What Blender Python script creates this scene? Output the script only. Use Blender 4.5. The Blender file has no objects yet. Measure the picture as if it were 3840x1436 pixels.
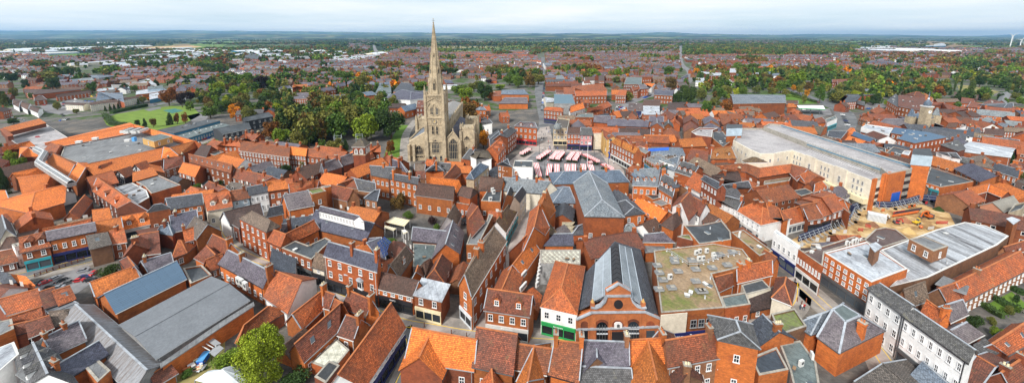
import bpy,math,random
from math import radians,sin,cos,tan,pi,atan2,hypot
from mathutils import Vector,Matrix
R=random.Random(7)
S=bpy.context.scene
COL=S.collection
CH,CF,CP,HY=65.0,1350.0,radians(10),136.0
PPY=HY+CF*tan(CP)
cd=bpy.data.cameras.new('camera');cam=bpy.data.objects.new('camera',cd);COL.objects.link(cam)
cam.location=(0,0,CH);cam.rotation_euler=(pi/2-CP,0,0)
cd.sensor_width=36;cd.lens=CF/3840*36;cd.shift_y=-(718-PPY)/3840
cd.clip_start=1;cd.clip_end=60000
S.camera=cam
FW=Vector((0,cos(CP),-sin(CP)));UP=Vector((0,sin(CP),cos(CP)))
def at(x,y,z=0.0):
 """where the sight line through a point of the photograph (3840 wide) meets height z"""
 d=FW+Vector((1,0,0))*((x-1920)/CF)-UP*((y-PPY)/CF)
 return Vector((0,0,CH))+d*((z-CH)/d.z)
def proj(p):
 d=Vector(p)-Vector((0,0,CH));w=d.dot(FW)
 return 1920+CF*d.x/w,PPY-CF*d.dot(UP)/w
def solve_z(x,y,yb):
 """height at which a vertical edge topped at (x, y) stands with its foot in pixel row yb"""
 lo,hi=.5,62.0 if y>HY+12 else 150.0
 for _ in range(30):
  m=(lo+hi)/2;p=at(x,y,m)
  if proj((p.x,p.y,0))[1]<yb:lo=m
  else:hi=m
 return lo
def ppm(p):
 """pixels of the 3840 px photograph per metre at p"""
 return CF/max(1.0,(Vector(p)-Vector((0,0,CH))).dot(FW))
def es(x,y=1.0):
 t=x/max(1,y);return 1/math.sqrt(1+t*t)
TX=[0,0,1]
def tile(x0,y0,s):TX[:]=[x0,y0,s]
def q(x,y):return TX[0]+x/TX[2],TX[1]+y/TX[2]
def g(x,y,z=0.0):
 a,b=q(x,y);return at(a,b,z)
MATS={}
def nodes(name):
 m=bpy.data.materials.new(name);m.use_nodes=True
 nt=m.node_tree;b=nt.nodes['Principled BSDF']
 return m,nt,b
def lnk(nt,a,b):nt.links.new(a,b)
def ramp(nt,fac,stops):
 r=nt.nodes.new('ShaderNodeValToRGB');e=r.color_ramp.elements
 while len(e)<len(stops):e.new(0.5)
 for k,(p,c)in enumerate(stops):
  e[k].position=p;e[k].color=(*c,1)
 lnk(nt,fac,r.inputs['Fac']);return r.outputs['Color']
def noise(nt,vec,scale,detail=4,rough=.6):
 n=nt.nodes.new('ShaderNodeTexNoise');n.inputs['Scale'].default_value=scale
 n.inputs['Detail'].default_value=detail;n.inputs['Roughness'].default_value=rough
 if vec is not None:lnk(nt,vec,n.inputs['Vector'])
 return n.outputs['Fac']
def mixc(nt,mode,fac,a,b):
 n=nt.nodes.new('ShaderNodeMix');n.data_type='RGBA';n.blend_type=mode
 for i,v in((0,fac),(6,a),(7,b)):
  if hasattr(v,'is_linked')or hasattr(v,'links'):lnk(nt,v,n.inputs[i])
  elif i==0:n.inputs[0].default_value=v
  else:n.inputs[i].default_value=(*v,1)
 return n.outputs[2]
def mathn(nt,op,a,b=0.0):
 n=nt.nodes.new('ShaderNodeMath');n.operation=op
 for i,v in((0,a),(1,b)):
  if hasattr(v,'links'):lnk(nt,v,n.inputs[i])
  else:n.inputs[i].default_value=v
 return n.outputs[0]
def pos(nt):return nt.nodes.new('ShaderNodeNewGeometry').outputs['Position']
def uvn(nt):return nt.nodes.new('ShaderNodeTexCoord').outputs['UV']
def sc(c,k):return tuple(min(1,max(0,v*k))for v in c)
def mat_plain(name,c,rough=.7,metal=0,var=.12,emit=0):
 m,nt,b=nodes(name)
 f=noise(nt,pos(nt),.9,5)
 lnk(nt,ramp(nt,f,[(.3,sc(c,1-var)),(.7,sc(c,1+var))]),b.inputs['Base Color'])
 b.inputs['Roughness'].default_value=rough;b.inputs['Metallic'].default_value=metal
 if emit:
  b.inputs['Emission Color'].default_value=(*c,1);b.inputs['Emission Strength'].default_value=emit
 MATS[name]=m;return m
def mat_tile(name,c,c2,tw=.3,th=.3,stain=.55,moss=None,mortar=.22,con=1.0,streak=False):
 """roof: rows of tiles or slates with weathered patches"""
 m,nt,b=nodes(name);uv=uvn(nt);P=pos(nt)
 br=nt.nodes.new('ShaderNodeTexBrick');lnk(nt,uv,br.inputs['Vector'])
 br.inputs['Scale'].default_value=1;br.inputs['Brick Width'].default_value=tw;br.inputs['Row Height'].default_value=th
 br.inputs['Mortar Size'].default_value=.04*th/.3;br.inputs['Mortar Smooth'].default_value=.6;br.inputs['Bias'].default_value=-.1
 br.inputs['Color1'].default_value=(*sc(c,1+.45*con),1);br.inputs['Color2'].default_value=(*sc(c,1-.45*con),1)
 br.inputs['Mortar'].default_value=(*sc(c,mortar),1)
 sv=P
 if streak:
  mp=nt.nodes.new('ShaderNodeMapping');lnk(nt,uv,mp.inputs[0]);mp.inputs['Scale'].default_value=(9,.9,1);sv=mp.outputs[0]
 f=noise(nt,sv,.22,6,.68)
 col=mixc(nt,'MIX',mathn(nt,'MULTIPLY',ramp(nt,f,[(.42,(0,0,0)),(.62,(1,1,1))]),stain),br.outputs['Color'],c2)
 f2=noise(nt,P,2.3,4,.7)
 col=mixc(nt,'MULTIPLY',1.0,col,ramp(nt,f2,[(.3,sc((1,1,1.02),1-.45*con)if con<.9 else(.55,.55,.57)),(.72,(1+.35*con,)*3)]))
 if moss:
  f3=noise(nt,P,.55,6,.7)
  col=mixc(nt,'MIX',ramp(nt,f3,[(.58,(0,0,0)),(.70,(.75,.75,.75))]),col,moss)
 oi=nt.nodes.new('ShaderNodeObjectInfo')
 col=mixc(nt,'MULTIPLY',1.0,col,ramp(nt,oi.outputs['Random'],[(0,(.58,.7,.85)),(.3,(.86,.92,1.0)),(.6,(1.02,1.0,1.0)),(1,(1.28,1.22,1.05))]))
 lnk(nt,col,b.inputs['Base Color']);b.inputs['Roughness'].default_value=.75
 bp=nt.nodes.new('ShaderNodeBump');bp.inputs['Strength'].default_value=.5;bp.inputs['Distance'].default_value=.06
 lnk(nt,br.outputs['Fac'],bp.inputs['Height']);bp.invert=True
 lnk(nt,bp.outputs[0],b.inputs['Normal'])
 MATS[name]=m;return m
def mat_wall(name,c,c2,bricky=True,stain=.5):
 m,nt,b=nodes(name);P=pos(nt)
 f=noise(nt,P,.35,6,.7)
 col=ramp(nt,f,[(.3,c2),(.52,c),(.75,sc(c,1.25))])
 if bricky:
  br=nt.nodes.new('ShaderNodeTexBrick');lnk(nt,uvn(nt),br.inputs['Vector']);br.inputs['Scale'].default_value=1
  br.inputs['Brick Width'].default_value=.45;br.inputs['Row Height'].default_value=.15;br.inputs['Mortar Size'].default_value=.018
  br.inputs['Color1'].default_value=(1.25,1.2,1.15,1);br.inputs['Color2'].default_value=(.72,.7,.7,1);br.inputs['Mortar'].default_value=(.95,1.05,1.15,1)
  col=mixc(nt,'MULTIPLY',.8,col,br.outputs['Color'])
 f2=noise(nt,P,1.6,5,.75)
 col=mixc(nt,'MULTIPLY',stain,col,ramp(nt,f2,[(.3,(.45,.45,.45)),(.6,(1.1,1.1,1.1))]))
 oi=nt.nodes.new('ShaderNodeObjectInfo')
 col=mixc(nt,'MULTIPLY',1.0,col,ramp(nt,oi.outputs['Random'],[(0,(.55,.62,.7)),(.5,(.88,.9,.92)),(1,(1.15,1.1,1.05))]if bricky else[(0,(.92,.92,.92)),(1,(1.02,1.02,1.02))]))
 lnk(nt,col,b.inputs['Base Color']);b.inputs['Roughness'].default_value=.85
 MATS[name]=m;return m
def mat_flat(name,c,c2,c3=None,scale=.12,streak=1.0):
 m,nt,b=nodes(name);P=pos(nt)
 mp=nt.nodes.new('ShaderNodeMapping');lnk(nt,P,mp.inputs['Vector']);mp.inputs['Scale'].default_value=(1,streak,1);mp.inputs['Rotation'].default_value=(0,0,.9)
 f=noise(nt,mp.outputs[0],scale,8,.72)
 col=ramp(nt,f,[(.36,c2),(.5,c),(.66,c3 or sc(c,1.2))])
 f2=noise(nt,P,1.7,4,.7)
 col=mixc(nt,'MULTIPLY',1.0,col,ramp(nt,f2,[(.3,(.68,.68,.68)),(.7,(1.18,1.18,1.18))]))
 br=nt.nodes.new('ShaderNodeTexBrick');lnk(nt,mp.outputs[0],br.inputs['Vector']);br.inputs['Scale'].default_value=1;br.inputs['Brick Width'].default_value=7;br.inputs['Row Height'].default_value=1.2;br.inputs['Mortar Size'].default_value=.05
 br.inputs['Color1'].default_value=(1.1,1.1,1.1,1);br.inputs['Color2'].default_value=(.86,.86,.87,1);br.inputs['Mortar'].default_value=(.62,.62,.62,1);col=mixc(nt,'MULTIPLY',.8,col,br.outputs['Color'])
 lnk(nt,col,b.inputs['Base Color']);b.inputs['Roughness'].default_value=.65
 MATS[name]=m;return m
def mat_leaf(name,c):
 m,nt,b=nodes(name)
 ge=nt.nodes.new('ShaderNodeNewGeometry')
 col=ramp(nt,ge.outputs['Random Per Island'],[(0,sc(c,.5)),(.5,c),(1,sc(c,1.7))])
 col=mixc(nt,'MULTIPLY',1.0,col,ramp(nt,noise(nt,ge.outputs['Position'],.35,4),[(.3,(.6,.62,.6)),(.7,(1.3,1.25,1.1))]))
 oi=nt.nodes.new('ShaderNodeObjectInfo')
 col=mixc(nt,'MULTIPLY',1.0,col,ramp(nt,oi.outputs['Random'],[(0,(.75,.85,.85)),(1,(1.25,1.1,.9))]))
 lnk(nt,col,b.inputs['Base Color']);b.inputs['Roughness'].default_value=.7
 b.inputs['Specular IOR Level'].default_value=.2
 MATS[name]=m;return m
mat_tile('roof_o',(.70,.185,.029),(.40,.105,.028),stain=.5,con=.8)
mat_tile('roof_r',(.46,.115,.032),(.19,.064,.032),stain=.7,moss=(.20,.13,.06))
mat_tile('roof_m',(.25,.07,.034),(.10,.045,.03),stain=.7,moss=(.17,.11,.05))
mat_tile('roof_b',(.115,.058,.042),(.07,.045,.035),stain=.6)
mat_tile('roof_s',(.095,.097,.108),(.055,.056,.062),.35,.25,stain=.6,moss=(.17,.165,.13))
mat_tile('roof_u',(.15,.18,.215),(.27,.29,.31),.35,.25,stain=.4)
mat_tile('roof_p',(.115,.10,.125),(.185,.17,.19),.35,.25,stain=.5)
mat_tile('roof_t',(.20,.145,.105),(.12,.085,.065),.35,.3,stain=.5)
mat_tile('roof_k',(.17,.115,.07),(.11,.08,.05),.35,.3,stain=.5,moss=(.28,.22,.06))
mat_tile('roof_y',(.42,.15,.035),(.22,.10,.035),.35,.3,stain=.5,moss=(.34,.26,.07))
mat_tile('roof_B',(.09,.15,.215),(.10,.16,.22),3,.45,stain=.2,mortar=.7,con=.12)
mat_tile('roof_G',(.31,.305,.30),(.23,.225,.22),.3,2.4,stain=.7,mortar=.6,con=.45)
mat_tile('roof_L',(.50,.51,.53),(.16,.14,.13),.35,2.5,stain=1,mortar=.5,con=.6,streak=True)
mat_flat('roof_f',(.19,.195,.20),(.12,.12,.125))
mat_flat('roof_w',(.42,.45,.49),(.24,.25,.28),(.58,.61,.65),.3,.5)
mat_flat('roof_W',(.32,.33,.35),(.07,.065,.07),(.52,.55,.59),.35,.15)
mat_flat('roof_d',(.055,.062,.07),(.035,.038,.042),(.09,.1,.11))
mat_flat('roof_D',(.05,.065,.085),(.04,.05,.065),(.075,.09,.11))
mat_flat('roof_n',(.30,.20,.115),(.15,.17,.035),(.38,.27,.17),.11)
mat_flat('roof_N',(.10,.062,.055),(.07,.045,.045),(.14,.1,.09))
mat_flat('roof_c',(.40,.375,.375),(.27,.25,.255),(.47,.44,.44),.09)
mat_flat('roof_g',(.12,.15,.15),(.08,.10,.10),(.16,.2,.2))
mat_flat('roof_M',(.16,.18,.06),(.10,.09,.07),(.14,.22,.03),.3)
mat_flat('roof_e',(.66,.66,.55),(.45,.45,.36),(.72,.72,.62),.6)
mat_wall('wall_r',(.37,.093,.025),(.22,.058,.02))
mat_wall('wall_o',(.49,.135,.028),(.33,.085,.024))
mat_wall('wall_d',(.23,.06,.024),(.13,.038,.02))
mat_wall('wall_b',(.29,.13,.06),(.19,.08,.04))
mat_wall('wall_w',(.84,.84,.83),(.72,.72,.72),False,.2)
mat_wall('wall_c',(.72,.66,.54),(.60,.54,.42),False,.3)
mat_wall('wall_l',(.42,.52,.60),(.34,.43,.5),False,.3)
mat_wall('wall_p',(.55,.24,.24),(.45,.2,.2),False,.3)
mat_wall('wall_t',(.47,.38,.255),(.25,.20,.14),False,.8)
mat_wall('wall_k',(.045,.05,.06),(.03,.035,.045),False,.3)
mat_wall('wall_g',(.32,.32,.32),(.2,.2,.2),False,.6)
mat_wall('wall_y',(.52,.31,.10),(.42,.25,.08),False,.3)
mat_wall('wall_s',(.50,.22,.13),(.42,.18,.10),False,.3)
mat_wall('wall_B',(.04,.18,.30),(.03,.15,.26),False,.2)
mat_wall('wall_N',(.02,.03,.10),(.015,.02,.07),False,.2)
mat_wall('lead',(.36,.39,.43),(.24,.26,.29),False,.5)
mat_wall('clay',(.46,.15,.05),(.32,.10,.04),False,.5)
mat_wall('concrete',(.38,.35,.30),(.24,.22,.19),False,.7)
mat_plain('white',(.8,.8,.8),.5,var=.03)
mat_plain('offwhite',(.6,.6,.58),.6,var=.08)
mat_plain('black',(.02,.02,.024),.5)
mat_plain('grey',(.28,.29,.30),.6)
mat_plain('dgrey',(.09,.095,.1),.6)
mat_plain('navy',(.012,.02,.11),.5)
mat_plain('blue',(.02,.11,.5),.45)
mat_plain('skyblue',(.10,.36,.72),.45)
mat_plain('teal',(.03,.30,.36),.45)
mat_plain('redp',(.50,.025,.03),.4)
mat_plain('orange',(.6,.13,.02),.45)
mat_plain('yellow',(.75,.50,.03),.45)
mat_plain('green',(.02,.30,.08),.5)
mat_plain('purple',(.12,.05,.20),.5)
mat_plain('silver',(.45,.48,.52),.3,.6)
mat_plain('steel',(.42,.47,.52),.45,.2)
mat_plain('cream',(.72,.62,.40),.6)
mat_plain('wood',(.25,.15,.08),.7)
mat_plain('rubber',(.02,.02,.02),.8)
mat_plain('pale',(.62,.66,.70),.5)
mat_plain('tan',(.50,.34,.14),.9)
mat_plain('solar',(.012,.035,.13),.25)
mat_plain('bark',(.10,.075,.05),.9)
mat_plain('skin',(.5,.33,.25),.7)
mat_plain('jeans',(.04,.06,.12),.8)
def mk_glass():
 m,nt,b=nodes('glass')
 oi=nt.nodes.new('ShaderNodeObjectInfo')
 lnk(nt,ramp(nt,oi.outputs['Random'],[(0,(.008,.01,.014)),(.7,(.025,.034,.045)),(1,(.10,.12,.14))]),b.inputs['Base Color'])
 b.inputs['Roughness'].default_value=.12;MATS['glass']=m
 m,nt,b=nodes('skyglass')
 lnk(nt,ramp(nt,noise(nt,pos(nt),.3),[(.3,(.05,.065,.08)),(.7,(.16,.19,.215))]),b.inputs['Base Color'])
 b.inputs['Roughness'].default_value=.5;b.inputs['Specular IOR Level'].default_value=.25;MATS['skyglass']=m
mk_glass()
def stripes(name,a,bcol,w):
 m,nt,b=nodes(name);s=nt.nodes.new('ShaderNodeSeparateXYZ');lnk(nt,uvn(nt),s.inputs[0])
 f=mathn(nt,'FRACT',mathn(nt,'DIVIDE',s.outputs['X'],w))
 f=mathn(nt,'GREATER_THAN',f,.5)
 lnk(nt,mixc(nt,'MIX',f,a,bcol),b.inputs['Base Color']);b.inputs['Roughness'].default_value=.8
 MATS[name]=m
stripes('canvas',(.72,.70,.70),(.55,.04,.045),.75)
class MB:
 def __init__(s):s.v=[];s.f=[];s.m=[];s.mats=[]
 def mi(s,mat):
  if mat not in s.mats:s.mats.append(mat)
  return s.mats.index(mat)
 def face(s,pts,mat):
  n=len(s.v);s.v.extend([tuple(p)for p in pts]);s.f.append(tuple(range(n,n+len(pts))));s.m.append(s.mi(mat))
 def prism(s,pts,z0,z1,mat,top=None,bottom=True):
  """pts: xy polygon; z0/z1 numbers"""
  n=len(pts);a=sum(pts[i][0]*pts[(i+1)%n][1]-pts[(i+1)%n][0]*pts[i][1]for i in range(n))
  if a<0:pts=list(reversed(pts))
  for i in range(n):
   p,r=pts[i],pts[(i+1)%n]
   s.face([(p[0],p[1],z0),(r[0],r[1],z0),(r[0],r[1],z1),(p[0],p[1],z1)],mat)
  s.face([(p[0],p[1],z1)for p in pts],top or mat)
  if bottom:s.face([(p[0],p[1],z0)for p in reversed(pts)],mat)
 def box(s,c,d,mat,rz=0.0,top=None):
  """c: centre of the base, d: full size"""
  cx,cy,cz=c;w,l,h=d;ca,sa=cos(rz),sin(rz)
  P=[(cx+ca*x-sa*y,cy+sa*x+ca*y)for x,y in((-w/2,-l/2),(w/2,-l/2),(w/2,l/2),(-w/2,l/2))]
  s.prism(P,cz,cz+h,mat,top)
 def bar(s,a,b,w,mat,h=None):
  """a rectangular bar from a to b, w wide, h deep"""
  a=Vector(a);b=Vector(b);d=(b-a)
  if d.length<1e-5:return
  d.normalize();u=d.cross(Vector((0,0,1)))
  u=Vector((1,0,0))if u.length<1e-3 else u.normalized()
  n=u.cross(d);h=h or w;u=u*w/2;n=n*h/2
  A=[a+u+n,a-u+n,a-u-n,a+u-n];B=[x+(b-a)for x in A]
  for i in range(4):s.face([A[i],A[(i+1)%4],B[(i+1)%4],B[i]],mat)
  s.face(A[::-1],mat);s.face(B,mat)
 def slab(s,pts,t,mat,side=None):
  """a sloping sheet of thickness t under its top polygon"""
  s.face(pts,mat);B=[Vector(p)-Vector((0,0,t))for p in pts]
  n=len(pts)
  for i in range(n):s.face([pts[i],B[i],B[(i+1)%n],pts[(i+1)%n]],side or mat)
  s.face(B[::-1],side or mat)
 def cyl(s,c,r0,r1,h,mat,n=10,top=None):
  cx,cy,cz=c
  A=[(cx+r0*cos(2*pi*i/n),cy+r0*sin(2*pi*i/n),cz)for i in range(n)]
  B=[(cx+r1*cos(2*pi*i/n),cy+r1*sin(2*pi*i/n),cz+h)for i in range(n)]
  for i in range(n):s.face([A[i],A[(i+1)%n],B[(i+1)%n],B[i]],mat)
  if r1>.01:s.face(B,top or mat)
  s.face(A[::-1],mat)
 def mesh(s,name,org=(0,0,0)):
  me=bpy.data.meshes.new(name)
  ox,oy,oz=org
  me.from_pydata([(a-ox,b-oy,c-oz)for a,b,c in s.v],[],s.f)
  for k in s.mats:me.materials.append(MATS[k])
  me.polygons.foreach_set('material_index',s.m)
  uv=me.uv_layers.new(name='UVMap');dat=[]
  for f in s.f:
   P=[s.v[i]for i in f]
   ax,ay,az=(P[1][k]-P[0][k]for k in range(3));bx,by,bz=(P[2][k]-P[0][k]for k in range(3))
   nx,ny,nz=ay*bz-az*by,az*bx-ax*bz,ax*by-ay*bx
   L=math.sqrt(nx*nx+ny*ny+nz*nz)or 1;nx/=L;ny/=L;nz/=L
   h=hypot(nx,ny)
   if h<.02:ux,uy=1,0
   else:ux,uy=-ny/h,nx/h
   vx,vy,vz=-nz*uy,nz*ux,nx*uy-ny*ux
   for p in P:dat.append(p[0]*ux+p[1]*uy);dat.append(p[0]*vx+p[1]*vy+p[2]*vz)
  uv.data.foreach_set('uv',dat)
  return me
 def obj(s,name,parent=None,org=None):
  if not s.f:return None
  o_=(0,0,0)if org is None else org
  o=bpy.data.objects.new(name,s.mesh(name,o_));COL.objects.link(o)
  if parent is not None:o.parent=parent
  else:o.location=o_
  return o
def put(name,me,parent=None,loc=(0,0,0),rz=0,s=None):
 o=bpy.data.objects.new(name,me);COL.objects.link(o);o.location=loc;o.rotation_euler=(0,0,rz)
 if s:o.scale=s if hasattr(s,'__len__')else(s,s,s)
 if parent is not None:o.parent=parent
 return o
def tag(o,label,cat,group=None,kind=None):
 if label:o['label']=label
 if cat:o['category']=cat
 if group:o['group']=group
 if kind:o['kind']=kind
 return o
def root(name,loc,label,cat,group=None,rz=0):
 o=bpy.data.objects.new(name,None);COL.objects.link(o);o.location=loc;o.rotation_euler=(0,0,rz)
 o.empty_display_size=.1
 return tag(o,label,cat,group)
def struct(name,mb,org=None):
 o=mb.obj(name,None,org);o['kind']='structure';return o
def win_mesh(w,h,frame,bars=1,arch=False):
 m=MB();t=.075
 def bx(x0,x1,z0,z1,y0,y1,k):m.prism([(x0,y0),(x1,y0),(x1,y1),(x0,y1)],z0,z1,k)
 bx(-w/2,w/2,0,h,-.03,.05,'glass')
 bx(-w/2-.05,-w/2+t,-.02,h+.03,-.09,.0,frame);bx(w/2-t,w/2+.05,-.02,h+.03,-.09,.0,frame)
 bx(-w/2+t,w/2-t,h-t,h+.03,-.09,.0,frame);bx(-w/2-.12,w/2+.12,-.14,0.03,-.16,.0,frame)
 bx(-w/2+t,w/2-t,h/2-.04,h/2+.04,-.07,.0,frame)
 for k in range(bars):
  x=-w/2+w*(k+1)/(bars+1);bx(x-.03,x+.03,0.03,h-t,-.065,.0,frame)
 return m.mesh('window')
WM={}
def window_mesh(w,h,frame='white',bars=1):
 k=(round(w,1),round(h,1),frame,bars)
 if k not in WM:WM[k]=win_mesh(k[0],k[1],frame,bars)
 return WM[k]
def mk_chim(w,l,h,wall):
 m=MB();m.box((0,0,-3),(w,l,h+3),wall);m.box((0,0,h-.5),(w+.2,l+.2,.18),wall);m.box((0,0,h),(w+.24,l+.24,.14),'concrete')
 return m.mesh('chimney')
CM={}
pot=MB();pot.cyl((0,0,0),.17,.13,.6,'clay',8,'black');POT=pot.mesh('chimney_pot')
pot=MB();pot.cyl((0,0,0),.17,.13,.6,'cream',8,'black');POT2=pot.mesh('chimney_pot')
VENTS=[]
for a_ in range(4):
 vm=MB()
 if a_==0:vm.cyl((0,0,0),.14,.14,.7,'pale',8);vm.cyl((0,0,.7),.25,.1,.2,'grey',8)
 elif a_==1:vm.box((0,0,0),(1.0,.7,.5),'grey');vm.box((0,0,.5),(1.15,.85,.08),'offwhite')
 elif a_==2:vm.box((0,0,0),(1.5,1.1,.25),'offwhite',0,'skyglass')
 else:vm.box((0,0,0),(.9,.4,.6),'dgrey');vm.box((0,0,.6),(1,.5,.06),'wood')
 VENTS.append(vm.mesh('roof_vent'))
def chimney(par,x,y,z,rz,h=1.9,wall='wall_r',npot=2,w=.75):
 l=.75+.35*(npot-1);k=(w,round(l,2),round(h,1),wall)
 if k not in CM:CM[k]=mk_chim(*k)
 c=put('chimney',CM[k],par,(x,y,z),rz)
 P=R.choice((POT,POT,POT2))
 for i in range(npot):put('chimney_pot',P,c,(0,(i-(npot-1)/2)*.42,h+.14))
 return c
def poly_off(P,d):
 """inward offset of an xy polygon"""
 n=len(P);a=sum(P[i][0]*P[(i+1)%n][1]-P[(i+1)%n][0]*P[i][1]for i in range(n));sg=1 if a>0 else-1
 out=[]
 for i in range(n):
  p0,p1,p2=P[i-1],P[i],P[(i+1)%n]
  e1=Vector((p1[0]-p0[0],p1[1]-p0[1])).normalized();e2=Vector((p2[0]-p1[0],p2[1]-p1[1])).normalized()
  n1=Vector((-e1.y,e1.x))*sg;n2=Vector((-e2.y,e2.x))*sg
  b=n1+n2;k=b.dot(n1);k=max(k,.35)
  out.append((p1[0]+b.x*d/k,p1[1]+b.y*d/k))
 return out
def wallwin(par,org,A,B,z0,cols,rows,ze,frame='white',sh=0.0,ww=1.0,wh=1.5,bars=1):
 """windows on the wall from A to B (xy, world)"""
 A=Vector(A[:2]);B=Vector(B[:2]);d=B-A;L=d.length
 if L<.6:return
 n=Vector((d.y,-d.x))/L;mid=(A+B)/2
 if n.dot(-mid)<0:n=-n
 rz=atan2(n.x,-n.y)
 zs=sh if sh else 0.0
 fh=(ze-zs-.3)/rows
 w=min(ww,L/cols*.46)*(.55+.45*es(mid.x,mid.y));h=min(wh,fh*.56)
 me=window_mesh(w,h,frame,bars)
 for r_ in range(rows):
  for c in range(cols):
   p=A+d*((c+.5)/cols)
   put('window',me,par,(p.x+n.x*.02-org[0],p.y+n.y*.02-org[1],z0+zs+fh*r_+fh*.3),rz)
def shopfront(par,org,A,B,col,text=None,h=3.3,z0=0.0,tcol='white'):
 A=Vector(A[:2]);B=Vector(B[:2]);d=B-A;L=d.length;n=Vector((d.y,-d.x))/L
 if n.dot(-(A+B)/2)<0:n=-n;A,B,d=B,A,-d
 rz=atan2(d.y,d.x);o=A+d/2
 m=MB();t=.18
 m.box((0,-t/2,0),(L-.3,t,.5),col);m.box((0,-.04,.5),(L-.4,.08,h-1.2),'glass')
 m.box((0,-t/2-.05,h-.8),(L-.2,t+.1,.8),col)
 k=max(2,int(L/2.2))
 for i in range(k+1):m.box((-L/2+.25+(L-.5)*i/k,-t/2,.5),(.16,t,h-1.3),col)
 sf=put('shopfront',m.mesh('shopfront'),par,(o.x+n.x*.01-org[0],o.y+n.y*.01-org[1],z0),rz)
 if text and text.strip():
  letters(text,sf,(0,-t-.12,h-.6),.48,tcol)
 return sf
def letters(text,par,loc,size,col,rx=pi/2,rz=0,align='CENTER',name='lettering'):
 c=bpy.data.curves.new('lettering','FONT');c.body=text;c.size=size;c.align_x=align;c.extrude=.02;c.resolution_u=2
 t=bpy.data.objects.new('t',c);me=bpy.data.meshes.new_from_object(t);bpy.data.objects.remove(t)
 me.materials.clear();me.materials.append(MATS[col])
 for p_ in me.polygons:p_.material_index=0
 o=bpy.data.objects.new(name,me);COL.objects.link(o);o.location=loc;o.rotation_euler=(rx,0,rz);o.parent=par
 return o
def parse(opts):
 d={}
 for t in opts.split():
  k=t[0];d.setdefault(k,[]).append(t[1:])
 return d
def cr(t):a,b=t.split('x');return int(a),int(b)
SHOPC={'k':'black','n':'navy','w':'offwhite','d':'dgrey','g':'green','b':'blue','t':'teal','r':'redp','l':'pale','c':'cream','o':'wood'}
TEXTS={}
BUILT=[]
CELL=1.5;USED=set();ANG=[]
def mark(P,cells=None):
 cells=USED if cells is None else cells
 xs=[p[0]for p in P];ys=[p[1]for p in P];n=len(P)
 for i in range(int(min(xs)//CELL),int(max(xs)//CELL)+1):
  for j in range(int(min(ys)//CELL),int(max(ys)//CELL)+1):
   x,y=(i+.5)*CELL,(j+.5)*CELL;ins=False
   for k in range(n):
    a,b=P[k],P[(k+1)%n]
    if(a[1]>y)!=(b[1]>y)and x<(b[0]-a[0])*(y-a[1])/(b[1]-a[1])+a[0]:ins=not ins
   if ins:cells.add((i,j))
 return cells
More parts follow.
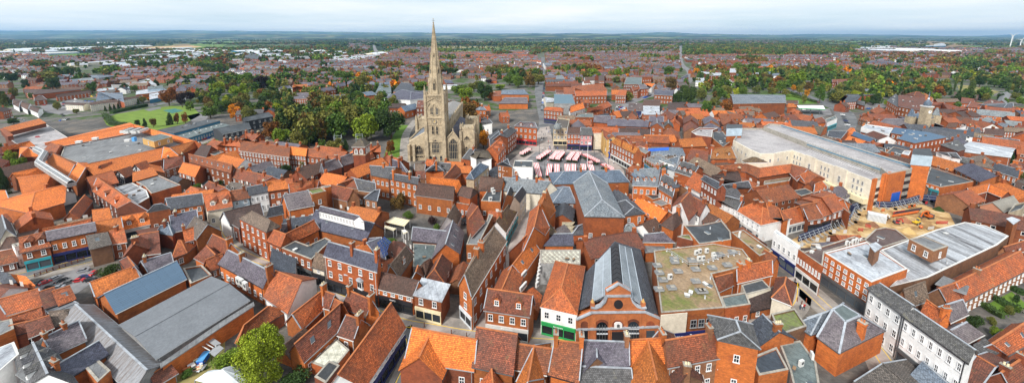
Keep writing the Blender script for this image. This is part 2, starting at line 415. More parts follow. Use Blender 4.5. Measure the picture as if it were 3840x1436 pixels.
def building(kind,co,ze,zr,roof,wall,opts,label,z0=0.0):
 """a building from points of its roof as seen in the photograph, put back at their real heights"""
 o=parse(opts);W='wall_'+wall;RF='roof_'+roof
 cat=o.get('@',['house'])[0].replace('_',' ')
 P=[(co[i],co[i+1])for i in range(0,len(co),2)]
 mw=MB();mr=MB();rail=None
 if kind in 'GHLP':
  r1=g(*P[0],zr);r2=g(*P[1],zr);e1=g(*P[2],ze);e2=g(*P[3],ze)
  ax=(r2-r1).xy.normalized()
  def refl(e):
   v=e.xy-r1.xy;k=v.dot(ax);f=ax*k;w=r1.xy+2*f-v
   return Vector((w.x,w.y,ze))
  if kind=='G':
   b1=Vector((2*r1.x-e1.x,2*r1.y-e1.y,ze));b2=Vector((2*r2.x-e2.x,2*r2.y-e2.y,ze))
  elif kind=='L':
   b1=Vector((r1.x,r1.y,ze));b2=Vector((r2.x,r2.y,ze))
  else:
   b1=refl(e1);b2=refl(e2)
  cen=(e1+e2+b1+b2)/4;org=(cen.x,cen.y,z0)
  base=[(p.x,p.y)for p in(e1,e2,b2,b1)]
  mw.prism(base,z0,ze-.05,W);mark(base);ANG.append((cen.x,cen.y,atan2(ax.y,ax.x),label))
  mm=.3
  if kind=='G':
   for r,e,b in((r1,e1,b1),(r2,e2,b2)):
    d=ax*(.3 if r is r1 else-.3)
    mw.face([(e.x,e.y,ze-.05),(b.x,b.y,ze-.05),(r.x,r.y,zr-.05)],W)
   ex=Vector((ax.x,ax.y,0))*.3
   for a,b in((e1,e2),(b1,b2)):
    R1=r1-ex;R2=r2+ex;da=(a-r1);db=(b-r2)
    A=r1+da*(1+.35/max(1,da.length))-ex;B=r2+db*(1+.35/max(1,db.length))+ex
    pts=[R1,R2,B,A]
    nrm=(pts[1]-pts[0]).cross(pts[2]-pts[0])
    if nrm.z<0:pts.reverse()
    up=Vector((0,0,.12));mr.slab([p+up for p in pts],.2,RF)
   gk=R.choice(('black','dgrey','offwhite','grey'));fl=R.random()<.35
   for a,b,c_,d_ in((e1,e2,r1,r2),(b1,b2,r1,r2)):
    k_=lambda p,r:p+(p-r)*(.42/max(1,(p-r).length))
    mr.bar(k_(a,c_)-ex,k_(b,d_)+ex,.16,gk,.14)
    if fl:mr.bar(a-ex*.9+Vector((0,0,.16)),c_-ex*.9+Vector((0,0,.16)),.2,'lead',.1);mr.bar(b+ex*.9+Vector((0,0,.16)),d_+ex*.9+Vector((0,0,.16)),.2,'lead',.1)
   if k_(e1,r1)and R.random()<.6:
    for t_ in(.02,.98):
     p_=e1.lerp(e2,t_);nn=(e1-r1).xy.normalized()*.09;mw.bar((p_.x+nn.x,p_.y+nn.y,z0+.2),(p_.x+nn.x,p_.y+nn.y,ze-.1),.1,gk)
   rc='clay' if roof in 'ormy' else('lead' if roof in 'supBL' else 'roof_'+roof)
   mr.bar(r1-ex+Vector((0,0,.16)),r2+ex+Vector((0,0,.16)),.3,rc,.14)
  elif kind=='L':
   for r,e,b in((r1,e1,b1),(r2,e2,b2)):mw.face([(e.x,e.y,ze-.05),(b.x,b.y,ze-.05),(r.x,r.y,zr-.05)],W)
   mw.face([(b1.x,b1.y,ze-.05),(b2.x,b2.y,ze-.05),(r2.x,r2.y,zr-.05),(r1.x,r1.y,zr-.05)],W)
   ex=Vector((ax.x,ax.y,0))*.25;da=e1-r1;db=e2-r2
   pts=[r1-ex,r2+ex,r2+db*(1+.35/max(1,db.length))+ex,r1+da*(1+.35/max(1,da.length))-ex]
   if(pts[1]-pts[0]).cross(pts[2]-pts[0]).z<0:pts.reverse()
   mr.slab([p+Vector((0,0,.12))for p in pts],.18,RF)
  else:
   E=[e1,e2,b2,b1];Eo=[(p-cen)*(1+.4/max(2,(p-cen).length))+cen for p in E]
   for p in Eo:p.z=ze
   r1b=r1.copy();r2b=r2.copy()
   fs=[[Eo[0],Eo[1],r2b,r1b],[Eo[1],Eo[2],r2b],[Eo[2],Eo[3],r1b,r2b],[Eo[3],Eo[0],r1b]]
   for f in fs:
    if(f[1]-f[0]).cross(f[2]-f[0]).z<0:f=f[::-1]
    mr.face(f,RF)
   mr.prism([(p.x,p.y)for p in Eo],ze-.25,ze-.001,'white' if wall in 'wc' else 'dgrey')
   rc='clay' if roof in 'ormy' else('lead' if roof in 'supBL' else 'roof_'+roof)
   up=Vector((0,0,.04))
   mr.bar(r1+up,r2+up,.3,rc,.14)
   for a,b in((Eo[0],r1),(Eo[1],r2),(Eo[2],r2),(Eo[3],r1)):mr.bar(a+up,b+up,.26,rc,.12)
  rt=root(cat.replace(' ','_'),org,label,cat)
  mw.obj('wall',rt,org);rf=mr.obj('roof',rt,org)
  rz=atan2(ax.y,ax.x)
  for t in o.get('c',[]):
   t=t.split(',');
   for u in t:
    u=float(u);p=r1+(r2-r1)*u
    npot=R.choice((2,2,3));s_=.35+.65*es(p.x,p.y);chimney(rt,p.x-org[0],p.y-org[1],zr-z0-.2,rz+(0 if wall!='w' else 0),(1.7+R.random()*.5)*s_,W if wall in 'rodb' else 'wall_r',npot,.75*s_)
  for t in o.get('d',[]):
   n=int(t[0]);fl=float(t[1:]or .45)
   nrm=Vector((-ax.y,ax.x));
   if nrm.dot(e1.xy-r1.xy)<0:nrm=-nrm
   for i in range(n):
    u=(i+.5)/n;a=r1.lerp(r2,u);b=e1.lerp(e2,u);p=a.lerp(b,.75);
    m=MB();w=1.5;hh=1.6
    dz=(zr-ze)*.75;back=(b.xy-a.xy).length*min(.72,1.9/max(.5,zr-ze))
    m.prism([(-w/2,0),(w/2,0),(w/2,back),(-w/2,back)],-.2,hh-.2,W)
    m.face([(-w/2,0,hh-.2),(w/2,0,hh-.2),(0,0,hh+.5)],W)
    for sx in(-1,1):
     q_=[Vector((0,-.2,hh+.6)),Vector((sx*(w/2+.2),-.2,hh-.2)),Vector((sx*(w/2+.2),back,hh-.2)),Vector((0,back+.6,hh+.6))]
     if(q_[1]-q_[0]).cross(q_[2]-q_[0]).z<0:q_.reverse()
     m.slab(q_,.1,RF)
    rzz=atan2(nrm.x,-nrm.y)
    dm=put('dormer',m.mesh('dormer'),rt,(p.x-org[0],p.y-org[1],p.z-z0),rzz)
    put('window',window_mesh(.9,1.1),dm,(0,-.02,.15))
  for t in o.get('k',[]):
   n=int(t)
   for i in range(n):
    u=(i+.5+R.uniform(-.1,.1))/n;a=r1.lerp(r2,u);b=e1.lerp(e2,u);c=a.lerp(b,.35);d=a.lerp(b,.5+.5/max(3,(b-a).length))
    w_=Vector((ax.x,ax.y,0))*.45;up=Vector((0,0,.22));m=MB();m.slab([c-w_+up,c+w_+up,d+w_+up,d-w_+up],.12,'skyglass','white');m.obj('skylight',rt,org)
  for k_,sides in(('w',[(e1,e2)]),('e',[(e1,b1)if o.get('<')else(e2,b2)])):
   for t in o.get(k_,[]):
    fr='white'
    if t[-1]=='d':fr='dgrey';t=t[:-1]
    if t[-1]=='k':fr='black';t=t[:-1]
    c_,r_=cr(t);A,B=sides[0]
    shp=3.3 if(o.get('s')if k_=='w' else o.get('t'))else 0
    wallwin(rt,org,A,B,0,c_,r_,ze-z0,fr,shp)
  for k_,(A,B)in(('s',(e1,e2)),('t',(e1,b1)if o.get('<')else(e2,b2))):
   for t in o.get(k_,[]):
    tx=TEXTS.get(t[1:])if len(t)>1 else None
    shopfront(rt,org,A,B,SHOPC[t[0]],tx)
 elif kind=='K':
  E=[g(*p,ze)for p in P[:4]];T_=[g(*p,zr)for p in P[4:]];cen=sum(E,Vector())/4;org=(cen.x,cen.y,z0)
  mw.prism([(p.x,p.y)for p in E],z0,ze-.05,W);mark([(p.x,p.y)for p in E])
  Eo=[(p-cen)*1.04+cen for p in E]
  for i in range(4):
   j=(i+1)%4;f=[Eo[i],Eo[j],T_[j],T_[i]]
   if(f[1]-f[0]).cross(f[2]-f[0]).z<0:f=f[::-1]
   mr.face(f,RF);mr.bar(Eo[i]+Vector((0,0,.04)),T_[i]+Vector((0,0,.04)),.35,'lead',.15);mr.bar(T_[i],T_[j],.35,'lead',.2)
  mr.prism([(p.x,p.y)for p in T_],zr-.02,zr+.02,'roof_g')
  mr.prism([(p.x,p.y)for p in Eo],ze-.25,ze-.001,'dgrey')
  rt=root(cat.replace(' ','_'),org,label,cat);mw.obj('wall',rt,org);mr.obj('roof',rt,org)
  if o.get('c')is not None:p=(E[1]+E[2])/2*.8+cen*.2;chimney(rt,p.x-org[0],p.y-org[1],ze+1.2,.4,2.6,W,2,1.0)
  for t in o.get('w',[]):wallwin(rt,org,E[0],E[1],0,*cr(t),ze-z0)
  for t in o.get('e',[]):wallwin(rt,org,E[1],E[2],0,*cr(t),ze-z0)
 else:
  pts=[g(x,y,ze)for x,y in P];cen=sum(pts,Vector())/len(pts);org=(cen.x,cen.y,z0)
  b2=[(p.x,p.y)for p in pts];mark(b2);ANG.append((cen.x,cen.y,atan2(b2[1][1]-b2[0][1],b2[1][0]-b2[0][0]),label));par=zr if zr>0 else 0
  if par:
   inn=poly_off(b2,.35);mw.prism(b2,z0,ze-.02,W)
   cop='offwhite' if roof in 'wWc' else 'concrete'
   n=len(b2)
   for i in range(n):
    A,B,C,D=b2[i],b2[(i+1)%n],inn[(i+1)%n],inn[i]
    mw.prism([A,B,C,D],ze-.02,ze+par-.12,W,bottom=False);mw.prism([A,B,C,D],ze+par-.12,ze+par,cop)
   mr.prism(poly_off(b2,.36),ze-.01,ze+.12,RF)
  else:
   mw.prism(b2,z0,ze-.2,W);mr.prism(poly_off(b2,-.3),ze-.2,ze,'grey' if roof not in 'd' else 'dgrey',RF)
  rt=root(cat.replace(' ','_'),org,label,cat)
  mw.obj('wall',rt,org);mr.obj('roof',rt,org)
  n=len(pts);ar=abs(sum(b2[i][0]*b2[(i+1)%n][1]-b2[(i+1)%n][0]*b2[i][1]for i in range(n)))/2
  if ar>40 and z0==0 and cen.y<420 and '@car_park_deck' not in opts:
   for i in range(min(9,2+int(ar/90))):
    A_,B_,C_=pts[0],R.choice(pts[1:-1]),None;jj=pts.index(B_);C_=pts[jj+1];u,v=R.uniform(.15,.6),R.uniform(.15,.3);p=A_+(B_-A_)*u+(C_-A_)*v
    put('roof_vent',R.choice(VENTS),rt,(p.x-org[0],p.y-org[1],ze+.1-z0),R.uniform(0,3))
  for j,k_ in enumerate('we'):
   A,B=pts[j],pts[(j+1)%n]
   for t in o.get(k_,[]):
    fr='white'
    if t[-1]=='d':fr='dgrey';t=t[:-1]
    c_,r_=cr(t);shp=3.3 if o.get('s' if j==0 else 't')else 0
    wallwin(rt,org,A,B,0,c_,r_,ze-z0,fr,shp)
   for t in o.get('st'[j],[]):
    tx=TEXTS.get(t[1:])if len(t)>1 else None
    shopfront(rt,org,A,B,SHOPC[t[0]],tx)
  for t in o.get('k',[]):
   nx,ny=cr(t)
   for i in range(nx):
    for j in range(ny):
     u=(i+.5)/nx;v=(j+.5)/ny
     p=pts[0].lerp(pts[1],u).lerp(pts[3].lerp(pts[2],u),v);rz=atan2((pts[1]-pts[0]).y,(pts[1]-pts[0]).x)
     m=MB();m.box((0,0,.05),(1.4,1.0,.35),'white',0,'skyglass');put('skylight',m.mesh('skylight'),rt,(p.x-org[0],p.y-org[1],ze+.1-z0),rz)
 BUILT.append(rt)
 return rt
LASTB={}
def builds(txt):
 global LN
 for ln in txt.strip().splitlines():
  ln=ln.strip()
  if not ln or ln[0]=='#':continue
  LN=ln;head,label=ln.split('|');t=head.split()
  if t[0]=='T':tile(float(t[1]),float(t[2]),float(t[3]));continue
  k=t[0];key=None
  i=1;co=[]
  while True:
   try:co.append(float(t[i]))
   except ValueError:
    if t[i][0]in 'ba' and len(t[i])>1 and t[i][1].isdigit():
     j={'G':(4,6),'H':(4,6),'L':(4,6),'F':(0,2),'K':(0,2)}[k]['ba'.index(t[i][0])]
     X,Y=q(co[j],co[j+1]);co.append(min(16,max(2.5,solve_z(X,Y,q(0,float(t[i][1:]))[1]))))
    else:break
   i+=1
  j={'G':4,'H':4,'L':4,'F':0,'K':0}[k];X,Y=q(co[j],co[j+1]);sh_=es(X-1920,CF)**.6
  fixed=ln.split()[len(co)-1][0]not in 'ab';z0s=any(x_[0]=='z' for x_ in t[i+2:])
  ze,zr=co[-2]*(sh_ if fixed and not z0s else 1),co[-1]*(sh_ if k in 'GHL' else 1);co=co[:-2]
  if k in 'GHLK':zr=ze+zr
  z0=0.0
  o=' '.join(t[i+2:])
  for x in t[i+2:]:
   if x[0]=='z':z0=float(x[1:])
  building(k,co,ze,zr,t[i],t[i+1],o,label.strip(),z0)
TEXTS.update({'P':'PORTER','B':'','F':'FAB HAIR','O':'OXYGEN','H':'PHOTO','E':'ESTILO','V':'Via','G':'Grangewood','S':'Specsavers','C':'COSTA','W':'WHITE ROSE','K':'Clarks','X':'Pharmacy','J':'JOULES'})
builds('''
T 0 380 2.293 |
F 130 365 295 405 378 425 592 322 395 200 40 300 8.5 .4 c d @car_park_deck |rooftop car park deck with a single red car and a purple walled ramp
L 30 228 335 152 85 262 395 188 11 1.6 o d @canopy z8.5 |long orange tiled canopy along the back of the rooftop car park
L 0 238 30 232 65 305 112 293 11 1.2 r d @canopy z8.5 |short hipped orange canopy at the left corner of the rooftop car park
G 25 400 250 345 40 430 298 385 9 3 o r |orange tiled hall between the willow tree and the rooftop car park
G 180 455 245 400 215 480 345 475 9 3 o d |orange gabled hall beside the glass arcade and the willow tree
G 445 350 1150 203 520 388 1195 262 10 2 o r @shopping_centre_wing |long orange tiled rear wing behind the grey flat roof of the shopping centre
G 455 452 640 548 385 530 585 652 8 4 o r @shopping_centre_wing |orange tiled wing on the right side of the glass arcade
G 670 530 735 572 585 650 655 705 8 4 o o @shopping_centre_wing |orange gabled entrance wing at the lower end of the glass arcade
G 440 355 512 388 372 425 465 470 9 2.5 r r @shopping_centre_wing |short red tiled wing between the car deck and the grey flat roof
G 115 618 345 568 160 668 408 603 8 3 o r |back roof of the paired orange gables by the willow
G 165 668 437 628 215 797 370 757 8 3.5 o o w3x2 |front of the paired orange gabled halls by the willow
G -10 768 42 768 -10 862 75 856 6 3 o w w2x2 @shop |black and white timbered house at the far left edge
F 520 480 715 548 1284 430 1640 380 1290 250 1010 288 560 378 9 .3 f r @shopping_centre |huge grey felt flat roof of the shopping centre with air handlers
G 722 552 1396 403 818 637 1392 500 8 4 o r @shopping_centre_wing |long orange tiled front wing with black and white timber gables
G 755 655 962 597 800 755 1015 700 7 4 r d w3x2 @shop |red gabled shop at the head of the paved arcade street
G 835 660 1125 860 790 765 1010 920 6.5 4 r d w6x2 d3 @shop |row of steep gabled shops along the pedestrian lane
F 985 748 1140 705 1262 770 1284 830 1180 892 7 .3 W r |pale weathered flat roof among the orange gables
T 500 380 2.293 |
F 5 690 210 637 408 725 155 800 100 740 7.2 .4 f r |pale grey flat roof with puddles behind the shop row
L 0 612 165 572 0 692 205 632 8 1.6 o d |bright orange strip of roof beside the pale flat roof
G 0 200 525 343 60 262 440 365 9.5 3 o r @shopping_centre_wing |orange tiled rear wing beside the school and its playing field
G 262 395 312 405 245 492 385 466 8 4 o o @shopping_centre_wing |cross gabled orange wing halfway along the shopping centre front
G 322 398 535 340 388 462 585 382 8 4 o r @shopping_centre_wing |orange tiled end wing next to the dark school house
F 78 322 178 352 335 308 240 283 12 .3 g y @plant_room z9 w1x1 e2x1 |ochre plant room standing on the shopping centre roof
F 230 250 350 275 745 168 640 158 7 0 d B @school e14x1 |long dark blue school block with ribbed roof behind the lawn
F 355 290 475 315 825 205 742 185 5 0 g B @school k1x8 e16x1 |lower school block with a row of pale skylights
G 945 145 1160 95 960 175 1200 130 8 2 d k @apartment_block w5x2 |black clad apartment block with solar panels beside the big dark tree
G 722 238 990 188 770 285 1010 235 7 2 d k @apartment_block w5x2 |nearer black clad apartment block with white end frames
H 960 275 1090 285 905 325 1130 312 8 3.5 m r c.1,.5,.9 w4x2 |square brick house with three big chimneys behind the long terrace
H 775 342 900 338 740 378 930 395 10 2.8 r r w5x3 c.1,.5,.9 @terrace |tall brick end block of the long old hospital terrace with white sashes
G 930 345 1345 395 915 425 1338 480 9 3 r r w16x3 c.02,.3,.55,.75,.95 @terrace |long three storey brick terrace with red tiles and many chimneys
T 1000 380 2.293 |
G 205 390 345 408 188 457 335 470 8.5 3 o r w6x3 @terrace |middle of the long terrace with brighter orange tiles
G 345 408 690 438 337 468 640 505 8 3 r r w8x2 c.3 @terrace |right end of the long terrace running up to the brick tower
T 500 380 2.293 |
G 592 373 668 387 525 455 628 477 7 4.5 b r @school_house |dark roofed gabled school house with a tall chimney beside the green lawn
F 640 455 700 475 780 445 735 432 7 .6 g r w3x2 |flat roofed brick annex of the gabled school house
G 475 455 850 545 492 522 835 615 b640 3.5 r r w8x2 k8 |long red roofed range with a line of rooflights in the courtyard
G 270 500 430 470 265 597 430 540 b665 3.5 m b w3x2 c.2,.95 |old brown brick cottage behind the flat pale roof
G 430 528 575 562 390 605 530 650 b690 3.5 o r w5x2 |orange roofed courtyard house with an arched window in its gable
G 880 580 1195 650 845 652 1075 718 b735 3.5 m r w5x2 c.2,.8 |long brown red roofed cottage row below the old terrace
G 650 688 790 745 600 735 700 785 b800 3 m r w2x1 c.5 |small red roofed cottage behind the light blue house
G 605 803 818 777 640 940 848 903 7.5 4 r c w3x1 d2 |cream shop house with orange roof and two dormers at the street bend
G 820 777 955 757 850 855 998 825 8 3 r l w2x3 c.98 |light blue rendered house between a cream shop and a white house
G 985 740 1130 712 1000 802 1162 770 9 2.6 s w w4x2 c.95 |white rendered house with a grey slate roof
G 1155 692 1295 670 1165 770 1335 748 9 2.6 o r w3x2 c.9 |brick house with very bright orange roof beside the white house
T 1000 380 2.293 |
H 470 540 605 488 500 612 645 565 8 4 p d w4x1 e2x1 c.1,.95 @school_building |victorian school with purple slate roof and ornate bay windows
G 640 480 738 448 655 553 762 520 8 3.5 p d w4x1 @school_building |slate wing of the victorian school below its brick tower
H 880 392 975 378 845 435 975 440 8 3 r r w3x2 c.2,.8 |red hipped brick house right of the brick tower
G 850 450 905 440 845 515 925 480 6 2.5 r r w2x1 |low red roofed range at the foot of the brick tower
H 1065 495 1150 520 1060 560 1215 605 6 4 p r c.1,.9 |purple slate roofed house beside the churchyard lawn
G 890 555 1105 570 900 630 1052 660 10 2.5 s o w4x2 c.55 @terrace |three storey brick house with grey tiles beside the autumn tree
G 1070 622 1305 660 1055 662 1297 710 10 2 s o w5x3 c.1,.7 @terrace |tall brick terrace with grey tiles between the autumn tree and the church
G 755 665 930 702 790 762 935 778 8 3 s b w4x1 |grey tiled house with air conditioners on its wall
G 620 712 755 665 680 735 800 755 8 2 m b |brown red tiled roof joined to the grey tiled house
H 925 765 975 758 845 832 945 857 7 2.5 s b w2x2 |small grey hipped block with a tall drain pipe
G 560 718 738 760 565 822 692 853 6.5 4 m b |windowless brick hall with dark red roof and buttressed gable
G 195 712 445 680 205 790 475 740 7 3.5 r r c.4,.8 |long red roofed hall behind the round topped gables
G 150 808 350 770 190 930 402 890 7.5 4.5 p o w3x1 |brick warehouse with round gable ends and purple slate roof
F 390 808 512 780 470 747 345 770 11 .5 M o w1x2 e1x2 |square flat topped brick tower beside the purple slate warehouse
F 500 750 555 735 548 722 465 740 10 .3 f o |narrow blank brick stair block behind the flat topped tower
H 290 622 345 598 235 652 335 672 4 2 s r |small slate hipped outhouse beside the dark shrub
T 1500 380 2.293 |
G 165 705 462 737 132 800 455 842 b960 4 b o w4x1 e3x1 @shop |large brick shop with dark brown roof and white bow windows
G 268 655 502 680 262 712 478 745 9 3 o o e1x2 |bright orange roof behind the dark brown shop roof
H 280 550 315 548 225 592 372 600 7 2.5 s o w2x1 c.9 |pyramid roofed brick house in front of the church
G 130 537 215 540 128 592 208 598 5 2.5 t r w1x1 |low taupe roofed outhouse in front of the church aisle
G 232 500 300 508 215 545 280 560 6 2.5 r r c.95 |small red gabled house under the church tower
G 345 530 432 535 362 582 435 575 6 3 s w |small white walled house with slate roof in front of the church
G 475 545 373 660 535 605 470 668 6 3.5 m r |steep dark red roof sloping down from the churchyard
G 432 553 612 562 440 608 600 615 6 2 o r |flat pitched orange roof along the churchyard wall
H 605 612 690 530 635 670 762 562 9 2.5 u t w5x2 @hall |stone hall with a pale blue grey hipped slate roof
H 600 410 640 415 540 490 605 500 7 2.5 s r w2x1 c.8 |slate roofed brick house left of the white villa
H 690 440 755 422 608 475 785 492 9 1.6 k w w1x2 e3x2 @villa |white classical villa with tall white chimneys by the market place
G 790 392 862 318 845 462 910 385 10 3 r r w4x3 d2 |orange roofed town house with dormers facing the market place
G 855 290 950 222 925 312 1002 250 10 2.5 s r w5x3 c.2,.8 @terrace |brick town houses with slate roofs leading to the corner pub
G 770 330 850 262 760 300 840 250 9 2 s o |slate roofed back wing behind the town houses
H 1030 180 1160 182 985 215 1178 232 11 2.5 p r w5x2 srP d2 @pub |three storey brick corner pub with a crimson shopfront
H 680 152 760 146 640 182 792 188 8 2.5 s w w2x1 c.1,.9 |white villa with ivy and tall chimneys behind the rust coloured tree
H 885 520 925 492 842 545 942 560 9 2.5 s o w3x3 |tall narrow brick house left of the white box building
F 970 572 1140 578 1147 517 985 514 8 .6 d w w2x1 |plain white box shaped building beside the market stalls
G 888 655 1290 692 872 762 1215 792 7 4 u c c.3,.72 @shop |long blue grey slate roof with brick chimneys below the white box
G 985 815 1048 735 1030 868 1084 785 8 3.5 s c w3x2 < e1x1 |cream alley house with slate roof and white arched window
G 920 800 945 738 960 810 985 760 6 3 s o |small slate gabled wing beside the alley house
G 700 648 888 668 680 762 868 755 8 3.5 b o |long dark brown roof behind the roof with air conditioners
F 697 862 865 872 880 740 768 745 7 .4 d o w3x1 |brick block whose dark flat roof carries white air conditioners
H 530 730 625 748 500 800 602 830 8 2.5 b r w4x1 |brown roofed house above the curved brick shop
F 480 880 590 900 640 850 560 820 5 .5 g r w3x1 @shop |curved low brick shop with arched blue panels
T 2000 380 2.293 |
F 172 240 295 243 312 165 215 152 10 .8 t t w4x2 scB e3x2 @bank |ornate honey stone corner bank with a small dome
G 300 225 402 226 292 280 405 281 b416 2.5 b r w4x2 sn @shop |brick and white shop with a blue shopfront beside the stone bank
G 412 228 500 230 402 290 508 292 b424 2.5 s p w3x2 snB @shop |pink fronted shop with slate roof and dark blue shopfront
H 530 246 562 246 508 260 583 262 10 1.5 r c w2x2 |narrow cream fronted house beside the pink shop
G 595 240 692 300 580 262 632 330 10 3 m y @shop w4x1 |ochre timber arcaded inn with a brown red roof at the market corner
H 110 50 232 55 92 76 250 92 b185 2 r r w6x2 snB @shop |brick shop with white banded windows closing the top of the square
G 322 48 425 12 318 98 440 60 8 3 o w w6x2 |white timber framed shop row running away behind the square
G 652 290 692 300 628 312 666 336 10.5 2 s r w2x3 sb @shop |narrow brick shop with slate roof on the right of the square
G 715 322 905 405 672 352 868 450 b500 3 y r w8x2 c.3,.8 sw @shop |long orange roofed georgian terrace with white sashes facing the square
F 868 412 965 462 1012 428 918 395 10 .6 f r w5x2 @shop |ornate brick and stone end house of the georgian terrace
G 720 298 1162 302 760 345 1167 362 7 3 r r |very long red roof behind the georgian terrace
G 800 332 970 345 850 390 975 392 7 2.5 m r c.1,.9 |brown red roofed wing tucked behind the georgian terrace
G 525 124 705 130 520 178 700 195 7 3 p r w5x1 |purple slate terrace above the square, left half
G 640 150 988 168 640 208 985 220 7 3 p r w6x1 c.1,.5,.9 |longer purple slate terrace with rooflights above the square
F 362 140 518 142 512 110 405 110 8 .3 g r w3x2 |flat roofed brick block behind the stone bank
G 740 232 1004 240 738 285 1003 300 6 3 b r |dark brown roofed range with a white tablet on its wall
G 1065 188 1062 150 1120 232 1105 190 7 3 p r < e2x2 |brick house with gable to the front and purple slates
G 1000 130 1118 132 998 172 1118 178 8 3 p r w3x2 c.5 |brick house with purple slate roof and white sashes behind the gabled one
G 1160 190 1160 160 1202 222 1195 190 6 3 s o < e1x2 |small orange brick gabled house with a pink car beside it
G 870 590 1088 575 855 718 1066 730 9 4 u o w4x2 d3 c.12,.9 @hotel |big brick hotel with weathered mansard roof and white dormers
G 1110 620 1228 682 1080 745 1197 815 9 4 s o w4x2 d3 c.1,.95 @hotel |rear wing of the brick hotel with a fire escape
F 930 790 1030 850 1110 830 1010 775 5 .3 d o w2x1 |low flat roofed yard block under the hotel fire escape
F 1025 870 1100 905 1178 880 1100 848 5 .3 f o w2x1 e2x1 |low grey roofed kitchen block behind the hotel
H 262 602 742 592 175 713 822 693 b850 3 u o c.3,.75 @town_hall |front block of the town hall with hipped blue grey slates by the stalls
T 2000 740 2.675 |
H 690 25 560 -263 912 195 747 -134 10.5 3.5 u r < e3x1 @town_hall |long assembly hall with blue grey slate roof running away from the market hall
T 2000 380 2.293 |
H 255 742 310 736 165 873 362 873 b990 2.8 u r w3x2 |brick block with pyramid slate roof and three arched windows
T 2000 740 2.675 |
H 1010 95 925 25 1115 158 1010 50 b340 2.6 s o < e2x2 |brick house with weathered hipped slates right of the assembly hall
H 450 288 500 266 395 372 547 368 b480 2 s r w1x1 |small brick porch block with pale slate hip left of the assembly hall
G 215 370 388 365 118 478 398 472 5 2.5 p o |purple slate roof with a flat dormer above the pale cushioned roof
H 940 270 1000 260 900 345 1040 337 5 2 u r |low slate roofed side block at the right foot of the assembly hall
H 1040 352 1050 350 990 416 1105 408 b515 2 u r |tiny square brick turret with a pyramid slate roof
G 1120 372 1300 355 1105 438 1402 446 5 2 p o |low purple slate roof behind the brick stair block
F 1130 545 1322 532 1285 432 1103 440 b650 0 f o |brown speckled brick stair block with a grey flat roof
F 75 668 470 680 475 535 65 535 6 .4 e g @shop |pale yellow flat roof dotted with grey cushions
T 2000 1040 2.432 |
H 255 100 313 -125 395 332 468 -93 b590 3 r w < e3x1 tgS @shop |white fronted shop with green fascia and a big red hipped roof
T 2000 740 2.675 |
H 60 350 150 250 115 370 240 370 4.5 2 k o |mossy green roofed shed beside the glazed pergola
''')
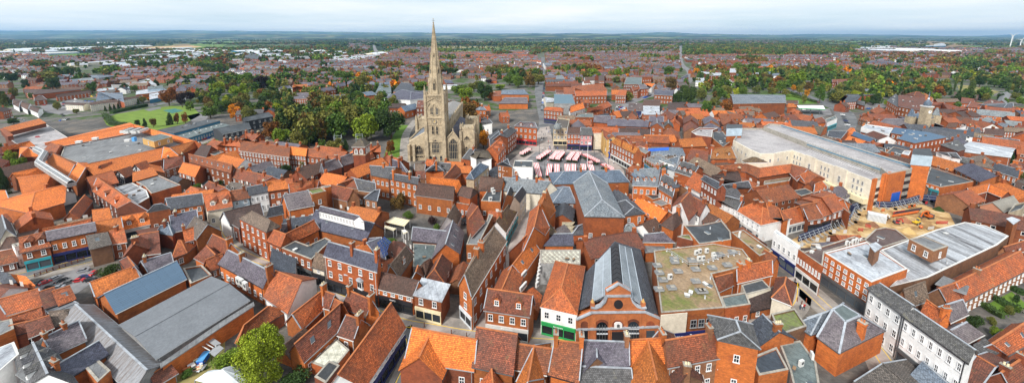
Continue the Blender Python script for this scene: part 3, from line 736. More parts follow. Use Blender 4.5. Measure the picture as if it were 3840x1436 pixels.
builds('''
T 0 740 2.675 |
H 350 -47 665 -132 289 157 639 54 b300 4 o o |large orange hipped hall with blank brick walls behind the green container
G 700 150 850 -20 640 215 800 40 5 3 r r |red tiled wing with black solar panels on its slope
G 470 345 940 255 487 430 955 335 b675 2 p o w5x1 sn @shop |brick shop with purple slate roof and royal blue shopfront
G 440 318 900 222 460 352 905 262 6 1.5 r r |narrow orange pantile strip behind the blue shop
G 205 405 465 345 215 550 497 490 b750 3.5 r r w2x1 d2 st @shop |red tiled shop with two slate dormers and grey blue shopfronts
F 150 515 205 497 190 465 120 485 8 .5 f w w1x2 @shop |narrow white fronted shop with black door
H 70 402 120 392 0 525 190 495 4.5 2 b w |black roofed low building behind the narrow white shop
G 60 320 20 182 165 392 100 250 6 4 s c < e1x1 |cream gabled building with steep grey slate roof on the left edge
G -60 560 135 520 -60 690 165 640 b770 3 r d w2x1 |red tiled brick house at the far left edge
L -20 740 90 762 20 860 165 850 5 2 s r |grey slated sloping roof on the left edge above the cars
L 88 765 250 790 165 850 345 882 4.5 1.2 o r |bright orange curved pantile roof by the parked cars
G 933 130 1085 110 945 252 1115 217 7.5 3 o r |bright orange tiled roof behind the lane shops
G 960 248 1205 205 975 365 1225 310 7 3 o r |orange pantiled roof between the blue shop and the dormered inn
G 1108 338 1235 320 1118 465 1262 445 6.5 3 r r w1x2 c.5 |orange roofed house with a stone chimney beside the bare slate roof
L 870 383 1072 350 905 520 1113 468 b700 2.5 t b k1 |bare brick gable end building with patched grey tiles
G 1215 195 1480 148 1240 322 1500 265 b430 3.5 o o w4x1 d2 sw @shop |orange roofed inn with a display window and sash windows
G 1345 470 1385 385 1230 610 1290 500 6 3.5 m d c.3 |brown red house roof behind the patched grey roof
G 1280 600 1345 690 1200 640 1300 760 5 3 m d |weathered rust coloured roof beside the overgrown yard
T 500 740 2.675 |
G 80 455 60 385 190 542 160 470 b650 3 m d < e2x2 |brown gabled brick house with two sash windows in its gable
G 75 372 245 345 150 570 262 557 4.5 3 m d |plain dark red roof between brick gables
H 205 75 285 62 150 148 362 108 b390 2.5 s r w2x1 |brick and stone house with white ridged slate roof
G 330 12 680 -35 365 118 695 62 8 3.5 s o w4x2 @shop |long grey slate roofed brick range with four sashes
G 372 188 625 128 400 347 650 285 6 4 p d c.2 |purple slate roof behind the tall double chimney
H 270 282 350 268 245 352 390 378 6 2.5 u d c.6 |small blue grey slate roof beside smoking chimney
G 618 195 745 272 542 305 637 415 7 4 t o k1 |brown gabled house with a glazed rooflight and rough brick gable
G 508 330 638 292 530 440 628 412 b605 2 r o w1x2 c0 |orange roofed brick house with three chimney stacks
H 452 430 475 428 400 605 540 553 4 3.5 r o w1x1 |orange pyramid roofed rendered house beside the dark passage
G 90 640 365 560 160 750 395 670 4.5 3 p o c.1 |low purple slate roof behind the blue metal roof
F 500 725 690 690 790 790 575 880 4 .5 d o |dark flat roof with a burnt black patch
G 800 372 975 458 745 470 920 560 5 3.5 m o c.95 |brown red roof beside the street bend
G 735 490 820 575 620 603 730 660 3.5 3 m o |red brown roof in the yard behind the slate offices
G 735 625 885 565 785 732 895 680 3 3 r o w2x1 |small red gabled outbuilding in the yard
G 957 535 1368 742 857 662 1300 897 6 4 p o w8x1 c.35,1 @office |long purple slate roofed offices with condenser boxes behind
G 912 148 1268 62 978 278 1302 190 b430 4 b w w3x2 @shop |black and white timber framed corner shop with dark brown roof
G 1060 145 1130 160 985 250 1062 302 6.5 3 b d w1x1 @shop |narrow dark brown roofed shop next to the solicitors
H 1185 138 1375 232 1065 212 1330 345 a640 2.8 t r w5x3 @office |georgian red brick offices with white portico and taupe hipped roof
F 1190 100 1290 85 1275 130 1200 150 6 0 s o |small slate roofed brick shed behind the offices
T 0 0 1 |
G 397 1100 659 981 438 1170 694 1045 5.5 3.5 B o @warehouse |brick warehouse with smooth slate blue metal roof
G 342 1058 499 1001 362 1112 520 1040 5 2.5 o o |orange tiled shed behind the blue metal roof
G 514 1258 855 1067 588 1340 930 1127 5.5 1.3 G g @warehouse |large low warehouse with grey corrugated sheet roof
T 1000 740 2.675 |
G 75 330 188 372 12 432 140 490 a715 3 r r w2x2 |red roofed two storey annex of the georgian offices
G 35 105 150 80 10 190 165 158 6 3 s o |slate roofed brick barn with round topped gables nearby
G 190 370 470 232 268 442 525 318 6 3 r o w3x1 |orange tiled cottage with two white sashes behind the hairdresser
G 160 270 225 262 160 360 232 330 5 2.5 p r c1 |small purple slate lean roof behind the offices
G 500 130 1075 262 405 290 990 430 5.5 4 p o k2 @hall |big slate roofed hall with a long windowed roof lantern
G 545 92 925 190 523 128 882 220 11.2 1.4 p w z8.5 w12x1 @roof_lantern |long white windowed roof lantern standing on the slate hall
F 150 515 450 632 560 520 650 440 590 410 420 490 290 442 b725 .3 d r w5x1 sdF @shop |flat roofed hairdresser with charcoal shopfront on the curving street
G 500 562 582 590 458 690 582 727 5.5 3.5 t c w1x1 sk @shop |narrow cream shop with steep brown tiles
G 625 450 1115 585 580 578 1100 735 b925 3.5 p r w5x2 skO c.5,.99 @shop |pair of red brick shops with white bay windows and black shopfronts
H 1000 455 1150 400 1090 565 1190 620 5 3 p d |slate roof carrying the solar panels
G 1242 680 1392 497 1325 790 1466 590 5 4 t o < e1x1 d1 |brown tiled cottage with a slate dormer beside the grey yard
T 1500 1040 2.432 |
G -189 -48 165 35 -241 82 116 168 a345 3 b o w5x1 skH c.01 @shop |brick shop with dark mossy roof and five white windows
F 130 155 375 212 448 65 205 8 b370 0 w r w2x1 scE @shop |cream shopfront with tiled front and pale felt roof
T 1500 740 2.675 |
H 345 715 420 565 445 855 518 665 4.5 3.5 m d |rust red hipped roof beside the passage with the green bin
G 160 745 178 690 238 792 232 730 4 2.5 r o |tiny orange gable beside the hipped red roof
H 240 650 305 612 262 770 332 690 4 2.5 b d |dark maroon low roof by the blue grey yard
G 651 770 944 300 719 992 1063 435 b1335 4 t o < w7x2 e1x2 tlV c.35,.5 @shop |long corner shop with brown hipped roof and lilac grey shopfront
G 968 238 1085 80 1063 345 1197 108 a240 4 k w w5x2 stT c.3 @shop |white fronted alley shop with mossy roof and bow windows
F 665 480 785 482 935 182 890 172 870 240 757 237 5.5 .3 f o w2x1 |long grey felt flat roof behind the mossy roof
G 475 190 545 75 575 262 614 170 3.5 4 t w < |small timber framed gabled hall with brown roof
G 457 465 528 240 592 555 637 345 4.5 3.5 p o < k3 |slate workshop with six rooflights and orange brick gable
G 135 300 490 345 122 425 395 452 3.5 3 p d |low purple slate range beside the two shrubs
F 130 700 250 680 350 590 362 480 130 465 2.8 .2 g g @yard_roof |blue grey flat roof with a glazed lantern and solar ends
G 690 215 780 95 665 170 720 60 6.5 2 m r w1x1 |dark red roofed brick wing beside the flat roofs
G 1325 430 1132 675 1397 530 1225 778 5.5 3 o o k2 |bright orange roof running down the shopping alley
G 1130 678 1010 950 1228 800 1160 1000 5.5 2.5 r r |patched red roof at the lower end of the shopping alley
G 1350 298 1235 415 1445 378 1370 478 6 3 m r |dark red roof halfway along the alley
G 1398 72 1345 300 1498 300 1450 375 8 5 r o |steep orange red roof with hips above the alley
G 1475 -80 1425 60 1560 130 1500 200 8 6 o o c.6 |tall bright orange roof with chimney at the top of the alley
T 1500 1040 2.432 |
G 810 105 1200 162 775 287 1177 345 a600 3.5 m o w4x1 d2 swG @shop |brick shop with brown red roof two dormers and white fascia
G 120 462 690 570 55 745 665 835 5 4 o d w3x1 |broad orange pantile roof along the near side of the street
G 182 718 280 505 382 905 480 690 4.5 3.5 o d < |orange cross wing with white barge boards and brick gable
G 708 458 1060 520 668 798 1022 870 5.5 4.5 m o w2x1 |steep two tone brown red roof in the near row
G 1100 612 1370 652 1042 820 1330 870 5 3 r o |red tiled house roof between the two chimneys
G 1168 940 1222 632 1312 915 1367 610 4.5 3.5 o o < |orange tiled wing with small vents in the near row
G 835 850 850 1010 930 960 940 1100 3.5 2.5 r o |small red outhouse roof at the bottom edge
T 2000 1040 2.432 |
G 205 578 437 602 150 870 405 945 5 4.5 r o c0,1 |deep red pantile roof with six roof vents opposite the market hall
G 440 575 860 592 425 780 865 805 6 3 p b c.97 |slate roofed house with a triangular gable opposite the market hall
G 580 720 575 625 690 800 680 700 5.5 2.5 p b < |small slate gable with white edges in the near row
G 420 812 880 832 400 1000 900 1010 4 1.8 s b |lower grey slate roof at the bottom centre edge
G 865 575 1190 555 865 795 1185 800 5.5 3 o o c.95 |vivid orange plain tile roof opposite the market hall
G 1125 925 1048 592 1262 975 1190 640 5 3.5 o o < |brightest orange hipped wing with a flat dormer
T 2500 1040 2.432 |
G 0 575 528 492 20 805 545 705 a990 3.5 m b w5x2 c.72 @house |brown pantiled brick house with white sashes at the bottom
G 182 870 95 592 330 930 245 650 4 3.5 m b < c.02 |dark pantiled wing leaning towards the bottom edge
G 10 590 -50 480 120 640 60 520 5 2.5 m b |pantiled valley roof between two wings
H 672 492 632 388 838 640 772 430 a860 3 s o < e1x2 |house with slate pyramid hip and an arched stair window
G 882 345 1022 490 772 430 850 610 5.5 2.5 s o c.9 |slate butterfly roof beside the mossy flat roof
F 1030 540 1275 460 1165 295 950 345 6 .5 M b |mossy flat roof with a weather mast and white tanks
F 840 905 1110 852 1000 645 765 740 4.5 .4 D o |navy blue flat roof with white vents and skylights
F 1180 1100 1400 1020 1362 780 1215 582 1030 620 1120 850 4 .3 g g |grey green flat roof with railings and fan units
F -52 335 528 287 410 -20 620 -70 780 -130 690 -250 420 -300 -120 -235 8 .4 n o @shop |chemist store under a huge brown gravel roof patched with moss
F 530 287 765 252 720 140 490 182 6 .3 g r w3x1 @shop |brick and black striped shop front with grey flat roof
F 680 72 715 165 950 105 870 22 6 .2 d c |small blue black flat roof behind the striped shop
G 738 140 1012 95 765 300 1037 240 a300 3 b o w2x1 |dark brown pantiled house with two pale windows
H 1075 60 1090 -5 1135 247 1178 75 6 3 m c < |dark red hipped corner house with cream side wall
T 2500 740 2.675 |
G 710 705 1052 632 715 850 1055 770 6 2.5 r o c.05,.3 |red pantiled range with terracotta chimney pots beside the gravel roof
G 988 530 1095 600 915 617 1040 700 7 2.5 r o |rust red roof with a lead valley below the flat topped block
G 495 800 650 760 510 945 665 870 5 3 m o |rough brick shaft house with a low red roof
F 930 602 1062 552 770 340 648 362 8.5 .5 n o w3x1 |long brick block with brown gravel flat roof and a blue door
F 325 475 650 430 640 350 550 240 345 283 170 285 7.5 .3 d o |dark felt flat roof with a dark hatch and vent grille
F 105 400 262 440 232 378 170 382 6.5 .3 M d w4x1 |small brick block with four narrow windows
H 60 175 122 140 65 322 150 245 6 3.5 b o c.9 |dark brown hipped roof house beside the white cottage
G 145 45 230 -50 60 85 120 0 8 4 m w w2x2 |white gabled cottage with maroon roof, left of its twin
G 235 -15 392 62 222 125 332 182 7 3.5 m w w2x2 e1x1 c.9 |white gabled cottage with maroon roof beside the georgian house
G 425 160 525 215 362 235 440 275 4.5 2.5 b r |small brown roofed outhouse below the white cottages
T 2500 380 2.293 |
G 335 643 478 715 302 668 438 748 b900 1.8 s d w5x3 c.95 |tall narrow georgian brick house with fifteen white sashes
T 2500 740 2.675 |
H 600 -15 760 30 508 12 703 127 a300 2.5 s w w4x3 c.95 sw @shop |white stucco building with slate hipped roof on the bending street
H 872 55 965 98 705 132 945 275 a455 3 r w w5x2 c.2,.8 swC @shop |long white corner building with hipped red pantile roof
H 1000 58 1125 108 1040 200 1220 208 8 3 r o c.3 |red hipped brick house behind the white corner building
G 1150 140 1335 92 1207 285 1405 235 b375 3.5 r o w3x1 swC @shop |brick coffee shop with red pantiles and white fascia
T 3000 740 2.675 |
G 22 80 140 57 85 228 228 205 a350 2.5 r r w2x1 sk @shop |red tiled shop behind the hoarding, leftmost of three
G 130 40 240 12 228 188 332 160 a310 2.5 r r w2x1 sk @shop |red tiled shop behind the hoarding, middle of three
G 225 5 350 -30 330 150 425 118 a290 2.5 r r w2x1 skK @shop |red tiled shoe shop behind the hoarding, rightmost of three
F 350 100 430 115 500 165 440 20 380 0 7 .3 r r |plain brick block beside the shoe shop
T 2500 740 2.675 |
F 1070 362 1322 530 1345 505 1098 335 b610 .5 w w w5x1 snJ @shop |ornate white classical shop front left standing by the building site
T 3000 740 2.675 |
F -17 530 225 700 245 560 650 440 545 400 45 555 b800 .4 N r w8x1 swW @shop |long flat roofed shop with maroon roof and white fascia
F 640 435 700 470 840 510 1090 430 960 330 850 310 750 330 7.5 .4 N r |maroon felt roof with white skylights beside the building site
F 245 565 715 862 1078 727 665 455 a1190 .4 w o w7x3 sd @shop |big brick store with bright white flat roof and rows of windows
F 705 478 752 540 810 490 765 457 13 0 w b z9 @stair_head |little brick stair head on the bright white roof
T 3280 740 2.675 |
F 150 905 532 812 1230 485 1345 395 1110 290 900 255 620 330 60 535 330 735 8 .3 W b |long streaked grey and white flat roof behind the bright white roof
F 345 425 590 548 737 497 480 392 11 .3 f b z8 w2x1 e1x1 @plant_room |square brick plant room on the streaked flat roof
F 1335 215 1392 268 1445 222 1385 200 13 0 w o @brick_tower |plain brick tower at the corner of the streaked roof
F 628 868 902 960 930 885 705 795 7.5 0 f d |bare brick flat roofed block beside the building site
T 3280 380 2.293 |
G 800 750 985 710 822 810 965 775 7 2.5 o d |orange tiled wing around a small court above the building site
G 985 712 1140 775 965 772 1090 820 7 2.5 o d |second orange tiled wing at right angles around the small court
T 3280 740 2.675 |
G 1187 52 1392 -12 1288 140 1455 72 b265 3 G s < e2x1 @workshop |pink rendered workshop with long white rooflight
F 1335 170 1480 130 1520 60 1400 80 10 .6 d t w2x1 @church_ruin |old stone chapel with tall gothic windows at the right edge
G 805 862 1460 542 896 1033 1560 700 5.5 3.2 r b w14x2 c.3 @terrace |long row of brick cottages with red roofs and colourful doors
G 650 915 805 862 720 1040 880 1020 5.5 3 r b |red roofed end cottage with a lead flashing line
G 1300 500 1500 440 1330 570 1540 520 5 2.5 m b w2x1 |brown roofed house beside the plain brick tower
T 3000 1040 2.432 |
G 738 62 1022 250 630 98 945 342 a740 2 s w w4x3 @house |tall white stucco house with slate roof opposite the brick store
T 3280 1040 2.432 |
G 375 300 900 652 267 345 845 762 b755 2 s w w7x2 sd @shop |longest white stucco house with blank panels above its sashes
K 165 540 1 1 1 1 1 1 1 1 1 1 1 1 1 1 0 0 s o |skip
'''.replace('K 165 540 1 1 1 1 1 1 1 1 1 1 1 1 1 1 0 0 s o |skip','''
T 3000 1040 2.432 |
K 165 540 360 683 772 482 400 238 300 290 415 405 550 345 385 245 a905 3 p o c |square brick house with purple slates and a tall chimney
H 200 330 300 292 95 515 215 480 5.5 2.5 u o |blue slate wing of the square brick house
G 765 798 960 965 505 965 720 1110 3.5 1.8 t r |patchwork slate roof at the bottom right edge
G 1130 778 1330 955 990 930 1190 1090 4 2 u d |grey green slate roof at the foot of the white house
T 3280 1040 2.432 |
G 270 112 455 42 300 262 490 200 6 4 t b k1 |stone tiled roof with a dark hole behind the white houses
G 485 215 645 330 430 320 570 420 6 3 r o c.98 |small orange tiled roof behind the longest white house
G 582 275 797 207 680 402 845 325 6 3 p o w2x1 |purple slate roofed house beside the evergreen hedge
G 700 480 835 412 830 590 978 515 4 2.2 p d |purple slate outhouse roof behind the white house
L 900 612 1000 560 985 745 1130 665 4 1.8 s o |grey slate lean to roof below the cottage gardens
G 1075 608 1372 415 1205 705 1450 560 3.5 2.8 r d k2 |long orange pantile roof beside the gardens
G 945 725 1085 808 775 960 900 1060 4 3 m d |brown pantiled roof at the gable of the white house
G 1160 865 1372 722 1240 1010 1420 880 4 3 m d c.1,.8 |dark red pantiled roof in the bottom right corner
G 800 1010 1000 1080 760 1200 900 1300 3 2 m d |brown roof strip at the very bottom right
T 0 1040 2.432 |
G -20 205 335 108 70 335 405 243 5 3 r d |long red pantile roof beside the weathered shed
G 372 130 482 95 416 275 535 235 5 3 m d |brown red pantile roof in the row behind the slate houses
G 492 125 622 83 547 250 677 195 5 3 r d k1 |red pantile roof with one rooflight at the end of the row
G 95 360 357 275 152 432 377 372 4.5 2.5 r d |lower red pantile roof between the row and the slate houses
G 100 440 232 408 122 520 247 482 5 2 m d |narrow maroon roof beside the cream chimney pots
G 247 410 432 355 277 542 475 455 5 2 m d |dark maroon sunken roof beside the stone tiled roof
H 450 310 590 300 470 455 670 397 4 2.5 t r |grey stone tiled hipped roof beside the weathered shed
G 410 545 700 405 500 690 772 572 6.5 3 p o w2x1 c.0,.6 |purple slate house with a flat dormer and a long ladder chimney
G 485 820 885 590 600 920 968 700 6.5 3 p o c.05 |purple slate house nearest the weathered shed
G 300 600 430 875 155 735 215 1000 7 3.5 s w d3 |slate mansard with three white dormers at the bottom left
F -120 960 180 700 130 590 -150 700 7 .2 w w |blank white painted wall block at the left edge
F 165 870 330 1010 260 800 240 790 8 0 f o @chimney_stack |broad brick chimney breast at the bottom left
F 745 790 890 960 1010 850 880 735 6 .2 f o |tall plain brick chimney block beside the slate houses
G 692 250 1335 842 835 248 1480 790 4.5 2.2 L g @shed |long shed with streaky silver weathered boards
G 470 330 690 240 430 300 640 220 4 1 G g |low corrugated grey lean to roof
F -60 560 130 470 110 380 -60 420 7 .2 f o |rough orange brick block at the far left edge
T 500 1040 2.432 |
H 1010 432 1228 262 945 588 1400 310 3.5 3 r d |red pantile barn with peeling white brick wall beside the round tree
G 165 882 318 790 210 975 385 872 2.5 1.5 m o @shed |little brick shed with brown tiles beside the rubbish heap
F 265 800 820 430 1090 255 1085 235 815 400 262 780 5 0 f o @wall |tall brick boundary wall along the corrugated warehouse
T 0 0 1 |
G 1035 1017 1129 1053 993 1110 1078 1171 4.5 4 r w @house |white walled house with orange and slate catslide roof
T 1000 1040 2.432 |
G 240 330 488 137 325 463 522 270 b590 3 r o < |red pantiled brick barn with a tall thin flue
G 522 125 615 158 520 268 570 278 5 3 m o c0 |narrow red brown roof with chimney by the black shops
G 600 190 690 235 565 285 650 300 4.5 2.5 r o |small orange roof wedge behind the brick house
G 265 600 665 245 345 752 655 475 4.5 3 m o k2 w4x1 |long narrow brown red roofed range with blue windows
G 760 125 955 210 685 265 905 345 a500 3.5 m o k1 c0,1 |tall brick house with tiled roof between two chimneys
G 735 345 850 385 655 515 790 558 4 3 m o w1x1 c1 |small tiled outbuilding with twin chimneys
G 1130 240 660 872 1258 455 895 990 b640 4.5 r w w7x1 sn @shop |white walled shop under a very long sweeping orange roof
F 405 775 600 850 755 660 640 560 2.8 .1 e r @conservatory |ribbed translucent court roof between two tiled ranges
F 435 905 540 965 667 800 570 757 3.5 .1 d d |black felt roof in the yard of the long orange roof
L 270 -230 60 -330 245 205 0 90 4 2 s w |grey slate catslide at the back of the white walled house
'''))
builds('''
T 2500 380 2.293 |
G 105 330 300 312 125 392 342 385 8 3 o r |orange roofed block left of the car park ramp
G 215 410 355 430 170 500 345 520 7 3.5 m r c0,.9 |brown red roof beside the blue sheeted scaffold
G 392 412 552 388 380 492 597 492 b600 4 y r w4x1 d2 c0 |mossy gabled tudor house with ochre lichen on its tiles
G 420 560 690 542 345 600 690 602 6.5 2.5 r r |long rusty roof left of the octagonal roof
G 692 542 800 577 687 605 785 657 6.5 2.5 r r w1x1 |short rusty roof linking two long ranges of the shopping yard
G 800 577 1072 543 785 657 1057 613 6.5 2.5 r r |long rusty roof facing the service yard
G 1072 543 1200 592 1057 613 1120 682 6.5 2.5 m r |brown roofed range right of the service yard
F 832 715 1055 688 1070 655 840 690 5 .3 k r |flat roof covered in yellow moss in the service yard
F 835 722 1030 690 1040 680 845 705 7 .2 f o |high blank brick wall of the service yard
G 1205 597 1290 645 1120 672 1195 710 6 2.5 r r |red roof right of the service yard, nearest the cream car park
G 735 745 862 722 765 802 875 782 b870 3 r r |small red gabled block at the service yard gate
G 490 720 700 688 500 752 722 738 5 2 s r |grey slate range behind the tall georgian house
G 392 640 622 605 400 690 640 692 6 3.5 b r c.45,1 |mossy black roof behind the tall georgian house
G 20 500 105 478 0 562 70 605 7 3 u w d3 |white house with blue grey slates and three white dormers
G 130 515 272 560 70 602 218 648 7.5 3 s r d3 c0,.9 |slate mansard roof with three dark dormers and tall chimneys
G 240 612 318 655 165 715 285 785 6.5 4 r w w2x1 |orange red roof with black and white timber wall
F 1075 775 1160 820 1260 790 1190 752 5 .3 d r |dark flat roof with a white edge in the service yard
G 1150 900 1290 870 1180 990 1310 950 6 3 r o w2x1 |red tiled roof below the service yard
T 3000 380 2.293 |
G 0 640 70 600 45 700 128 640 6 2.5 r r w1x1 |red roof beside the cream car park wall, upper
G 75 700 130 655 110 740 170 700 5 2 m r w1x1 |maroon roof beside the cream car park wall, lower
G 130 715 190 690 120 780 240 745 4.5 2 r r |small pinkish red roof beside the car park entrance
G 180 770 360 840 180 800 430 880 6 2 r o |stepped brick block at the car park entrance
F 235 185 320 152 300 128 215 160 7.5 .4 g w w6x2 e2x2 stT @shop |curved white shop building at the road bend
G 110 160 190 140 120 190 235 180 6 2.5 m o w3x1 |brick shop with arched gable beside the curved white shop
G 428 300 562 343 375 345 500 384 b420 2.5 o r w5x1 |orange roofed brick row beside the car park, upper
G 565 348 690 366 505 388 588 415 5 2 m r w4x1 |brown roofed brick row beside the car park, lower
G 470 262 630 325 440 290 600 350 5 2 B r |smooth blue grey roofed row behind the orange row
G 465 232 400 262 490 290 420 290 5 2.5 o o |orange gabled house at the road bend
G 80 215 210 222 40 240 170 295 5 3 k o |mossy brown roofed house at the end of the car park
G 250 255 400 262 240 300 350 320 5 3 s r |grey slate roofed house beside the car park deck
F 845 320 985 358 1258 308 1110 268 965 255 b440 0 B r w4x2 e8x2 @office |modern red brick block with broad blue grey metal roof
F 785 270 965 300 1110 268 820 225 9.5 0 B r w4x2 @office |rear half of the modern brick block with metal roof
F 525 228 768 290 800 235 570 203 8 .4 w w w4x1 @office |modern block with white band and pale roof plant
F 525 262 768 325 770 293 527 232 5 0 f r w4x1 @office |brick lower storey of the white banded block
G 735 150 1090 162 668 192 1075 240 6 3 p o w8x1 @office |orange brick office with long curved slate roof and glass corner
H 1050 165 1110 170 1075 240 1168 188 6 2.5 p o w4x1 @office |faceted slate roofed end of the orange brick office
F 738 448 870 482 960 435 800 395 6.5 .4 d r w5x1 @shop |flat dark roofed brick shop with five black windows
F 590 395 738 445 740 410 640 385 5.5 .3 d r @shop |dark felt roof edged with a glass canopy
F 872 455 935 470 955 430 895 430 9 .3 w r |brick lift block with white tank beside the car park tower
T 3280 380 2.293 |
F 435 705 565 745 720 720 850 695 730 650 480 570 450 640 6 .4 d o w3x1 stT @shop |low curved shop with dark flat roof and turquoise fascia
G 375 425 550 455 370 440 530 490 5 3 b r w3x1 |dark brown roofed house beside the car park tower
H 625 442 700 442 580 458 738 497 b590 2 s w w3x2 |square white georgian house with three bays
G 752 480 845 500 722 512 827 545 8 2 s o w3x3 |brick house with three rows of sashes right of the white house
H 890 515 985 525 840 545 1012 580 9 2.5 t o w4x2 c.5 |ornate brick house with taupe hipped roof and white oriel
G 1040 530 1240 590 1012 590 1228 655 8 3 s o w5x2 c.1,.98 |brick house with curved grey roof and ten white windows
G 1170 545 1250 520 1190 610 1284 590 6 3 m o c.5 |red roofed cottage at the right edge beside the dark fir
F 570 372 715 425 780 408 720 330 11 0 s d @theatre |tall brick fly tower with sloping grey roof
G 785 370 1190 425 727 430 1165 482 8 1.5 w r @theatre |long hall with a shining silver grey roof
G 945 300 1140 325 930 330 1140 352 7 2 u w |white rendered hall with blue slate roof
G 1140 320 1240 335 1145 350 1235 370 5 2 s o |brick annex with slate roof beside the white hall
G 680 130 830 140 692 175 842 172 6 3 b r w4x1 |brown roofed houses left of the slate terrace
G 850 150 1005 140 860 183 1025 180 b232 2.5 u r w6x2 c.5 @terrace |blue slate roofed brick terrace of many sashes
G 640 190 715 185 612 222 700 225 6 3 b o w2x1 |brown roofed orange brick house by the round bushes
F 697 240 797 262 830 250 710 232 5 .2 w r w4x1 |white roofed single storey brick shop
G 810 222 900 230 800 262 910 270 6 3 s o c.1,.6 w3x1 |slate roofed brick house with two tall chimneys
G 955 235 1110 240 950 285 1108 292 6 3 b r w4x1 c.4 |dark roofed brick range on the far right
G 1115 225 1290 232 1115 262 1290 270 b312 2.5 t r w7x2 |long brick house with brown roof and blue door
G 1015 170 1150 200 1020 200 1130 225 6 2.5 u r c.5 |slate roofed houses around a white framed yard
G 1120 165 1260 180 1150 215 1255 210 6 2.5 u o w3x1 |slate roofed brick houses with an arched window
G 590 100 700 140 575 150 660 160 7 3 m r w3x1 |red roofed building beside the stone clock hall
G 505 10 600 12 520 25 610 32 7 3 m r w3x1 |maroon roofed maltings beside the clock dome
G 590 20 800 70 650 95 808 98 6 4 m r w6x1 |long maroon roofed maltings courtyard
G 700 60 800 82 660 105 800 110 5 3 m d w4x1 |lower maltings wing with dark gabled hoist
G 830 5 930 20 800 50 900 60 5 3 m r w4x1 |maroon roofed houses above the maltings, left
G 930 60 1080 70 980 95 1090 100 5 3 m r w3x1 |maroon roofed houses above the maltings, right
F 940 15 1100 28 1105 10 1000 -15 8 0 m r w5x2 @apartment_block |modern brick flats with grey pyramid corner, left block
H 1140 20 1190 15 1105 55 1190 62 8 2 s r w3x2 @apartment_block |modern brick flats with grey pyramid corner, right block
G 1190 50 1280 60 1180 75 1284 90 7 2 m r w4x2 @apartment_block |red roofed flats at the right edge
G 1115 120 1200 128 1110 145 1190 155 5 2.5 b w w2x1 |brown roofed white houses on the far right
G 1200 135 1275 140 1200 160 1280 165 5 2.5 o r |bright orange roofed house on the far right
T 3140 60 2.674 |
F 500 850 615 920 620 860 615 810 585 780 13 0 s o w6x3 @brewery |long brick brewery range with grey slate roof
F 615 905 835 950 880 840 870 790 615 795 14 0 m o w6x3 @brewery |tall brick brewery block with maroon roof
G 745 840 690 835 780 880 740 845 11 3 k o < e2x2 @brewery |gabled brick brewery tower front
H 790 760 820 760 770 800 880 800 15 4 m o w3x1 @brewery |highest brewery block with pyramid roof and lantern
G 870 785 960 830 865 860 940 880 9 3 o o |orange sloping roof joined to the brewery
G 230 808 110 805 50 870 190 862 8 2 s r w7x3 < |three storey georgian brick house by the road junction
G 205 850 275 865 190 880 275 905 5 2 s r w2x1 |small brick wings behind the junction house
F 960 790 1045 800 1040 780 965 772 8 0 d r w5x1 |brick engine house with arched openings
G 1175 765 1300 770 1170 800 1290 815 5 3 b r w3x1 |brown roofed garages by the wooden fence, left
G 1305 780 1420 785 1300 815 1400 835 5 3 b r w3x1 k2 |brown roofed garages by the wooden fence, right
G 985 835 1200 830 1000 860 1230 862 5 2.5 t r |long taupe roof with rooflights behind the maltings
G 1650 850 1700 760 1690 880 1740 790 6 3 G r |striped grey roof of the modern flats
G 1250 820 1370 835 1240 870 1350 880 6 3 m r w4x1 |maroon roofed houses with a dormered yard
''')
w=bpy.data.worlds.new('World');S.world=w;w.use_nodes=True
nt=w.node_tree;bg=nt.nodes['Background']
sky=nt.nodes.new('ShaderNodeTexSky');sky.sky_type='NISHITA';sky.sun_disc=False
SUN_EL,SUN_AZ=radians(42),radians(215)
sky.sun_elevation=SUN_EL;sky.sun_rotation=SUN_AZ;sky.air_density=1.0;sky.dust_density=1.5;sky.altitude=60
tc=nt.nodes.new('ShaderNodeTexCoord');sp=nt.nodes.new('ShaderNodeSeparateXYZ');lnk(nt,tc.outputs['Generated'],sp.inputs[0])
zz=mathn(nt,'ADD',mathn(nt,'ABSOLUTE',sp.outputs['Z']),.055)
cx=mathn(nt,'DIVIDE',sp.outputs['X'],zz);cy=mathn(nt,'DIVIDE',sp.outputs['Y'],zz)
cb=nt.nodes.new('ShaderNodeCombineXYZ');lnk(nt,cx,cb.inputs[0]);lnk(nt,cy,cb.inputs[1])
cf=noise(nt,cb.outputs[0],.17,5,.55)
cl=ramp(nt,cf,[(.32,(7.0,8.4,9.4)),(.47,(8.3,9.1,9.6)),(.6,(9.4,9.6,9.7))])
f=ramp(nt,cf,[(.30,(.75,.75,.75)),(.6,(.97,.97,.97))])
lift=ramp(nt,mathn(nt,'ABSOLUTE',sp.outputs['Z']),[(0,(1.22,1.2,1.16)),(.05,(1.1,1.08,1.06)),(.12,(1,1,1))])
lnk(nt,mixc(nt,'MULTIPLY',1,mixc(nt,'MIX',f,sky.outputs[0],cl),lift),bg.inputs['Color']);bg.inputs["Strength"].default_value=.105
sl=bpy.data.lights.new('sun','SUN');so=bpy.data.objects.new('sun',sl);COL.objects.link(so)
sl.energy=4.2;sl.angle=radians(9);sl.color=(1,.96,.9)
sd=Vector((sin(SUN_AZ)*cos(SUN_EL),cos(SUN_AZ)*cos(SUN_EL),sin(SUN_EL)))
so.rotation_euler=sd.to_track_quat('Z','Y').to_euler()
S.view_settings.view_transform='Standard';S.view_settings.look='None';S.view_settings.exposure=.16;S.view_settings.gamma=1
S.cycles.max_bounces=5;S.cycles.diffuse_bounces=3;S.cycles.volume_bounces=0;S.cycles.use_denoising=True
S.cycles.volume_step_rate=1
def gmat(name,fn):
 m,nt,b=nodes(name);lnk(nt,fn(nt),b.inputs['Base Color']);b.inputs['Roughness'].default_value=.95
 b.inputs['Specular IOR Level'].default_value=.15;MATS[name]=m
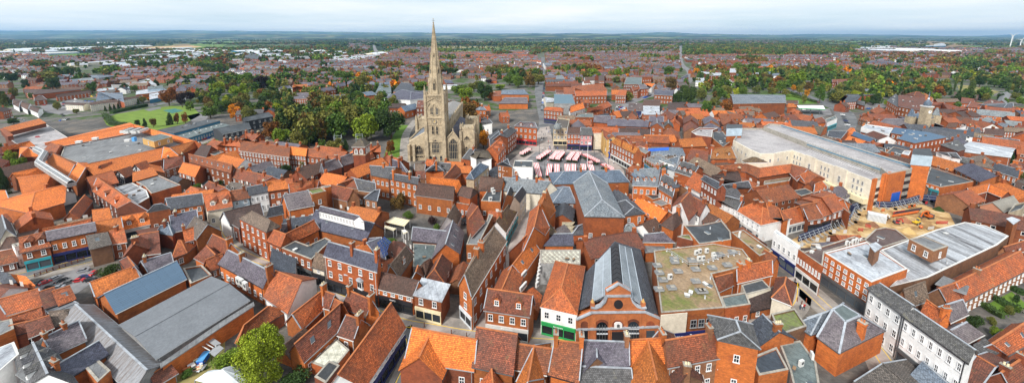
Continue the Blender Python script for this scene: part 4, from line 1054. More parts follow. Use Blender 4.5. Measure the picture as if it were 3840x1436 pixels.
def f_country(nt):
 P=pos(nt);mp=nt.nodes.new('ShaderNodeMapping');lnk(nt,P,mp.inputs[0]);mp.inputs['Rotation'].default_value=(0,0,.5)
 v=nt.nodes.new('ShaderNodeTexVoronoi');v.distance='MANHATTAN';v.inputs['Scale'].default_value=1/300;lnk(nt,mp.outputs[0],v.inputs['Vector'])
 s=nt.nodes.new('ShaderNodeSeparateColor');lnk(nt,v.outputs['Color'],s.inputs[0])
 c=ramp(nt,s.outputs[0],[(0,(.06,.12,.03)),(.3,(.03,.06,.02)),(.5,(.12,.19,.05)),(.7,(.30,.26,.13)),(.85,(.17,.13,.07)),(1,(.09,.15,.04))])
 f=noise(nt,P,1/700,6,.6)
 c=mixc(nt,'MIX',ramp(nt,f,[(.47,(0,0,0)),(.53,(1,1,1))]),c,(.014,.028,.014))
 return mixc(nt,'MULTIPLY',1,c,ramp(nt,noise(nt,P,1/40,6,.7),[(.3,(.7,.7,.7)),(.7,(1.2,1.2,1.2))]))
gmat('country',f_country)
def f_suburb(nt):
 P=pos(nt)
 c=ramp(nt,noise(nt,P,1/22,6,.7),[(.36,(.035,.06,.02)),(.46,(.07,.11,.03)),(.52,(.12,.115,.11)),(.6,(.18,.16,.15)),(.7,(.07,.09,.04))])
 return mixc(nt,'MULTIPLY',1,c,ramp(nt,noise(nt,P,.5,5,.7),[(.3,(.7,.7,.7)),(.7,(1.2,1.2,1.2))]))
gmat('suburb',f_suburb)
def f_paving(nt):
 P=pos(nt)
 c=ramp(nt,noise(nt,P,1/14,6,.65),[(.35,(.07,.068,.066)),(.5,(.12,.112,.105)),(.62,(.18,.155,.13))])
 b=nt.nodes.new('ShaderNodeTexBrick');lnk(nt,P,b.inputs['Vector']);b.inputs['Scale'].default_value=1;b.inputs['Brick Width'].default_value=.9;b.inputs['Row Height'].default_value=.6
 b.inputs['Color1'].default_value=(1.15,1.15,1.15,1);b.inputs['Color2'].default_value=(.85,.85,.85,1);b.inputs['Mortar'].default_value=(.6,.6,.6,1)
 c=mixc(nt,'MULTIPLY',.8,c,b.outputs['Color'])
 return mixc(nt,'MULTIPLY',1,c,ramp(nt,noise(nt,P,.8,5,.7),[(.3,(.75,.75,.75)),(.7,(1.15,1.15,1.15))]))
gmat('paving',f_paving)
def two(a,b,sc_=.1,lo=.42,hi=.6):
 return lambda nt:ramp(nt,noise(nt,pos(nt),sc_,6,.7),[(lo,a),(hi,b)])
gmat('asphalt',two((.11,.115,.12),(.19,.19,.195)))
gmat('market',two((.28,.24,.22),(.42,.37,.34),.15))
gmat('footway',two((.22,.20,.18),(.34,.31,.28),.3))
gmat('carpark',two((.15,.145,.15),(.24,.235,.24),.12))
gmat('lawn',two((.07,.14,.02),(.12,.20,.03),.12))
gmat('earth',lambda nt:ramp(nt,noise(nt,pos(nt),.16,8,.7),[(.33,(.16,.085,.04)),(.45,(.33,.20,.09)),(.55,(.52,.36,.17)),(.68,(.60,.50,.34))]))
gmat('court',two((.05,.15,.14),(.07,.2,.18),.1));gmat('field_g',two((.10,.17,.04),(.14,.21,.05),.01));gmat('field_t',two((.42,.27,.12),(.50,.36,.2),.01));gmat('field_b',two((.20,.13,.08),(.28,.2,.11),.01))
gmat('rough',two((.30,.24,.10),(.12,.15,.05),.12));gmat('wood',two((.018,.035,.012),(.05,.075,.02),.03))
def f_stripe(nt):
 s=nt.nodes.new('ShaderNodeSeparateXYZ');mp=nt.nodes.new('ShaderNodeMapping');mp.inputs['Rotation'].default_value=(0,0,-.45)
 lnk(nt,pos(nt),mp.inputs[0]);lnk(nt,mp.outputs[0],s.inputs[0])
 f=mathn(nt,'GREATER_THAN',mathn(nt,'FRACT',mathn(nt,'DIVIDE',s.outputs[1],7)),.5)
 c=mixc(nt,'MIX',f,(.12,.20,.03),(.18,.25,.05))
 return mixc(nt,'MULTIPLY',1,c,ramp(nt,noise(nt,pos(nt),.15,6,.7),[(.3,(.75,.75,.75)),(.7,(1.15,1.15,1.15))]))
gmat('pitch',f_stripe)
def sheet(name,pts,mat,z,kind='structure',th=None):
 m=MB();m.face([(p[0],p[1],z)for p in pts],mat)
 o=m.obj(name)
 if o.data.polygons[0].normal.z<0:o.data.flip_normals()
 o['kind']=kind;return o
def pxs(name,pts,mat,z,**k):
 if name!='field':mark([at(x,y,0)[:2]for x,y in pts])
 return sheet(name,[at(x,y,0)for x,y in pts],mat,z,**k)
m=MB();NN=24
for i in range(NN):
 for j in range(NN):
  a=-26000+52000*i/NN;b_=-26000+52000*(i+1)/NN;c=-2000+32000*j/NN;d=-2000+32000*(j+1)/NN
  m.face([(a,c,0),(b_,c,0),(b_,d,0),(a,d,0)],'country')
struct('ground',m)
sheet('suburb_ground',[(1500*cos(t)*1.25,300+1150*sin(t))for t in[2*pi*k/48 for k in range(48)]],'suburb',.02)
sheet('town_ground',[(-420,20),(430,20),(420,250),(250,330),(60,300),(-100,330),(-420,260)],'paving',.04)
def strip(name,px,wd,mat,z,lines=False):
 P=[at(x,y,0).xy for x,y in px];L=[];Rr=[]
 Q=[]
 for i in range(len(P)-1):
  p0=P[max(0,i-1)];p1=P[i];p2=P[i+1];p3=P[min(len(P)-1,i+2)]
  for k in range(6):
   t=k/6;Q.append(.5*((2*p1)+(p2-p0)*t+(2*p0-5*p1+4*p2-p3)*t*t+(3*p1-p0-3*p2+p3)*t**3))
 Q.append(P[-1])
 m=MB();ed=[]
 for i,p in enumerate(Q):
  d=(Q[min(i+1,len(Q)-1)]-Q[max(0,i-1)]).normalized();n=Vector((-d.y,d.x));ed.append((p+n*wd/2,p-n*wd/2,p,n))
 for a,b in zip(ed,ed[1:]):
  m.face([(a[1].x,a[1].y,z),(b[1].x,b[1].y,z),(b[0].x,b[0].y,z),(a[0].x,a[0].y,z)],mat)
  mark([a[1],b[1],b[0],a[0]])
  if lines:
   for s_ in(-1,1):
    o0=a[2]+a[3]*s_*(wd/2-.35);o1=b[2]+b[3]*s_*(wd/2-.35);n=a[3]*.08
    m.face([(o0.x-n.x,o0.y-n.y,z+.004),(o1.x-n.x,o1.y-n.y,z+.004),(o1.x+n.x,o1.y+n.y,z+.004),(o0.x+n.x,o0.y+n.y,z+.004)],'yellow')
 return struct(name,m)
def kerbed(name,px,wd,mat='asphalt',pv=2.2,lines=True):
 strip(name+'_pavement',px,wd+2*pv,'footway',.055);
 P=strip(name,px,wd,mat,.075,lines)
kerbed('road_kirk_gate'.replace('kirk_gate','by_parked_cars'),[(-60,1068),(75,1035),(200,1005),(330,975),(420,950)],4.2)
kerbed('shopping_street',[(812,850),(822,880),(850,915),(940,965),(1060,1010),(1200,1085),(1330,1140),(1500,1205),(1620,1228),(1780,1255),(2060,1285),(2400,1290),(2700,1262),(2860,1210),(2960,1130),(2975,1055)],2.6,'market',2.5)
kerbed('side_street',[(2965,1040),(3030,1090),(3120,1170),(3240,1255),(3330,1370),(3380,1480)],3.0,'market',2.2)
kerbed('lane',[(1525,1225),(1545,1300),(1530,1370),(1480,1480)],2.4,'asphalt',1)
strip('alley_paving',[(1800,1250),(1905,1010),(1950,860),(1985,720)],4,'market',.06)
pxs('market_square',[(1900,700),(1905,610),(1980,550),(2025,480),(2060,474),(2080,560),(2240,566),(2300,600),(2340,640),(2350,700)],'market',.065)
pxs('market_square_centre',[(1960,610),(2010,570),(2250,572),(2300,650),(2060,668),(1960,668)],'carpark',.08)
strip('town_street',[(2045,500),(2048,450),(2040,420),(2028,370),(2022,330),(2030,290),(2034,240),(2036,215)],11,'asphalt',.06)
strip('main_road',[(3150,545),(3158,490),(3172,450),(3160,420),(3136,405),(3083,385),(3009,357),(2964,340),(2900,325)],13,'asphalt',.07)
strip('avenue',[(2552,160),(2552,187),(2552,236),(2589,269),(2567,314),(2436,357),(2384,374),(2330,395)],13,'carpark',.07)
strip('hill_road',[(1402,170),(1407,187),(1425,208),(1443,226)],16,'carpark',.07)
strip('west_road',[(553,402),(610,388),(690,372),(730,350),(745,320),(770,300),(720,262)],10,'asphalt',.07)
pxs('car_park_ground',[(150,402),(240,382),(260,372),(390,380),(345,395),(350,405),(250,432),(180,425)],'carpark',.06)
pxs('yard_car_park',[(125,1095),(120,1060),(200,1035),(330,995),(345,1010),(360,1050),(290,1100),(180,1130)],'carpark',.09)
pxs('car_park_beside_showroom',[(2300,425),(2310,398),(2345,395),(2390,390),(2385,425)],'carpark',.06)
pxs('playing_field',[(388,448),(440,428),(560,408),(640,398),(720,398),(752,432),(690,466),(600,486),(560,500),(470,492),(400,470)],'pitch',.07)
pxs('asphalt_court',[(540,412),(600,400),(605,408),(560,418)],'asphalt',.085);pxs('tennis_court',[(610,415),(655,408),(690,416),(645,426)],'court',.085)
pxs('churchyard_grass',[(1440,585),(1455,540),(1500,470),(1535,470),(1530,540),(1520,600),(1470,615)],'lawn',.07)
strip('churchyard_path',[(1522,625),(1516,560),(1525,500),(1560,450)],5,'footway',.09)
pxs('school_lawn',[(762,540),(808,522),(830,530),(822,552),(790,556)],'lawn',.07)
strip('school_path',[(745,540),(800,515),(830,500)],6,'footway',.08)
pxs('school_yard',[(700,435),(745,425),(780,438),(770,455),(725,462)],'carpark',.07)
pxs('park_lawn',[(2765,368),(2780,356),(2960,352),(3045,372),(3070,390),(3000,392),(2950,378),(2780,374)],'lawn',.07)
pxs('forecourt',[(2990,440),(2990,415),(3110,408),(3120,430),(3060,445)],'carpark',.06)
pxs('brewery_yard',[(3235,410),(3250,385),(3320,388),(3330,402)],'carpark',.06)
pxs('rough_field',[(3590,320),(3650,322),(3750,345),(3700,365),(3600,350)],'rough',.07)
pxs('allotment_strip',[(3460,300),(3560,300),(3570,312),(3470,318)],'carpark',.07)
for i,(px,mt)in enumerate([([(175,211),(250,203),(340,201),(345,207),(215,216)],'lawn'),([(650,171),(880,154),(830,178),(740,182)],'field_g'),([(516,184),(560,177),(700,170),(760,176),(700,184),(560,188)],'field_t'),([(640,171),(700,167),(730,172),(660,175)],'field_b'),([(200,149),(240,145),(365,146),(380,151),(210,154)],'field_g'),([(0,150),(90,144),(160,146),(130,155),(0,162)],'field_t'),([(340,184),(520,172),(525,178),(380,188)],'lawn'),([(1650,195),(1700,192),(1760,200),(1750,206),(1660,200)],'lawn'),([(1900,175),(1960,170),(1990,178),(1950,184)],'field_g'),([(2010,182),(2110,180),(2115,186),(2030,188)],'field_t'),([(1930,160),(2100,157),(2110,163),(1940,168)],'field_g'),([(3040,163),(3100,152),(3260,155),(3250,164)],'field_g'),([(2900,218),(3000,214),(3050,220),(3000,227),(2920,224)],'lawn'),([(3380,160),(3500,156),(3660,170),(3560,178)],'field_b'),([(3600,175),(3700,172),(3840,180),(3840,190),(3650,185)],'field_g'),([(740,160),(780,150),(860,149),(880,153)],'field_g')]):
 pxs('field',px,mt,.1+.01*i)
pxs('building_site_earth',[(2870,960),(2960,905),(3040,862),(3130,830),(3185,800),(3255,775),(3440,762),(3560,800),(3585,850),(3500,880),(3420,900),(3400,925),(3290,900),(3200,885),(3100,905),(2990,960)],'earth',.09)
pxs('yard_earth',[(640,1400),(690,1330),(780,1270),(850,1240),(840,1330),(800,1440),(640,1480)],'rough',.07)
m=MB();n=160;prev=None
import mathutils
def hillh(x,k):
 return 5.5-5.5*max(-1.2,min(1.2,x/19000))+4.5*mathutils.noise.noise(Vector((x/4800,k*7.1,0)))+1.8*mathutils.noise.noise(Vector((x/1100,k*3.3,5)))
for k,(Y,hh)in enumerate(((9500,-8),(13500,-3.5),(17500,1))):
 for i in range(n):
  x0,x1=[-25500+51000*j/n for j in(i,i+1)]
  h0,h1=[max(2,CH+(hillh(x,k)*1.5+hh+2)*Y/CF)for x in(x0,x1)]
  m.face([(x0,Y-2200,-2),(x1,Y-2200,-2),(x1,Y,h1),(x0,Y,h0)],'country')
  m.face([(x0,Y,h0),(x1,Y,h1),(x1,Y+2200,-2),(x0,Y+2200,-2)],'country')
struct('hills',m)
m=MB();m.prism([(-26500,-300),(26500,-300),(26500,21000),(-26500,21000)],-4,330,'grey');hz=m.obj('haze');hz['kind']='stuff'
mt=bpy.data.materials.new('haze');mt.use_nodes=True;t=mt.node_tree;t.nodes.remove(t.nodes['Principled BSDF'])
pv=t.nodes.new('ShaderNodeVolumePrincipled');pv.inputs['Color'].default_value=(.36,.66,1,1);pv.inputs['Density'].default_value=6e-5;pv.inputs['Anisotropy'].default_value=.3
t.links.new(pv.outputs[0],t.nodes['Material Output'].inputs['Volume']);hz.data.materials.clear();hz.data.materials.append(mt)
def onplane(x,y,A,B):
 """where the sight line through tile point (x, y) meets the vertical plane through A and B"""
 a,b=q(x,y);d=FW+Vector((1,0,0))*((a-1920)/CF)-UP*((b-PPY)/CF)
 n=Vector(((B-A).y,-(B-A).x,0));o=Vector((0,0,CH));t=(Vector((A.x,A.y,0))-Vector((0,0,0))).dot(n)/d.dot(n)
 return o+d*t
def arch_pts(w,h,k=.42,n=6):
 s=h-w*(.5+k*.6);P=[(-w/2,0),(w/2,0),(w/2,s)]
 for i in range(1,n):
  t=i/n;P.append((w/2*(1-t**1.7),s+(h-s)*(t**.75)))
 P.append((0,h));P+=[(-x,z)for x,z in reversed(P[2:-1])];return P
def gothic(w,h,n=3,frame='wall_t',glass='glass'):
 m=MB();P=arch_pts(w,h)
 m.face([(x,-.03,z)for x,z in P],glass)
 for(a,b),(c,d)in zip(P,P[1:]+P[:1]):m.bar((a,-.12,b),(c,-.12,d),.34,frame,.3)
 s=h-w*.75
 for i in range(1,n):
  x=-w/2+w*i/n;top=s+(h-s)*(1-abs(x)/(w/2))**.6-.2
  m.bar((x,-.1,0),(x,-.1,top),.16,frame)
 m.bar((-w/2,-.1,s*.5),(w/2,-.1,s*.5),.16,frame)
 for i in range(n):
  x=-w/2+w*(i+.5)/n;r=w/n/2
  m.bar((x-r,-.1,s),(x,-.1,s+r*1.3),.14,frame);m.bar((x+r,-.1,s),(x,-.1,s+r*1.3),.14,frame)
 return m.mesh('gothic_window')
def battlement(m,x0,y0,x1,y1,z,mat='wall_t',step=1.6):
 a=Vector((x0,y0,z));b=Vector((x1,y1,z));L=(b-a).length;n=max(1,int(L/step))
 m.bar(a+Vector((0,0,.3)),b+Vector((0,0,.3)),.45,mat,.6)
 for i in range(n):
  p=a.lerp(b,(i+.25)/n);r_=a.lerp(b,(i+.75)/n);m.bar(p+Vector((0,0,.95)),r_+Vector((0,0,.95)),.45,mat,.7)
def pinnacle(m,x,y,z,h=4,w=.7):
 m.box((x,y,z),(w,w,h*.4),'wall_t');m.cyl((x,y,z+h*.4),w*.6,.05,h*.6,'wall_t',4)
C0=at(1636,606)
ch=root('church',C0,'gothic stone parish church with a very tall spire above the town','church')
def zfoot(P,y):
 lo,hi=0,200
 for _ in range(40):
  m=(lo+hi)/2
  if proj((P.x,P.y,m))[1]>y:lo=m
  else:hi=m
 return lo
ZT=zfoot(C0,359);ZTIP=zfoot(C0+Vector((0,5.4,0)),93)
mark([(C0.x-17,C0.y-1),(C0.x+21,C0.y-1),(C0.x+21,C0.y+64),(C0.x-17,C0.y+64)])
sc_=ZT/34.0
def crt(fn,name,par=ch):
 m=MB();fn(m);return m.obj(name,par)
TW=4.6
def f_tower(m):
 m.prism([(-TW,0),(TW,0),(TW,10.8),(-TW,10.8)],0,ZT,'wall_t')
 for sx in(-1,1):
  for y in(0,10.8):
   for z0,z1,w in((0,ZT*.32,1.9),(ZT*.32,ZT*.62,1.5),(ZT*.62,ZT,1.15)):
    m.prism([(sx*TW-w/2,y-w/2),(sx*TW+w/2,y-w/2),(sx*TW+w/2,y+w/2),(sx*TW-w/2,y+w/2)],z0,z1,'wall_t')
 for f in(.3,.56,.66,.985):
  z=ZT*f;m.prism([(-TW-.35,-.35),(TW+.35,-.35),(TW+.35,11.15),(-TW-.35,11.15)],z,z+.4,'wall_t')
 for x0,y0,x1,y1 in((-TW,0,TW,0),(TW,0,TW,10.8),(-TW,10.8,TW,10.8),(-TW,0,-TW,10.8)):battlement(m,x0,y0,x1,y1,ZT)
 for sx in(-1,1):
  for y in(0,10.8):pinnacle(m,sx*TW,y,ZT,5.5,1.0)
 for x in[-3.6+k*.9 for k in range(9)]:
  m.box((x,-.1,ZT*.575),(.22,.2,ZT*.075),'wall_t');m.box((x,-.1,ZT*.92),(.16,.2,ZT*.055),'wall_t')
 for sx in(-1,1):m.bar((sx*4.6,-.25,ZT*.9),(0,-.25,ZT*.965),.3,'wall_t');
 for sx in(-1,1):
  m.bar((sx*.2,-.2,ZT*.875),(sx*2.3,-.2,ZT*.80),.35,'wall_t');m.bar((sx*4.4,-.2,ZT*.80),(sx*2.3,-.2,ZT*.89),.35,'wall_t')
crt(f_tower,'tower')
def f_spire(m):
 hs=ZTIP-ZT;n=8;r0=4.0
 def ring(t):
  r=r0*(1-t)+.18*t;return[(r*cos(pi/8+k*pi/4)*1.02,5.4+r*sin(pi/8+k*pi/4),ZT+hs*t)for k in range(8)]
 N=14
 for i in range(N):
  a,b=ring(i/N),ring((i+1)/N)
  for k in range(8):m.face([a[k],a[(k+1)%8],b[(k+1)%8],b[k]],'wall_t')
 a,b=ring(0),ring(1)
 for k in range(8):
  m.bar(a[k],b[k],.34,'wall_t')
  for i in range(1,22):
   p=Vector(a[k]).lerp(Vector(b[k]),i/23);m.box((p.x,p.y,p.z),(.3,.3,.28),'wall_t',.4)
 m.cyl((0,5.4,ZTIP-.3),.3,.3,.8,'wall_t',8);m.cyl((0,5.4,ZTIP+.5),.15,.45,.4,'wall_t',8,None);m.cyl((0,5.4,ZTIP+.9),.45,.1,.5,'wall_t',8)
sp_=crt(f_spire,'spire')
def luc(t,w,h,ang=0):
 hs=ZTIP-ZT;r=(4.0*(1-t)+.18*t)*.93
 m=MB();m.prism([(-w/2,-.25),(w/2,-.25),(w/2,1),(-w/2,1)],0,h*.62,'wall_t')
 for s in(-1,1):
  P=[Vector((0,-.35,h)),Vector((s*w*.58,-.35,h*.55)),Vector((s*w*.62,1.2,h*.55)),Vector((0,1.2,h))]
  if s>0:P.reverse()
  m.slab(P,.15,'wall_t')
 m.face([(-w/2,-.25,h*.6),(w/2,-.25,h*.6),(0,-.25,h*.95)],'wall_t')
 for s in(-1,1):m.face([(s*w*.22+x,-.29,z)for x,z in arch_pts(w*.3,h*.6)],'glass')
 m.box((0,-.3,h),(.15,.2,h*.22),'wall_t')
 o=put('spire_window',m.mesh('spire_window'),sp_,(0+sin(ang)*r,5.4-cos(ang)*r,ZT+hs*t),ang)
for a in(0,pi/2,-pi/2,pi):luc(.075,1.35,5.6,a);luc(.54,.5,1.9,a)
for a in(pi/4,-pi/4,3*pi/4,-3*pi/4):luc(.31,.75,3.3,a)
def f_vane(m):
 m.bar((0,5.4,ZTIP+1),(0,5.4,ZTIP+2.9),.14,'dgrey');m.bar((-.8,5.4,ZTIP+1.9),(.8,5.4,ZTIP+1.9),.12,'dgrey')
 m.bar((0,4.6,ZTIP+1.9),(0,6.2,ZTIP+1.9),.12,'dgrey');m.bar((-.3,5.4,ZTIP+2.8),(.4,5.4,ZTIP+2.9),.35,'wall_y',.1)
crt(f_vane,'weather_vane',sp_)
def gw(x,z,w,h,n,y=0.0,rz=0):put('window',gothic(w,h,n),ch,(x,y-.03,z),rz)
for x in(-1.35,1.35):gw(x,ZT*.715,1.55,ZT*.135,2);gw(x*.8,ZT*.42,1.2,ZT*.13,1)
gw(0,ZT*.135,4.0,ZT*.21,5)
gw(-2.7,.2,1.6,3.4,1);gw(0,.2,1.6,3.0,1);gw(2.7,.2,1.6,3.4,1)
for x in(-1.35,1.35):gw(TW+.03,ZT*.715,1.5,ZT*.135,2,5.4+x,pi/2)
m=MB();m.v=[];
ck=[(0+1.15*cos(a),-.28,ZT*.61+1.15*sin(a))for a in[2*pi*k/20 for k in range(20)]]
m.face(ck,'dgrey');m.face([(x*.8,-.3,ZT*.61+(z-ZT*.61)*.8)for x,y,z in ck],'wall_t');m.bar((0,-.34,ZT*.61),(.1,-.34,ZT*.61+.85),.12,'yellow');m.bar((0,-.34,ZT*.61),(-.5,-.34,ZT*.61-.1),.12,'yellow')
m.obj('clock_face',ch)
H1=ZT*.32
def f_laisle(m):
 P=[(-14.2,0),(-TW,0),(-TW,H1*1.42),(-14.2,H1*.92)]
 m.face([(x,1.5,z)for x,z in P],'wall_t');m.face([(x,2.2,z+.5)for x,z in P][::-1],'wall_t')
 m.face([(-14.2,1.5,0),(-14.2,48,0),(-14.2,48,H1*.92),(-14.2,1.5,H1*.92)],'wall_t')
 m.face([(-14.2,1.5,H1*.92),(-TW,1.5,H1*1.42),(-TW,2.2,H1*1.42+.5),(-14.2,2.2,H1*.92+.5)],'wall_t')
 for x in(-14.2,-11.6):m.box((x,.8,0),(1.2,2,H1*.8),'wall_t')
 m.bar((-13.8,1.0,3),(-5.8,1.0,3),.4,'wall_t')
 for y in(10,18,26,34,42):m.box((-14.6,y,0),(1.4,1.2,H1*.8),'wall_t')
 battlement(m,-14.2,2.5,-14.2,48,H1*.92)
crt(f_laisle,'north_aisle')
m=MB();m.slab([Vector((-14.1,2.2,H1*.94)),Vector((-TW-.1,2.2,H1*1.42)),Vector((-TW-.1,48,H1*1.42)),Vector((-14.1,48,H1*.94))],.15,'roof_L');m.obj('aisle_roof',ch)
gw(-9.2,1.6,4.2,7.0,4,1.5);gw(-12.9,H1*.1,.9,2,1,1.5)
def f_transept(m,s):
 x0,x1=(-16.5,-7)if s<0 else(13,19.6)
 m.prism([(x0,26),(x1,26),(x1,37),(x0,37)],0,H1*1.45,'wall_t')
 battlement(m,x0,26,x1,26,H1*1.45);battlement(m,x0,26,x0,37,H1*1.45);battlement(m,x1,26,x1,37,H1*1.45)
 for x in(x0,x1):m.box((x,25.6,0),(1.3,1.3,H1*1.45),'wall_t');pinnacle(m,x,25.6,H1*1.45,3.4,1)
for s in(-1,1):crt(lambda m:f_transept(m,s),'transept')
gw(-12.5,H1*.5,3.2,6.5,3,26)
def f_saisle(m):
 ga=H1*1.45;ea=H1*.98
 m.face([(TW,.8,0),(12.7,.8,0),(12.7,.8,ea),(9.1,.8,ga),(TW,.8,ea)],'wall_t')
 m.prism([(TW,.81),(12.7,.81),(12.7,48),(TW,48)],0,ea-.3,'wall_t')
 m.bar((TW,.7,ea),(9.1,.7,ga),.5,'wall_t');m.bar((12.7,.7,ea),(9.1,.7,ga),.5,'wall_t');m.box((9.1,.7,ga),(.4,.4,1.5),'wall_t')
 m.box((12.7,.4,0),(1.3,1.5,ea*.9),'wall_t');m.cyl((12.7,.4,ea*.9),.8,.05,2.5,'wall_t',4)
 battlement(m,12.7,14,12.7,48,ea)
 for y in(16,22,40,46):m.box((13.2,y,0),(1.5,1.1,ea*.85),'wall_t');pinnacle(m,13.3,y,ea*.85,3,.7)
crt(f_saisle,'south_aisle')
m=MB();ga=H1*1.45;ea=H1*.98
m.slab([Vector((TW,.9,ea)),Vector((9.1,.9,ga)),Vector((9.1,12,ga)),Vector((TW,12,ea))],.2,'roof_p');m.slab([Vector((9.1,.9,ga)),Vector((12.7,.9,ea)),Vector((12.7,12,ea)),Vector((9.1,12,ga))],.2,'roof_p')
m.slab([Vector((6,12,H1*1.2)),Vector((12.6,12,ea)),Vector((12.6,48,ea)),Vector((6,48,H1*1.2))],.2,'roof_p');m.obj('aisle_roof',ch)
gw(9.1,1.0,4.7,H1*1.02,5,.8)
def f_porch(m):
 z=H1*1.5;m.prism([(12.75,2.5),(19.6,2.5),(19.6,13),(12.75,13)],0,z,'wall_t')
 for a in((12.75,2.5,19.6,2.5),(19.6,2.5,19.6,13),(12.75,2.5,12.75,13)):battlement(m,*a,z)
 m.bar((12.7,2.4,z*.62),(19.7,2.4,z*.62),.35,'wall_t')
 for x in(12.9,19.6):
  m.box((x,2.2,0),(1.2,1.4,z*.95),'wall_t');pinnacle(m,x,2.3,z,3.6,.9)
 m.box((20,8,0),(1.4,1.2,z*.8),'wall_t');pinnacle(m,19.6,13,z,3.6,.9)
crt(f_porch,'porch_tower');gw(16.1,H1*.95,3.3,2.7,3,2.5);gw(15.8,H1*.38,2.6,3.3,3,2.5);gw(19.65,H1*.4,2.2,4,2,8,pi/2)
def f_nave(m):
 z=H1*1.72;m.prism([(-6,10.85),(6,10.85),(6,62),(-6,62)],0,z,'wall_t')
 battlement(m,6,11.5,6,62,z);battlement(m,-6,11.5,-6,62,z)
 for y in(17,23,29,37,43,49,55):pinnacle(m,6.1,y,z,3,.6);pinnacle(m,-6.1,y,z,3,.6)
crt(f_nave,'nave')
m=MB();z=H1*1.72
for s in(-1,1):
 P=[Vector((0,11,z+1.9)),Vector((0,62,z+1.9)),Vector((s*5.8,62,z+.3)),Vector((s*5.8,11,z+.3))]
 if s>0:P.reverse()
 m.slab(P,.15,'roof_L')
m.obj('nave_roof',ch)
for y in(14,20,26,34,40,46,52):gw(6.03,H1*1.24,2.4,3.6,3,y,pi/2)
for y in(18,24,42):gw(12.73,2,2.6,5,3,y,pi/2)
tile(2000,1040,2.432)
A,B=g(388,592,0),g(1156,588,0)
mh=root('market_hall',(A+B)/2,'red terracotta market hall with a curved gable and long glazed roof','market hall')
mo=(A+B)/2;mo.z=0
E1,R1=onplane(1150,372,A,B),onplane(772,96,A,B)
ze,zr=E1.z-.2,max(E1.z+3.5,R1.z-1.5)
def fac(pts,depth,mat,name,par=mh,push=0.0):
 n=Vector(((B-A).y,-(B-A).x,0)).normalized()
 if n.y>0:n=-n
 P=[onplane(x,y,A,B)+n*push for x,y in pts];Bk=[p-n*depth for p in P];m=MB()
 m.face(P,mat);m.face(Bk[::-1],mat)
 for i in range(len(P)):m.face([P[i],Bk[i],Bk[(i+1)%len(P)],P[(i+1)%len(P)]],mat)
 return m.obj(name,par,mo)if name else m
out=[(388,592),(1156,588),(1156,372),(1022,312),(1018,262),(985,275),(940,255),(905,215),(888,175),(888,118),(775,55),(665,118),(665,175),(650,215),(610,258),(565,275),(525,268),(525,318),(388,380)]
fac(out,.8,'clay','front_wall')
for a,b in(((388,376),(525,316)),((1022,310),(1156,368)),((525,312),(1022,306)),((665,115),(775,50)),((775,50),(890,115)),((665,162),(888,160)),((388,466),(1156,440))):
 n=Vector(((B-A).y,-(B-A).x,0)).normalized();n=-n if n.y>0 else n
 m=MB();m.bar(onplane(*a,A,B)+n*.15,onplane(*b,A,B)+n*.15,.55,'lead',.3);m.obj('coping',mh,mo)
crv=[(525,265),(565,272),(610,255),(650,212),(665,172)];
for C_ in(crv,[(2*776-x,y)for x,y in crv]):
 m=MB()
 for a,b in zip(C_,C_[1:]):m.bar(onplane(*a,A,B),onplane(*b,A,B),.9,'lead',.3)
 m.obj('coping',mh,mo)
def archp(cx,y0,y1,w,n=8):return[(cx-w/2,y0),(cx+w/2,y0)]+[(cx+w/2*cos(pi*k/n),y1+w/2-w/2*sin(pi*k/n)*1.0)for k in range(n+1)]
for cx,y0,y1,w in((626,572,402,100),(912,570,398,96)):
 fac(archp(cx,y0,y1-22,w+44),.1,'wall_d','arch_surround',push=.06)
 wdw=fac(archp(cx,y0,y1,w),.1,'glass','arched_window',push=.12)
 m=MB();n=Vector((0,-1,0))*.3
 for k in range(1,4):m.bar(onplane(cx-w/2+w*k/4,y0,A,B)+n,onplane(cx-w/2+w*k/4,y1+20,A,B)+n,.12,'dgrey')
 for yy in(y1+60,y1+100):m.bar(onplane(cx-w/2,yy,A,B)+n,onplane(cx+w/2,yy,A,B)+n,.2,'pale')
 m.obj('glazing_bar',wdw,mo).matrix_parent_inverse=Matrix.Identity(4);
 wdw.children[0].location=(0,0,0)
fac([(715,580),(825,578),(825,492),(715,494)],.1,'black','entrance',push=.1)
fac(archp(770,488,385,110),.1,'wall_d','arch_surround',push=.06)
fac([(735,458),(806,456),(806,410),(790,398),(752,398),(735,412)],.2,'white','crest',push=.35)
fac([(758,440),(782,440),(782,418),(770,412),(758,418)],.1,'dgrey','crest_shield',push=.45)
for cx,w in((468,72),(1068,78)):
 fac(archp(cx,462,396,w),.1,'wall_d','blind_arch',push=.07);fac([(cx-38,580),(cx+38,578),(cx+38,482),(cx-38,484)],.1,'glass','shop_window',push=.1)
ring_=[(774+62*cos(a),240+62*sin(a))for a in[2*pi*k/24 for k in range(24)]]
fac(ring_,.1,'clay','round_frame',push=.12);fac([(774+(x-774)*.66,240+(y-240)*.66)for x,y in ring_],.1,'black','round_window',push=.22)
for x in(396,506,560,692,850,975,1018,1145):fac([(x-9,590),(x+9,590),(x+9,322 if 500<x<1030 else 385),(x-9,322 if 500<x<1030 else 385)],.1,'clay','pilaster',push=.14)
for x,y in((541,270),(1003,268)):
 p=onplane(x,y,A,B);m=MB();m.box((p.x,p.y+.3,p.z),(.8,.8,1),'clay');m.cyl((p.x,p.y+.3,p.z+1),.4,.1,.7,'wall_y',8);m.obj('finial',mh,mo)
r1=g(772,122,zr);r2=g(741,-330,zr);e1=g(1150,378,ze);e2=g(978,-256,ze)
m=MB();b1=Vector((2*r1.x-e1.x,2*r1.y-e1.y,ze));b2=Vector((2*r2.x-e2.x,2*r2.y-e2.y,ze))
